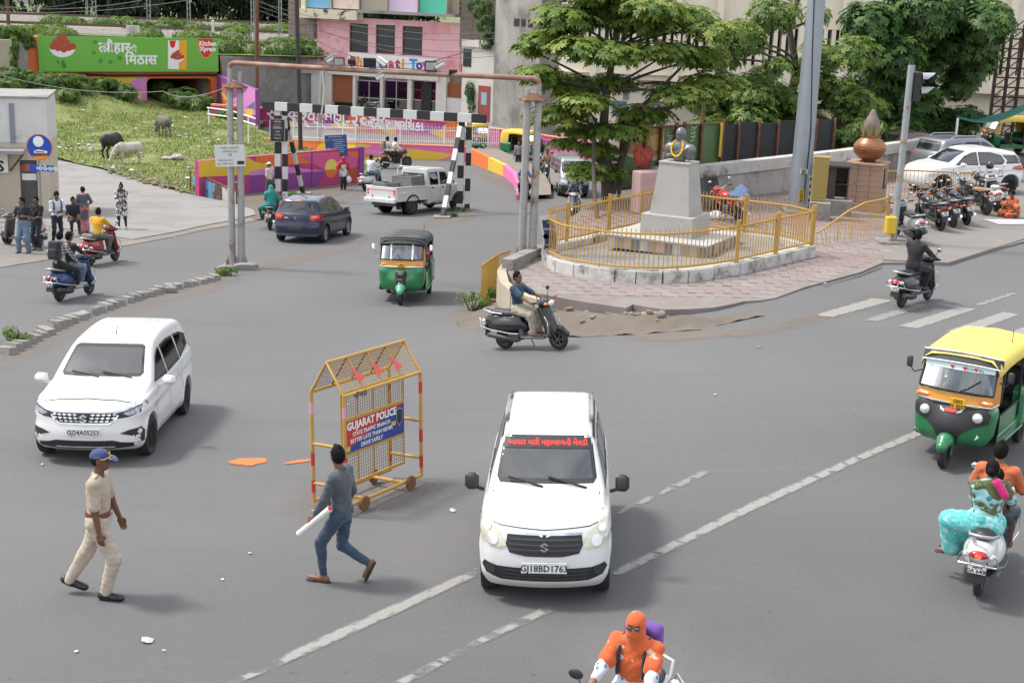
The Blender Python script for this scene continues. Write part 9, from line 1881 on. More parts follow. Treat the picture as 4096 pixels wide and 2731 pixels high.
def enclosure():
 fr=[(2188,992),(2196,1018),(2240,1040),(2310,1056),(2396,1068),(2470,1077),(2549,1082),(2650,1084),(2745,1078),(2845,1066),(2945,1050),(3072,1020),(3160,1000),(3246,981)];bk=[(3246,981),(3150,955),(3072,944),(2967,930),(2860,918),(2771,905),(2690,893),(2610,893),(2520,910),(2433,928),(2340,950),(2250,968),(2205,978),(2188,992)]
 def W_(l):return[SI(a,b,ZW)for a,b in l]
 F_,B_=W_(fr),W_(bk)
 wroot=empty('plinth_wall',F_[0],0,'low curved whitewashed wall around the bust enclosure','wall')
 for L_,nm in((F_,'front'),(B_,'back')):
  mb=MB()
  for i in range(len(L_)-1):
   a,b=L_[i],L_[i+1];d=(b-a).xy.normalized();nn=Ve((-d.y,d.x,0))*.14;lo=-.34;V=[a-nn+Ve((0,0,lo)),a+nn+Ve((0,0,lo)),b+nn+Ve((0,0,lo)),b-nn+Ve((0,0,lo)),a-nn,a+nn,b+nn,b-nn];mb.add(V,[(4,7,6,5),(0,4,5,1),(2,6,7,3),(1,5,6,2),(0,3,7,4)])
  sub(wroot,mb,'wall_run',mat((.5,.49,.47),.92,var=.15,scale=3,bump=.5,bscale=9,dirt=(.17,.15,.13),dscale=2.,dlo=.5,dhi=.64))
 sheet('enclosure_floor',[p.xy for p in F_]+[p.xy for p in B_[1:-1]],lambda x,y:isl_z(x,y)+.12,mat((.23,.22,.2),.92,var=.2,scale=1.4,bump=.3,coords='World',dirt=(.14,.12,.1),dscale=1.1),0.,.8)
 root=empty('yellow_fence',F_[0],0,'yellow steel fence curving round the bust','fence');Hf=.98
 bar=MB().cyl((0,0,0),(0,0,.96),.011,n=6).mesh('bar',M_YST,60);k=0
 for L_ in(F_,B_):
  for z in(.08,Hf-.1):sub(root,MB().tube([p+Ve((0,0,z))for p in L_],.028,6),'rail',M_YST,60)
  tot=0;nxt=0.
  for i in range(len(L_)-1):
   a,b=L_[i],L_[i+1];l=(b-a).length
   while nxt<tot+l and k<298:
    p=a.lerp(b,(nxt-tot)/l);o=link('bar',bar,root);o.location=p-F_[0]+Ve((0,0,.04));nxt+=.115;k+=1
   tot+=l
 for px,py,w in((2945,1051,.09),(3102,1016,.09),(3246,981,.1),(2433,928,.09),(2265,966,.09),(2975,931,.09),(2560,902,.06),(2605,894,.06),(2396,1068,.04),(2710,1082,.04)):
  p=SI(px,py,ZW);sub(root,MB().bar(p+Ve((0,0,-.02)),p+Ve((0,0,1.05 if w>.05 else .12)),w),'post',M_YST)
 c=SI(2192,1008,ZW);ps=empty('hanging_banner',c,0,'curling navy poster hanging on the left end of the yellow fence','poster');mb=MB();n=8;Wd,Hh_=.4,1.
 V=[(-Wd/2+Wd*i/n+.05*sin(j*.6),-.22-.08*cos(pi*i/n),-.02+Hh_*j/n)for j in range(n+1)for i in range(n+1)];Fq=[(j*(n+1)+i,j*(n+1)+i+1,(j+1)*(n+1)+i+1,(j+1)*(n+1)+i)for j in range(n)for i in range(n)]
 mi=[0 if(0<i<n-1 and 0<j<n-1)else 1 for j in range(n)for i in range(n)];o=link('sheet',mkmesh('sheet',V,Fq,[flat((.018,.035,.11),.5),flat((.5,.52,.56),.5)],60,mi),ps)
 for t_,z,sz,m in(('ARE',.78,.1,flat((.6,.42,.08),.5)),('Exhibition',.62,.07,M_WHITE),('Hotel Hall',.22,.07,flat((.6,.42,.08),.5)),('On Friday',.12,.055,M_WHITE)):text(t_,sz,m,ps,facing((.02,-.315,z),(1,0,0),(0,0,1)),align='CENTER')
 for x in(-.08,.1):q=MB();q.lathe([(.001,0),(.065,0)],(x,-.312,.45),'Y',16);q.bd('yellow_disc',flat((.6,.42,.08),.5),ps)
enclosure()
def bust():
 c=SI(2700,1000,.12);c=onto((2695),985,lambda x,y:isl_z(x,y)+.12);rz=rad(-28)
 root=empty('bust_pedestal',c,rz,'tapered grey stone pedestal on a tiled plinth inside the fence','pedestal')
 M_ST=mat((.38,.37,.345),.7,var=.08,scale=3,bump=.1,dirt=(.28,.265,.24),dscale=1.5);M_TILE=mat((.45,.44,.41),.5,var=.12,scale=2)
 bx('plinth',M_TILE,root,(0,0,.16),(2.75,2.5,.32))
 tl=[(.42,.41,.38),(.16,.17,.19),(.42,.3,.23),(.3,.25,.21)];k=0
 for side in range(4):
  n=12;L_=2.75 if side%2==0 else 2.5;off=(2.5 if side%2==0 else 2.75)/2
  for i in range(n):
   q=bx('tile',mat(tl[(i*7+side*3)%4],.5,var=.1),root,(0,0,0),(L_/n*.94,.02,.26));a=side*pi/2;x=-L_/2+(i+.5)*L_/n;pos(q,(x*cos(a)+off*sin(a),x*sin(a)-off*cos(a),.15),(0,0,a))
 bx('plinth_top',M_TILE,root,(0,0,.335),(2.83,2.58,.035));bx('step',M_ST,root,(0,0,.62),(1.45,1.3,.54),bev=.01)
 w0,w1,d0,d1=.55,.41,.48,.36;z0,z1=.89,2.22;V=[(-w0,-d0,z0),(w0,-d0,z0),(w0,d0,z0),(-w0,d0,z0),(-w1,-d1,z1),(w1,-d1,z1),(w1,d1,z1),(-w1,d1,z1)]
 MB().add(V,[(3,2,1,0),(4,5,6,7),(0,1,5,4),(1,2,6,5),(2,3,7,6),(3,0,4,7)]).bd('shaft',M_ST,root);bx('cap_slab',M_ST,root,(0,0,2.24),(.86,.76,.045),bev=.008)
 bz=2.262;b=empty('bust',(0,0,0),0,'grey metal bust of an elderly bald man with a draped shawl','bust');b.matrix_world=Mx.Translation(c)@Mx.Rotation(rz-rad(8),4,'Z')@Mx.Translation((0,0,bz))@Mx.Scale(1.42,4)@Mx.Rotation(pi,4,'Z')
 S_=SDF((-.36,-.3,0),(.36,.3,.75),.011,.05);S_.cap((-.18,0,.22),(.18,0,.22),.115,fl=.85,ax=(0,1,0)).cap((0,0,.06),(0,0.,.25),.12,.15,fl=.85,ax=(0,1,0)).cap((0,-.01,.26),(0,.01,.4),.065,.055);S_.cap((-.24,0,.22),(-.22,.02,.1),.08,.07).cap((.24,0,.22),(.22,.02,.12),.08,.07);S_.plane((0,0,.01),(0,0,-1))
 S_.ell((0,0,.5),(.092,.108,.122)).ell((0,.03,.425),(.055,.06,.06)).cap((0,.09,.48),(0,.108,.445),.01,.017,k=.012).cap((-.03,.082,.5),(.03,.082,.5),.012,k=.012).cap((-.022,.092,.418),(.022,.092,.418),.012,k=.01)
 for sd in(1,-1):S_.ell((sd*.082,0,.46),(.014,.026,.038),k=.008);S_.ell((sd*.034,.095,.478),(.018,.014,.011),op='c',k=.008)
 for i in range(5):S_.cap((-.2+i*.05,.1,.25-i*.03),(.22,.1-i*.01,.08-i*.005),.022,.018,k=.02)
 link('figure',S_.mesh('figure',mat((.16,.165,.17),.4,.5,var=.15,scale=6)),b)
 gs=MB();
 for sd in(1,-1):gs.tube([(sd*.036+.026*cos(t),.112,.478+.022*sin(t))for t in np.linspace(0,6.28,14,endpoint=False)],.004,5,closed=True)
 gs.bd('spectacles',flat((.03,.03,.03),.4),b)
 g=empty('garland',(0,0,0),0,'yellow flower garland hanging round the neck of the bust','garland');g.matrix_world=b.matrix_world.copy();fl=MB();n=46
 P=[Ve((.115*sin(t)*(1 if True else 1),.02+.125*(1-abs(cos(t/2))**3)**.6*(1 if True else 0),.4-.3*(1-cos(t))/2))for t in np.linspace(0,2*pi,n,endpoint=False)]
 fm=MB().ell((0,0,0),(.02,.02,.018),5).mesh('flower',mat((.72,.46,.015),.8,var=.2,scale=30),60)
 for i,p in enumerate(P):o=link('flower',fm,g);pos(o,p,(i,i*2,0))
bust()
def kalash():
 c=SI(3450,838);c=S(3455,835,.08);rz=rad(-24);root=empty('monument_pedestal',c,rz,'square pink stone pedestal with a dark plaque','pedestal');M_P=mat((.36,.235,.165),.75,var=.1,scale=5,bump=.15);M_J=mat((.26,.17,.12),.9,var=.1)
 bx('core',M_J,root,(0,0,.72),(1.06,1.06,1.44));bx('foot',M_P,root,(0,0,.12),(1.24,1.24,.24),bev=.01);bx('cap_slab',M_P,root,(0,0,1.47),(1.2,1.2,.07),bev=.01)
 bw=1.12/3
 bm_=MB().box((0,0,0),(bw*.97,.05,.17),bev=.008).mesh('stone_block',M_P)
 for side in range(4):
  a=side*pi/2
  for i in range(7):
   for j in range(3):
    x=(j-1)*bw;o=link('stone_block',bm_,root);pos(o,(x*cos(a)+.535*sin(a),x*sin(a)-.535*cos(a),.34+i*.175),(0,0,a))
 pq=bx('plaque',flat((.035,.04,.045),.3),root,(0,0,0),(.46,.03,.62));pos(pq,(.575,0.,1.02),(0,0,pi/2))
 for k in range(9):bx('inscription',flat((.6,.42,.08),.5),pq,(0,-.02,.25-k*.06),(.34-.08*(k%3),.006,.02))
 o=MB().cyl((-.25,-.565,.86),(-.25,-.575,.86),.02,n=6).bd('fixing',M_BLACK,root)
 k=empty('kalash_pot',c+Ve((0,0,1.51)),rz,'copper pot holding a lotus topped coconut finial','pot sculpture');cop=mat((.34,.15,.07),.38,.6,var=.18,scale=5,dirt=(.2,.12,.09),dscale=3)
 pr=[(.22,0),(.25,.02),(.2,.05),(.34,.12),(.47,.26),(.515,.4),(.49,.54),(.38,.68),(.29,.74),(.285,.77),(.31,.79),(.31,.815),(.27,.82),(.001,.82)];MB().lathe(pr,(0,0,0),'Z',36).bd('pot',cop,k,50)
 for z,r in((.26,.485),(.34,.515),(.42,.528),(.5,.518)):MB().lathe([(r-.02,z-.012),(r+.004,z),(r-.02,z+.012)],(0,0,0),'Z',36).bd('ridge',mat((.48,.21,.09),.3,.7,var=.1),k,60)
 MB().lathe([(.25,.8),(.27,.95),(.27,1.1),(.22,1.28),(.15,1.42),(.1,1.5),(.075,1.58),(.04,1.63),(.001,1.64)],(0,0,0),'Z',24).bd('coconut',mat((.2,.155,.145),.7,var=.15,scale=5),k,60)
 lf=MB();V=[(0,0,0),(.1,.02,.14),(.115,.03,.22),(0.,.06,.46),(-.115,.03,.22),(-.1,.02,.14)];lm=MB().add(V,[(0,1,2,3),(0,3,4,5)]).mesh('petal',mat((.3,.26,.1),.65,var=.15,scale=6),60)
 for i in range(8):a=i*pi/4;o=link('petal',lm,k);pos(o,(.27*sin(a),.27*cos(a),.8),(rad(-8 if i!=2 else-22),0,-a))
kalash()
def box_thing(nm,c,size,rz,m,label,cat,parts=()):
 root=empty(nm,c,rz,label,cat);bx('cabinet',m,root,(0,0,size[2]/2),size,bev=.012)
 for n2,off,sz,m2 in parts:bx(n2,m2,root,off,sz,bev=.006)
 return root
c=SI(3275,880);box_thing('concrete_block',c,(.62,.55,.55),rad(-12),M_KERB,'rough concrete block under the yellow cabinet','block');box_thing('yellow_cabinet',c+Ve((-.02,.25,.56)),(.46,.4,1.3),rad(-12),mat((.34,.25,.07),.6,var=.15,scale=4),'mustard yellow electric cabinet beside the lamp mast','cabinet',(('lid',(0,0,1.31),(.5,.44,.04),mat((.34,.25,.07),.6)),('door',(0,-.205,.66),(.38,.02,1.12),mat((.3,.22,.06),.6))))
c=SI(3345,862);box_thing('concrete_block',c+Ve((.02,0,0)),(.85,.6,.5),rad(-14),M_KERB,'rough concrete block under the brown cupboard','block')
root=empty('brown_cupboard',c+Ve((-.03,.3,.51)),rad(-14),'open fronted dark brown cupboard beside the yellow cabinet','cupboard');bm_=mat((.065,.045,.04),.6,var=.15,scale=4)
for nm,p,s_ in(('side',(-.36,0,.5),(.04,.5,1.)),('side',(.36,0,.5),(.04,.5,1.)),('back',(0,.24,.5),(.7,.03,1.)),('roof',(0,-.05,1.03),(.82,.66,.06)),('shelf',(.18,0,.45),(.32,.46,.03)),('front',(-.18,-.24,.5),(.34,.03,.98))):bx(nm,bm_,root,p,s_,M=Mx.Rotation(rad(6),3,'X')if nm=='roof' else None)
def blt(p,q,th,h0,h1,m):
 mb=MB();d=(q-p).xy.normalized();nn=Ve((-d.y,d.x,0))*th/2;V=[p-nn,p+nn,q+nn,q-nn];V=[v+Ve((0,0,-.3))for v in V]+[p-nn+Ve((0,0,h0)),p+nn+Ve((0,0,h0)),q+nn+Ve((0,0,h1)),q-nn+Ve((0,0,h1))];return mb.add(V,[(4,7,6,5),(0,4,5,1),(2,6,7,3),(1,5,6,2),(0,3,7,4)])
a,b,c,d=SI(2752,815),SI(3360,745),SI(3540,712),S(3760,668,.08)
bw_=empty('boundary_wall',a,0,'long stained whitewashed boundary wall with a coping below the trees','wall')
def hgt(p,px,py):return SY(px,py,p.y).z-p.z
h0,h1=hgt(a,2757,712),hgt(b,3360,640);M_BWALL=mat((.4,.38,.35),.92,var=.15,scale=1.2,bump=.35,bscale=7,dirt=(.15,.135,.12),dscale=.9,dlo=.46,dhi=.7)
for p,q,e0,e1 in((a,b,h0,h1),(b,c,h1,h1),(c,d,h1,h1-.05)):
 sub(bw_,blt(p,q,.26,e0,e1,M_BWALL),'wall_run',M_BWALL);cp=blt(p+Ve((0,0,e0+.3)),q+Ve((0,0,e1+.3)),.4,.07,.07,M_BWALL);sub(bw_,cp,'coping',mat((.47,.455,.43),.9,var=.12,scale=2,dirt=(.17,.155,.14),dscale=1.6,dlo=.55,dhi=.7))
p=SI(2585,850);o=bx('pink_pier',mat((.45,.3,.3),.9,var=.12,scale=2),None,(p.x,p.y,p.z+.65),(.9,.5,1.3),rz=rad(30),bev=.03);tag(o,'faded pink pier behind the yellow fence','pier')
p=SI(2625,828);o=bx('white_pier',M_BWALL,None,(p.x+.25,p.y+.3,p.z+.62),(.8,.5,1.25),rz=rad(20),bev=.02);tag(o,'stained white pier beside the bust pedestal','pier')
def hoarding():
 A_,B_=SI(2468,800),SI(2868,735);fh=Face((A_.x,A_.y),(B_.x,B_.y));z0=isl_z(A_.x,A_.y)-.05;root=empty('hoarding',(A_.x,A_.y,z0),0,'green printed hoarding sheets on a dark steel frame','hoarding');ht=hgt(A_,2480,508)
 gm=mat((.085,.155,.055),.55,var=.1,scale=1.5);n=5
 for i in range(n):
  q=MB();fh.slab(q,fh.len*i/n+.02,fh.len*(i+1)/n-.02,z0+.35,z0+ht,-.02,0);sub(root,q,'sheet',gm)
 def hp(px,m,nm,k=1,cc_=c3):
  q=MB();pts_=[fh.P(*cc_(*a))for a in px];ar=sum(pts_[i][0]*pts_[(i+1)%len(pts_)][1]-pts_[(i+1)%len(pts_)][0]*pts_[i][1]for i in range(len(pts_)));pts_=pts_ if ar>0 else pts_[::-1];q.add([fh.W(s_,z,.004+.003*k)for s_,z in pts_],[tuple(range(len(pts_)))]);sub(root,q,nm,m)
 hp([(1010,1290),(1100,1270),(1250,1160),(1395,1150),(1400,1440),(1250,1440),(1060,1420),(1015,1370)],mat((.3,.17,.05),.55,var=.6,scale=4),'food_print');hp([(1260,1250),(1340,1230),(1370,1180),(1395,1200),(1390,1370),(1300,1390)],mat((.48,.33,.1),.5,var=.4,scale=6),'food_print',2);hp([(1020,1400),(1250,1455),(1400,1390),(1400,1470),(1240,1480),(1080,1440)],mat((.42,.38,.28),.5,var=.5,scale=7),'food_print',2)
 for body,cx,cy,sz in(('98598 5',1500,1470,.36),('અતિથિ',1452,1450,.3),('ગ્રીન પાર્ટી',1660,1560,.44)):
  s_,z=fh.P(*c3(cx,cy));t=text(body,sz,flat((.5,.52,.46),.5),root,facing(fh.W(s_,z,.02),(0,0,1),-fh.d));t.matrix_parent_inverse=root.matrix_basis.inverted()
 for sx in(0,.22,.37,.52,.6,.78,1.):q=MB();fh.slab(q,fh.len*sx-.05,fh.len*sx+.05,z0-.4,z0+ht+(.1 if sx!=.78 else .9),.02,.12);sub(root,q,'upright',M_RUST)
 for zz in(.45,.95,ht-.02):q=MB();fh.slab(q,0,fh.len,z0+zz-.03,z0+zz+.03,.025,.07);sub(root,q,'cross_rail',M_RUST)
 q=MB();s_=fh.len*.97;fh.slab(q,s_-.06,s_+.06,z0+1.2,z0+ht,.13,.16);sub(root,q,'yellow_strip',flat((.6,.4,.03),.5))
 C_=SI(3330,700);f2=Face((B_.x,B_.y),(C_.x,C_.y));r2=empty('black_screen',(B_.x,B_.y,z0),0,'black sheeting on a frame behind the boundary wall','screen')
 for i in range(6):q=MB();f2.slab(q,f2.len*i/6+.02,f2.len*(i+1)/6-.02,z0,z0+ht-.1+.05*(i%2),-.2,-.17);sub(r2,q,'sheet',mat((.022,.024,.026),.7,var=.2,scale=1.5))
 for i in range(7):q=MB();f2.slab(q,f2.len*i/6-.04,f2.len*i/6+.04,z0,z0+ht,-.16,-.08);sub(r2,q,'upright',M_RUST)
hoarding()
def tarp():
 c=SI(2820,850);mb=MB();n=10;P=[S(2755,712+0,0)]
 A_=SY(*c7(1625,265),a.y-.2);B_=SY(*c7(1885,250),a.y-.1);C_=SY(*c7(1965,465),a.y-1.6);D_=SY(*c7(1690,430),a.y-1.8);V=[]
 for i in range(n+1):
  for j in range(n+1):u_,v_=i/n,j/n;p=A_.lerp(B_,u_).lerp(D_.lerp(C_,u_),v_);V.append(p+Ve((0,0,-.18*sin(pi*v_)+.05*sin(7*u_+3*v_))))
 Fq=[(i*(n+1)+j,(i+1)*(n+1)+j,(i+1)*(n+1)+j+1,i*(n+1)+j+1)for i in range(n)for j in range(n)];o=link('tarpaulin',mkmesh('tarpaulin',V,Fq,mat((.028,.029,.031),.5,var=.2,scale=4,bump=.4),80));tag(o,'black tarpaulin shelter slung from the boundary wall','tarpaulin')
 S_=SDF((-.5,-.4,0),(.5,.4,.6),.025,.08);S_.ell((0,0,.2),(.4,.3,.25)).ell((.2,.1,.35),(.22,.2,.2)).ell((-.2,0,.38),(.2,.18,.18));wrinkle(S_,.02,.3);o=link('cloth_bundle',S_.mesh('cloth_bundle',mat((.3,.05,.03),.9,var=.5,scale=7,dirt=(.03,.03,.03),dscale=5)));p=SI(2560,830);o.location=(p.x,p.y,p.z+1.3);o.scale=(.75,.6,1.15);tag(o,'heap of red patterned cloth on the pink pier','cloth')
 for px,py,cc_,lab,sc_ in((2880,880,(.55,.55,.54),'crumpled white sacks on the ground by the red motorcycle',.8),(2935,838,(.25,.4,.62),'blue and white printed sheet thrown over the shelter goods',1.),(2815,935,(.1,.05,.03),'dark brown basket beside the bust plinth',.45),(2790,880,(.3,.22,.1),'brown bundle under the tarpaulin',.5)):
  S_=SDF((-.6,-.4,0),(.6,.4,.55),.03,.08);S_.ell((0,0,.15),(.45,.3,.2)).ell((.2,.05,.3),(.25,.2,.2));wrinkle(S_,.03,.35,px);o=link('bundle',S_.mesh('bundle',mat(cc_,.85,var=.3,scale=6,dirt=(.5,.05,.05)if px==2935 else None,dscale=3)));p=SI(px,py);o.location=p;o.scale=(sc_,sc_,sc_*(1.5 if px==2935 else 1));tag(o,lab,'bundle')
 S_=SDF((-.2,-.2,0),(.2,.2,.3),.025,.05);S_.ell((0,0,.12),(.17,.15,.13));p=SI(2848,800);o=link('boulder',wrinkle(S_,.02,.5).mesh('boulder',M_KERB));o.location=SY(*c7(1820,225),a.y+.1)+Ve((0,0,-.12));o.scale=(1.2,1,1);tag(o,'round stone resting on the boundary wall','stone')
tarp()
def rail_fence(pts,hs,label,nm='railing',step=.13,bent=True):
 root=empty(nm,pts[0],0,label,'railing');bar={}
 sub(root,MB().tube([p+Ve((0,0,h_))for p,h_ in zip(pts,hs)],.028,6),'rail',M_YST,60)
 for i in range(len(pts)-1):
  n=max(1,int((pts[i+1]-pts[i]).length/step))
  for j in range(n):
   t=j/n;p=pts[i].lerp(pts[i+1],t);h_=hs[i]*(1-t)+hs[i+1]*t;lean=.25*(1-h_)if bent else 0;sub(root,MB().tube([p+Ve((lean*sin(j),0,0)),p+Ve((0,0,h_+.03))],.009,5),'bar',M_YST)
 return root
rail_fence([SI(*c8(q,r))for q,r in((440,880),(560,860),(700,830),(860,790),(1030,740),(1090,725))],[.35,.55,.8,.95,.92,.95],'bent and broken yellow railing between mast and signal post')
p=S(*c8(1085,718),.08);o=bx('railing_post',M_YST,None,(p.x,p.y,p.z+.5),(.09,.09,1.));tag(o,'leaning yellow railing post behind the signal post','post')
rail_fence([S(*c8(q,r),.09)for q,r in((1075,440),(1250,430),(1500,440),(1780,455),(1900,450))],[.9]*5,'low yellow and rust parking railing in front of the white hatchback',bent=False)
rail_fence([T(*c6(2060,1470)),T(*c6(2215,1340)),T(*c6(2320,1300))],[0.+1.12,1.12,1.12],'pale yellow metal railing panel at the foot of the retaining wall',step=.075,bent=False)
A_,B_=T(*c5(1750,395)),T(*c5(2170,500));fs=Face((A_.x,A_.y),(B_.x,B_.y));z0=A_.z;r_=empty('sheet_barrier',A_,0,'rusty blue and white sheet metal barrier in a pipe frame','barrier');hh=hgt(A_,*c5(1750,190))
q=MB();fs.slab(q,.35,fs.len*.72,z0-.15,z0+hh*.8,-.02,.02);sub(r_,q,'blue_sheet',mat((.1,.28,.42),.65,.1,var=.1,scale=2,dirt=(.085,.045,.03),dscale=1.3,dlo=.52,dhi=.56));q=MB();fs.slab(q,fs.len*.72,fs.len,z0-.25,z0+hh*.78,-.02,.02);sub(r_,q,'white_sheet',mat((.48,.46,.43),.65,.1,var=.1,scale=2,dirt=(.1,.05,.03),dscale=1.5,dlo=.56,dhi=.6))
for s_ in(0,fs.len*.5,fs.len):sub(r_,MB().cyl(fs.W(s_,z0-.4),fs.W(s_,z0+hh),.03),'upright',M_RUST)
for zz in(hh,hh*.1):sub(r_,MB().cyl(fs.W(0,z0+zz),fs.W(fs.len,z0+zz-.2),.03),'rail',M_RUST)
def barricade():
 P0,P1=T(1024+1015*C,1400+1450*C),T(1024+1435*C,1400+1262*C);d=(P1-P0);d.z=0;Lw=d.length;rz=atan2(d.y,d.x);root=empty('police_barricade',(0,0,0),rz,'yellow wheeled mesh barricade with a red and blue police panel','barricade')
 u_=Ve((cos(rz),sin(rz),0));c=(P0+P1)/2;w=.54;nrm=Ve((sin(rz),-cos(rz),0))
 root.location=c-nrm*(-0.)+Ve((-nrm.x,-nrm.y,0))*(w/2)*1.;L=Lw*1.62;H=1.62;zb=.13;hl=L/2;r=.026;sh=-L*.06
 pt=lambda x,y,z:Ve((x+sh,y,z));Rd=flat((.5,.035,.03),.5);Pkm=flat((.62,.3,.38),.5)
 for y in(-w/2,w/2):
  tb('base_rail',M_YST,root,[pt(-hl,y,zb),pt(hl,y,zb)],r,8,sm=50);tb('top_rail',M_YST,root,[pt(-hl,y,H),pt(hl,y,H)],r,8,sm=50)
  for x in(-hl,hl):
   tb('corner_post',M_YST,root,[pt(x,y,zb-.02),pt(x,y,H)],r,8,sm=50)
   for z0_,z1_,mm in((.25,.42,Rd),(.62,.8,Rd),(1.32,1.48,Pkm if x<0 else Rd)):tb('reflective_band',mm,root,[pt(x,y,z0_),pt(x,y,z1_)],r*1.06,8,sm=50)
   wh_=MB().lathe([(.001,-.02),(.03,-.03),(.03,-.02),(.1,-.02),(.105,0),(.1,.02),(.03,.02),(.001,.03)],(0,0,0),'Y',18).bd('wheel',mat((.2,.095,.04),.8,var=.2,scale=8),root,40);wh_.location=pt(x*.62,y-.05*(1 if y<0 else-1),.105)
 for x in(-hl,hl):
  for z in(zb+.25,.92):tb('end_rail',M_YST,root,[pt(x,-w/2,z),pt(x,w/2,z)],r*.9,8,sm=50)
  tb('gable',M_YST,root,[pt(x,-w/2,H),pt(x,0,H+.42),pt(x,w/2,H)],r*.85,8,sm=50)
 tb('ridge_rail',M_YST,root,[pt(-hl,0,H+.42),pt(hl,0,H+.42)],r*.85,8,sm=50);tb('cross_tie',M_YST,root,[pt(-hl*.5,-w/2,zb),pt(-hl*.5,w/2,zb)],r,8);tb('cross_tie',M_YST,root,[pt(hl*.5,-w/2,zb),pt(hl*.5,w/2,zb)],r,8)
 gl_=hypot(w/2,.42)
 for i in range(1,4):
  x=-hl+L*i/4;tb('roof_rib',M_YST,root,[pt(x,-w/2,H),pt(x,0,H+.42)],.012,6);tb('roof_rib',M_RUST,root,[pt(x,w/2,H),pt(x,0,H+.42)],.012,6)
  a_=pt(x,-w/2+.1,H+.18);up_=Ve((0,w/2,.42)).normalized();q=MB().add([a_+Ve((-.075,-.02,0))-up_*.07,a_+Ve((.1,-.02,0.))-up_*.05,a_+Ve((-.06,-.02,0))+up_*.17],[(0,1,2)]);q.bd('red_triangle',flat((.62,.08,.07),.6),root)
 def mesh_panel(f,nu,nv,nm,m):
  q=MB()
  for i in range(nu+1):q.tube([f(i/nu,0),f(i/nu,1)],.0035,4,cap=False)
  for j in range(nv+1):q.tube([f(0,j/nv),f(1,j/nv)],.0035,4,cap=False)
  o=q.bd(nm,m,root);o['kind']='stuff'
 mesh_panel(lambda a,b:pt(-hl+L*a,-w/2*(1-b),H+.42*b),34,9,'roof_mesh',M_YST);mesh_panel(lambda a,b:pt(-hl+L*a,w/2*(1-b),H+.42*b),34,9,'roof_mesh',M_RUST)
 x0,x1,yp=-hl*.7,hl*.92,-.03;z0,z1=.3,1.56;pz0,pz1=.72,1.2
 for za,zb_ in((z0,pz0),(pz1,z1)):mesh_panel(lambda a,b:pt(x0+(x1-x0)*a,yp,za+(zb_-za)*b),28,9,'panel_mesh',mat((.16,.1,.04),.7))
 for za in(z0,pz0,pz1,z1):MB().bar(pt(x0,yp,za),pt(x1,yp,za),.022,.04).bd('panel_rail',M_YST,root)
 for i in range(5):x=x0+(x1-x0)*i/4;MB().bar(pt(x,yp+.012,z0),pt(x,yp+.012,z1),.018).bd('panel_stile',M_YST,root)
 pw=x1-x0;blu=flat((.018,.055,.26),.45);red=flat((.5,.035,.035),.45);pn=bx('sign_panel',red,root,pt((x0+x1)/2,yp-.012,(pz0+pz1)/2),(pw-.05,.012,pz1-pz0-.05))
 cx=(x0+x1)/2+sh;q=MB();A1=(x0+sh+.025,pz0+.025);q.add([(A1[0],yp-.0195,A1[1]),(x1+sh-.025,yp-.0195,pz0+.025),(x1+sh-.025,yp-.0195,pz1-.03),(cx+pw*.25,yp-.0195,pz1-.09),(A1[0]+pw*.1,yp-.0195,pz0+.1)],[(0,1,2,3,4)]);q.bd('blue_field',blu,pn)
 for t_,dx,z,sz,bo in(('GUJARAT POLICE',-.05,1.055,.125,.006),('STATE TRAFFIC BRANCH',-.06,.955,.066,.002),('BETTER LATE THAN NEVER',-.06,.865,.068,.002),('DRIVE SAFELY',-.06,.775,.07,.002)):text(t_,sz*pw/1.22,M_WHITE,pn,facing((cx+dx*pw,yp-.024,z),(1,0,0),(0,0,1)),align='CENTER',bold=bo)
 yb=flat((.62,.42,.03),.5)
 bx('yellow_label',yb,pn,(cx+pw*.3,yp-.022,.93),(.1,.004,.06));bx('yellow_label',yb,pn,(cx-pw*.44,yp-.022,.8),(.1,.004,.07))
 ex=cx+pw*.4;shd=[(0,.135),(.05,.11),(.075,.12),(.07,.02),(.075,-.04),(.04,-.1),(0,-.135)];shd=shd+[(-x,z)for x,z in shd[::-1][1:-1]]
 for k,(sc_,m)in enumerate(((1.,flat((.3,.31,.36),.4)),(.85,flat((.02,.025,.05),.4)))):MB().add([(ex+x*sc_,yp-.022-.003*k,1.+z*sc_)for x,z in shd],[tuple(range(len(shd)))[::-1]]).bd('crest',m,pn)
 t=text('મહેસાણા',.085,M_BLACK,root,facing((-hl*.8+sh,-w/2-.03,H-.055),(1,0,0),(0,0,1)),bold=.004);incline(root,tz,.6,.4)
barricade()
def leafmat(name,c,tr=.35):
 if name in MATS:return MATS[name]
 m=mat(c,.5,var=.22,scale=1.6,coords='World',spec=.4,nm=name);n=m.node_tree.nodes;l=m.node_tree.links;b=n['Principled BSDF']
 t=n.new('ShaderNodeBsdfTranslucent');sv(t,0,(c[0]*1.5,c[1]*1.5,c[2]*.8,1));x=n.new('ShaderNodeMixShader');sv(x,0,tr)
 lk(b,0,x,1);lk(t,0,x,2);l.new(x.outputs[0],n['Material Output'].inputs[0]);return m
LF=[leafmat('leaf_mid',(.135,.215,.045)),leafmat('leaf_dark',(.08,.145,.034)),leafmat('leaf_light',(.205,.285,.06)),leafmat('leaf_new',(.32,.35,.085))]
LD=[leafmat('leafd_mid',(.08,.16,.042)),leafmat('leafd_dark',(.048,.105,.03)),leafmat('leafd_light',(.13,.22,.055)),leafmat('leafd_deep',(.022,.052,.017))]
LB=[leafmat('far_leaf_a',(.03,.055,.022)),leafmat('far_leaf_b',(.02,.036,.018)),leafmat('far_leaf_c',(.045,.075,.026))]
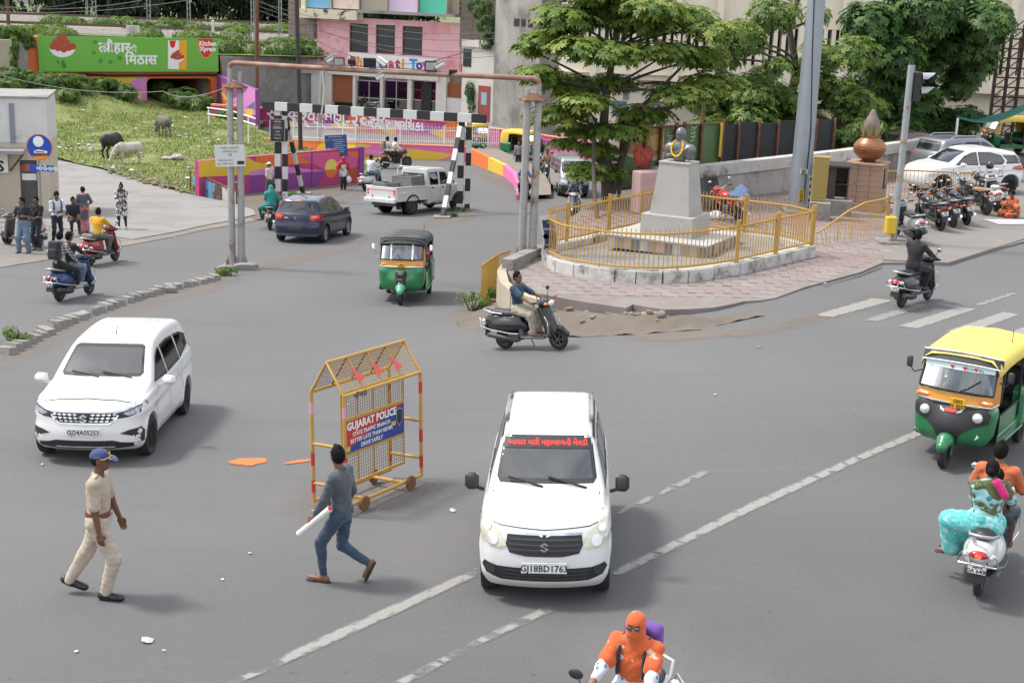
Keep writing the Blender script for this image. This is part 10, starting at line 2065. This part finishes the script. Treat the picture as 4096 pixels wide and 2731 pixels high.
def whorls(C_,N_,size,nl,droop,wd=.3):
 n=len(C_);rg=RNG;a0=rg.uniform(0,6.283,n);up=N_/(np.linalg.norm(N_,axis=1)[:,None]+1e-9);h=np.where(np.abs(up[:,2:3])<.9,np.array([[0,0,1.]]),np.array([[1.,0,0]]));X=np.cross(up,h);X/=np.linalg.norm(X,axis=1)[:,None];Y=np.cross(up,X);V=[];
 sz=size*rg.uniform(.65,1.3,n)
 for k in range(nl):
  a=a0+2*np.pi*k/nl+rg.normal(0,.15,n);d=np.cos(a)[:,None]*X+np.sin(a)[:,None]*Y;s_=-np.sin(a)[:,None]*X+np.cos(a)[:,None]*Y;L=(sz*rg.uniform(.75,1.1,n))[:,None];dr=(droop*rg.uniform(.5,1.5,n))[:,None]
  p0=C_;mid=C_+d*L*.55+up*L*.12-np.array([[0,0,1.]])*dr*L*.25;tip=C_+d*L-np.array([[0,0,1.]])*dr*L*.8;w=L*wd*.5
  V.append(np.stack([p0,mid-s_*w,tip,mid+s_*w],1))
 return np.concatenate(V,0).reshape(-1,3)
def foliage(name,centres,radii,count,size,mats,parent=None,nl=6,droop=.5,flat=0.,wd=.42,shell=.55,mix=(.4,.3,.22,.08)):
 cs=np.array([list(c)for c in centres]);rs=np.array(radii,float);w=(rs[:,0]*rs[:,1]*rs[:,2])**.6;w/=w.sum();idx=RNG.choice(len(cs),count,p=w);u=RNG.normal(0,1,(count,3));u/=np.linalg.norm(u,axis=1)[:,None];rad_=RNG.uniform(shell,1,count)**.7;P=cs[idx]+u*rs[idx]*rad_[:,None]
 N=u*(1-flat)+np.array([[0,0,1.]])*(.45+flat);V=whorls(P,N,size,nl,droop,wd)
 nq=len(V)//4;Fq=np.arange(nq*4).reshape(-1,4);mi=np.tile(RNG.choice(len(mats),count,p=np.array(mix[:len(mats)])/sum(mix[:len(mats)])),nl)
 me=bpy.data.meshes.new(name);me.vertices.add(len(V));me.vertices.foreach_set('co',V.astype(np.float32).ravel());me.loops.add(nq*4);me.loops.foreach_set('vertex_index',Fq.astype(np.int32).ravel());me.polygons.add(nq);me.polygons.foreach_set('loop_start',(np.arange(nq)*4).astype(np.int32));me.polygons.foreach_set('material_index',mi.astype(np.int32))
 for m in mats:me.materials.append(m)
 me.update(calc_edges=True);return link(name,me,parent)
M_BARK=mat((.075,.06,.048),.9,var=.3,scale=4,bump=.6,bscale=14)
def limb(a,b,r0,r1,bend=.15,seed=0):
 r=random.Random(seed);a,b=Ve(a),Ve(b);L=(b-a).length;o=Ve((r.uniform(-1,1),r.uniform(-1,1),r.uniform(-.2,.6)))*L*bend;pts_=[a.lerp(b,t)+o*(4*t*(1-t))for t in np.linspace(0,1,7)];return MB().tube(pts_,list(np.linspace(r0,r1,7)),8)
def tree(name,label,base,forks,pads,count,size,mats,nl=6,group='roadside trees',droop=.5,flat=0.,tr=.2,shell=.4,mix=(.4,.3,.22,.08)):
 root=empty(name,base,0,label,'tree',group);b=Ve(base);prev=b;inv_=Mx.Translation(-b)
 def put(mb,nm):
  o=mb.bd(nm,M_BARK,root,60);o.matrix_parent_inverse=inv_;return o
 r=tr;pts_=[b-Ve((0,0,.3))]+[Ve(f)for f in forks];put(MB().tube(pts_,list(np.linspace(tr,tr*.38,len(pts_))),10),'trunk')
 for i,(c,rr)in enumerate(pads):
  c=Ve(c);k=min(range(len(forks)),key=lambda j:(Ve(forks[j])-c).length+(2. if forks[j][2]>c.z else 0));f=Ve(forks[k]);put(limb(f,c-Ve((0,0,rr[2]*.2)),tr*.32,tr*.08,.12,i),'limb')
 o=foliage('crown',[p[0]for p in pads],[p[1]for p in pads],count,size,mats,root,nl,droop,flat,shell=shell,mix=mix);o.matrix_parent_inverse=inv_;return root
def dd(x,y,Y):return SY(x*K,y*K,Y)
bA=SI(2431,809);YA=bA.y
padsA=[(1300,40,0,1.3,.5),(1410,25,.8,1.3,.5),(1335,110,-.8,1.2,.42),(1262,92,.4,1.,.38),(1238,170,-.5,.9,.32),(1312,195,.8,1.15,.36),(1402,120,-1.,1.2,.45),(1480,55,.2,1.3,.45),(1570,40,.8,1.3,.4),(1530,120,-.6,1.2,.38),(1605,130,.6,1.1,.36),(1290,262,-.6,1.05,.32),(1236,272,.6,.55,.2),(1345,232,-1.2,1.,.3),(1405,190,.6,1.,.32),(1565,215,-.8,1.2,.36),(1480,262,.4,1.15,.34),(1425,300,-.6,1.,.3),(1340,300,.8,.95,.28),(1300,330,0,.6,.2),(1375,345,.2,.8,.26),(1640,190,.5,1.1,.4),(1345,392,-1.,.75,.3),(1400,395,.2,.6,.3),(1215,112,.8,.6,.22),(1500,20,-.8,1.2,.4),(1360,-20,0,1.4,.5),(1640,70,0,1.1,.35)]
pA=[(dd(x,y,YA+o),(rx,rx*.95,rz))for x,y,o,rx,rz in padsA]
fA=[bA+Ve((-.1,0,1.1)),bA+Ve((-.28,0,2.3)),bA+Ve((-.22,.1,3.6)),bA+Ve((-.05,0,4.9)),bA+Ve((.15,0,6.2))]
t_=tree('slender_tree','slender tree with tiered light green leaves beside the bust enclosure',bA,fA,pA,7200,.2,LF,7,droop=.12,flat=.35,tr=.2,shell=.2,mix=(.36,.16,.34,.14))
b2=SI(2396,880);o=limb(b2-Ve((0,0,.2)),fA[1]+Ve((-.25,-.2,.4)),.075,.05,.05,3).bd('second_stem',M_BARK,t_,60);o.matrix_parent_inverse=Mx.Translation(-bA);o=limb(bA+Ve((.1,0,.3)),bA+Ve((.75,.2,2.9)),.15,.08,.06,5).bd('second_stem',M_BARK,t_,60);o.matrix_parent_inverse=Mx.Translation(-bA)
for q,r_ in((dd(1560,245,YA),.03),(dd(1625,230,YA+.5),.03),(dd(1600,120,YA),.03)):o=limb(bA+Ve((.75,.2,2.9)),q,.07,r_,.05,9).bd('limb',M_BARK,t_,60);o.matrix_parent_inverse=Mx.Translation(-bA)
def cpads(rects,Y,seed,n,rmin,rmax):
 r=random.Random(seed);out=[]
 while len(out)<n:
  x0,y0,x1,y1=r.choice(rects);x,y=r.uniform(x0,x1),r.uniform(y0,y1);rr=r.uniform(rmin,rmax);out.append((dd(x,y,Y+r.uniform(-2.2,2.)),(rr,rr,rr*r.uniform(.5,.75))))
 return out
bB=Ve((dd(1800,380,58).x,58,.1));pB=cpads([(1660,20,1990,150),(1640,120,1990,260),(1700,240,2000,330),(1760,300,1990,370),(1610,200,1760,300),(1880,120,2000,330)],57,4,58,.65,1.15)
tree('broad_tree','broad mid green tree behind the lamp mast',bB,[bB+Ve((0,0,2)),bB+Ve((.2,0,3.6)),bB+Ve((-.2,.2,5.2)),bB+Ve((.1,0,6.8))],pB,12500,.19,[LF[0],LF[1],LF[2],LD[0],LF[3]],6,tr=.24,shell=.3,droop=.12,flat=.2,mix=(.34,.24,.22,.14,.06))
bC=Ve((dd(2110,360,62).x,62,.1));pC=cpads([(1960,10,2260,120),(1950,100,2265,230),(1990,200,2260,320),(2040,290,2230,350),(2060,-30,2270,60)],61,8,60,.8,1.35)
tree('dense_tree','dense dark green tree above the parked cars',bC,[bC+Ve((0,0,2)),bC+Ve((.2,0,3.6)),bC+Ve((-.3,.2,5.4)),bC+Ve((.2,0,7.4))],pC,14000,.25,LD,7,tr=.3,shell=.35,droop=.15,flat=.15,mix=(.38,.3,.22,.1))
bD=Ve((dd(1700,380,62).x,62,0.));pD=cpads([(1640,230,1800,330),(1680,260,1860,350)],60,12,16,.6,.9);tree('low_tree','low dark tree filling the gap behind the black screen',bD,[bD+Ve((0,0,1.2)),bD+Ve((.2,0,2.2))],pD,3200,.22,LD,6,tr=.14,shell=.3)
def shrub(name,label,c,rr,n,size,mats,group=None,cat='plant',nl=6):
 root=empty(name,c,0,label,cat,group);st=MB();c=Ve(c)
 for k in range(4):a=k*1.7;st.tube([c-Ve((0,0,.1)),c+Ve((cos(a)*rr[0]*.5,sin(a)*rr[1]*.5,rr[2]*.9))],[.03,.012],5)
 o=sub(root,st,'stem',M_BARK);pads=[(c+Ve((random.uniform(-.6,.6)*rr[0],random.uniform(-.6,.6)*rr[1],rr[2]*random.uniform(.3,.9))),(rr[0]*.5,rr[1]*.5,rr[2]*.45))for _ in range(6)]
 o=foliage('foliage',[p[0]for p in pads],[p[1]for p in pads],n,size,mats,root,nl,.5,.1,shell=.1);o.matrix_parent_inverse=Mx.Translation(-c);return root
def fpt(px,py):p=onto(px,py,field_z);return Ve((p.x,p.y,field_z(p.x,p.y)))
bush=[(c1(1700,1010),1.9,1.25,'broad leafy bush in front of the underpass opening'),(c1(1400,900),1.7,1.1,'leafy bush below the pink painted shape'),(c1(1850,1020),1.2,.9,'leafy bush next to the white handrail'),(c1(1000,870),1.8,1.,'tall weeds below the yellow painted shape'),(c1(720,850),2.,1.,'tall weeds under the orange wall'),(c1(460,830),2.2,1.1,'tall weeds below the left end of the billboard'),(c1(200,810),2.4,1.2,'tall weeds below the grey concrete wall'),(c1(2080,1090),.8,.6,'small bush beside the left gantry post'),(c1(560,910),1.6,.7,'loose green weeds on the upper slope'),(c1(1180,930),1.4,.8,'green weeds left of the leafy bush'),(c1(1560,940),1.3,.9,'round bush before the dark opening'),(c1(60,870),1.8,.9,'weeds at the far left of the slope')]
BM=[leafmat('bush_a',(.11,.19,.04)),leafmat('bush_b',(.075,.14,.032)),leafmat('bush_c',(.16,.24,.055)),leafmat('bush_d',(.055,.11,.03))]
for q,w_,h_,lab in bush:shrub('bush',lab,fpt(*q),(w_,w_*.8,h_),620,.26,BM,'bushes on the grass slope','bush',6)
for px,py,w_,h_,lab in((1840,845,.6,.12,'weeds at the foot of the right striped posts'),(1795,866,.4,.1,'weeds at the foot of the right brace'),(1180,792,.5,.14,'grass tuft beside the left brace'),(890,1100,.45,.16,'green tuft at the left gantry footing'),(1890,1250,.5,.3,'leafy weeds at the foot of the pale yellow railing'),(1985,1215,.45,.25,'weeds against the cream retaining wall'),(70,1372,.4,.18,'green weed growing between the kerb stones'),(2040,1180,.35,.2,'small weed in the corner of the retaining wall')):
 p=T(px,py);shrub('weed',lab,p,(w_,w_*.7,h_*1.5),90,.09,BM,'roadside weeds','weed',5)
o=foliage('creeper',[fr1.W(*fr1.P(*c2(x,y)),.4)for x,y in((2040,40),(2090,110),(2150,60),(2170,180),(2120,210),(2190,300),(2150,380),(2170,250))],[(.55,.3,.6)]*8,900,.16,LD,None,5,.8);tag(o,'dark creeper hanging down the shabby block','creeper')
o=foliage('creeper',[fr1.W(*fr1.P(*c2(x,y)),.15)for x,y in((1975,800),(1985,860),(1980,920),(1990,980),(1960,830))],[(.3,.15,.5)]*5,420,.11,LD,None,5,.8);tag(o,'narrow creeper on the wall beside the red door','creeper')
o=foliage('creeper',[fg.W(*fg.P(*c1(x,y)),.8)for x,y in((40,500),(50,600),(45,680),(60,440))],[(.4,.3,.9)]*4,420,.2,BM,None,5,.8);tag(o,'creeper on the edge of the cream wall','creeper')
o=foliage('hedge',[fg.W(*fg.P(*c1(x,y)),-.3)for x,y in((20,300),(110,290),(180,310),(220,340),(240,390),(60,320))],[(.9,.5,.5)]*6,900,.2,BM,None,5,.6);tag(o,'green creeper spilling over the top of the concrete panel wall','creeper')
pts_w=[];rw_=[]
for i in range(70):
 t=random.random();x=-48+38*t;y=random.choice((104.5+.35*(x+46)*.45,random.uniform(117,126),random.uniform(134,145)));y=max(y,101+(x+48)*.24);pts_w.append((x,y,rail_z(x,y)+.35));rw_.append((1.6,1.2,random.uniform(.4,.85)))
o=foliage('trackside_weeds',pts_w,rw_,7000,.34,[BM[0],BM[2],BM[1]],None,5,.4,0);o['kind']='stuff'
for i,(cx,w_,h_)in enumerate(((-58,9,15),(-50,8,14),(-43,8,15),(-36,8,13),(-29,8,15),(-23,7,13),(-17,7,14),(-66,9,15),(-12,6,13))):
 Yt=152+(i%3)*5;b_=Ve((cx*1.22,Yt,rail_z(0,Yt)));r=random.Random(i);pads=[(b_+Ve((r.uniform(-.7,.7)*w_,r.uniform(-2,2),h_*r.uniform(.03,.95))),(w_*.38,2.2,h_*.17))for _ in range(20)]
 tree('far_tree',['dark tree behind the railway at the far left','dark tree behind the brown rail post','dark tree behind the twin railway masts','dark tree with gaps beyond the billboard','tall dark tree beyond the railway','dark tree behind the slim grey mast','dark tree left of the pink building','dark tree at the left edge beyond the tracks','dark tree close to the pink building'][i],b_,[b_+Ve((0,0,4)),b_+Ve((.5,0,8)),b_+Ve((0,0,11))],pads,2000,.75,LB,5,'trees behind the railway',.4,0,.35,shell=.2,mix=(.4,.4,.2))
for i,(cx,w_,lab)in enumerate(((330,6,'pale wall glimpsed between the far trees'),(1060,5,'white building glimpsed between the far trees'))):p=SY(*c1(cx,200),195);o=bx('far_building',mat((.5,.48,.44),.9,var=.1,scale=.3),None,(p.x,197,p.z+3),(w_,3,9));bx('window',M_DARK,o,(p.x,195.45,p.z+4),(w_*.3,.1,1.6));tag(o,lab,'building')
sheet('yard',[a.xy+Ve((.3,.5)),b.xy+Ve((0,.5)),d.xy+Ve((0,.5)),Ve((60,62)),Ve((60,90)),Ve((8,90)),Ve((5,62))],lambda x,y:.1,mat((.1,.085,.07),.95,var=.2,scale=.8,coords='World'),0.,3.)
def lattice():
 root=empty('lattice_tower',(dd(2300,300,66).x,66,0),0,'dark steel lattice frame at the right edge behind the cars','lattice frame');x0=root.location.x-.6;st_=mat((.045,.028,.024),.7,.3,var=.2);inv_=Mx.Translation(-root.location)
 def put(mb,nm):o=mb.bd(nm,st_,root);o.matrix_parent_inverse=inv_
 zt=dd(2300,55,66).z;xs=[x0,x0+.55,x0+1.1,x0+1.9,x0+2.7,x0+3.5]
 for x in xs:put(MB().bar((x,66,-.2),(x,66,zt),.13),'upright')
 n=13
 for i in range(n):
  z=zt*(i+.5)/n;put(MB().bar((xs[0],66,z),(xs[-1],66,z),.07),'rung')
  for k in(0,1,3):put(MB().bar((xs[k],66,z),(xs[k+1],66,z+zt/n),.045),'diagonal')
 for k,x in enumerate((xs[3],xs[4])):
  o=bx('grey_sheet',mat((.16,.17,.19),.6,var=.3,scale=.8),root,(x+.4,66.3,zt*.5),(.72,.05,zt*.9));o.matrix_parent_inverse=inv_
lattice()
mb=MB();A_,B_,C_,D_=dd(2190,258,62),dd(2360,236,60),dd(2360,252,58),dd(2200,272,58);V=[];n=10
for i in range(n+1):
 for j in range(n+1):u_,v_=i/n,j/n;V.append(A_.lerp(B_,u_).lerp(D_.lerp(C_,u_),v_)-Ve((0,0,.35*sin(pi*u_))))
mb.add(V,[(i*(n+1)+j,(i+1)*(n+1)+j,(i+1)*(n+1)+j+1,i*(n+1)+j+1)for i in range(n)for j in range(n)]);o=mb.bd('awning',mat((.01,.16,.12),.7,var=.1,scale=2),None,60);tag(o,'teal green shade cloth slung above the parked auto rickshaw','awning');o=MB().cyl(D_,Ve((D_.x,D_.y,0)),.05).bd('awning_post',M_WHITE);tag(o,'slim white post carrying the green shade cloth','post')
wc=mat((.5,.49,.45),.8,var=.1,scale=2);p=dd(1790,340,60);o=bx('roadside_cabin',wc,None,(p.x,61,1.2),(2.,1.5,2.4),bev=.03);tag(o,'pale cabin with red lettering between mast and monument','cabin')
for k in range(4):bx('red_letter_block',M_BRED,o,(p.x-.6+.4*k,60.24,1.55),(.28,.02,.16))
bx('shutter',mat((.25,.26,.27),.7),o,(p.x,60.24,.75),(1.5,.02,.7))
def cow(label,p,hd_,sc_,m,horn=False):
 S_=SDF((-.45,-1.15,0),(.45,1.6,1.5),.024,.08);root=empty('cow',p,hd_,label,'cow');root.scale=(sc_,sc_,sc_)
 S_.cap((0,.42,.98),(0,-.55,1.),.3,.31,fl=.82,ax=(1,0,0)).ell((0,-.05,.88),(.3,.55,.3)).ell((0,.45,1.02),(.22,.28,.3)).ell((0,-.68,1.02),(.23,.22,.27)).cap((0,.4,1.22),(0,.15,1.22),.1,.08)
 S_.cap((0,.68,1.02),(0,1.,.62),.19,.125).cap((0,.62,.8),(0,.92,.58),.1,.06)
 S_.cap((0,1.,.58),(0,1.16,.26),.115,.075,k=.05).ell((0,1.19,.2),(.075,.075,.075))
 for sd in(1,-1):
  S_.cap((sd*.13,.42,.85),(sd*.14,.44,.48),.11,.062).cap((sd*.14,.44,.48),(sd*.14,.41,.08),.055,.042).cap((sd*.14,.43,.06),(sd*.14,.46,.04),.055)
  S_.cap((sd*.14,-.66,.92),(sd*.15,-.52,.62),.16,.085).cap((sd*.15,-.52,.62),(sd*.15,-.7,.42),.075,.055).cap((sd*.15,-.7,.42),(sd*.15,-.66,.08),.05,.042).cap((sd*.15,-.65,.06),(sd*.15,-.61,.04),.055)
  S_.cap((sd*.09,.98,.66),(sd*.27,.93,.64),.03,.045,k=.03)
  if horn:S_.cap((sd*.07,.95,.7),(sd*.22,.86,.78),.035,.025,k=.02).cap((sd*.22,.86,.78),(sd*.25,.74,.9),.025,.01,k=.01)
 S_.cap((0,-.88,1.12),(0,-.97,.8),.035,.022,k=.04).cap((0,-.97,.8),(0,-.96,.42),.02,.018).cap((0,-.96,.42),(0,-.96,.3),.04,.02)
 link('body',S_.mesh('body',m),root)
 for sd in(1,-1):MB().ell((sd*.085,1.06,.52),(.018,.02,.02),6).bd('eye',M_BLACK,root,60)
 return root
cow('black buffalo like cow grazing with its back turned',fpt(450,628),rad(-18),.98,mat((.018,.017,.018),.6,var=.3,scale=5),True);cow('white cow grazing with lowered head beside the black cow',fpt(515,655),rad(125),.86,mat((.46,.43,.38),.8,var=.12,scale=4,dirt=(.25,.22,.19),dscale=2.5));cow('grey brown cow grazing further up the slope',fpt(655,545),rad(38),.92,mat((.13,.115,.095),.8,var=.25,scale=3,dirt=(.3,.26,.2),dscale=1.4,dlo=.52,dhi=.7),True)
def scrap_mesh(i):
 r=random.Random(i);n=6;V=[(cos(k*6.283/n)*r.uniform(.5,1),sin(k*6.283/n)*r.uniform(.5,1),r.uniform(0,.25))for k in range(n)]+[(0,0,r.uniform(.1,.4))];return mkmesh('scrap',V,[(k,(k+1)%n,n)for k in range(n)],[flat((.62,.62,.6),.7),flat((.45,.47,.48),.7),flat((.2,.3,.42),.7)][i%3],None)
SCR=[scrap_mesh(i)for i in range(9)]
def scrap(p,s_,label,group,cat='litter',nm='litter'):
 o=link(nm,rng.choice(SCR));o.location=p;o.scale=(s_,s_*rng.uniform(.5,1),s_);o.rotation_euler=(0,0,rng.uniform(0,6));tag(o,label,cat,group)
for k in range(95):
 px,py=rng.uniform(200,990),rng.uniform(440,790);p=onto(px,py,field_z)
 if inside(p.xy,vis):scrap((p.x,p.y,field_z(p.x,p.y)+.05),rng.uniform(.08,.26),'scrap of pale paper or plastic lying on the grass','litter on the grass field')
for px,py,s_ in((590,2565,.1),(305,2608,.04),(655,2604,.03),(1370,1620,.04),(1420,985,.06),(1395,1620,.03),(3035,1390,.05),(1255,2045,.05),(1812,2045,.09),(2860,1580,.05),(890,2320,.04),(1000,2215,.04),(430,1000,.08),(500,930,.06),(700,955,.08),(2610,1190,.06),(3300,1145,.07),(2830,1160,.05),(480,1440,.05),(170,1860,.05)):p=T(px,py);scrap((p.x,p.y,max(tz(p.x,p.y),isl_z(p.x,p.y)+.02 if(2200<px<3350 and py<1200)else-9)+.012),s_,'small scrap of white paper lying on the paving','scraps on the road')
heap=[onto(x,y,field_z).xy for x,y in((395,668),(480,660),(600,710),(760,745),(810,775),(700,768),(566,734),(430,690))];strew(heap,85,.12,.34,field_z,'lump of broken concrete in the rubble beside the forecourt','rubble along the forecourt edge',name='rubble_lump')
p=fpt(695,640);S_=SDF((-.7,-.4,0),(.7,.4,.5),.03,.08);S_.ell((.2,0,.15),(.35,.25,.18)).ell((-.35,0,.08),(.3,.25,.1));o=link('rubbish_heap',wrinkle(S_,.02,.4).mesh('rubbish_heap',mat((.42,.4,.38),.9,var=.3,scale=3,dirt=(.4,.03,.08),dscale=1.6,dlo=.58,dhi=.6)));o.location=p;tag(o,'white and pink rubbish bundle on the grass','rubbish')
p=S(4040,885,.1);o=bx('ground_sheet',mat((.5,.47,.52),.8,var=.15,scale=4),None,(p.x+.25,p.y-.1,.105),(1.9,.9,.012),rz=rad(12));tag(o,'pale sheet spread under the seated woman','sheet')
hb_=SC['helmetbike'];S_=SDF((-.16,-.18,-.16),(.16,.18,.18),.014,.02);S_.ell((0,0,.02),(.125,.145,.14));S_.plane((0,0,-.09),(0,0,-1));S_.box((0,.14,-.01),(.1,.07,.06),.02,op='c');o=link('helmet',S_.mesh('helmet',flat((.02,.02,.022),.2,coat=.6)));o.matrix_world=hb_.matrix_basis@Mx.Translation((.33,.38,1.24));tag(o,'black helmet hung on the mirror of a parked motorcycle','helmet')
for px,py,s_,lab in((905,1085,.55,'rough concrete lump at the left gantry foot'),(985,1080,.75,'long rough concrete lump right of the gantry foot'),(680,1170,.42,'larger rounded boulder in the kerb row')):p=T(px,py);o=link('concrete_lump',rocks[2]);o.location=p+Ve((0,0,.08));o.scale=(s_*1.3,s_*.6,s_*.55);o.rotation_euler=(0,0,rad(15));tag(o,lab,'concrete lump')
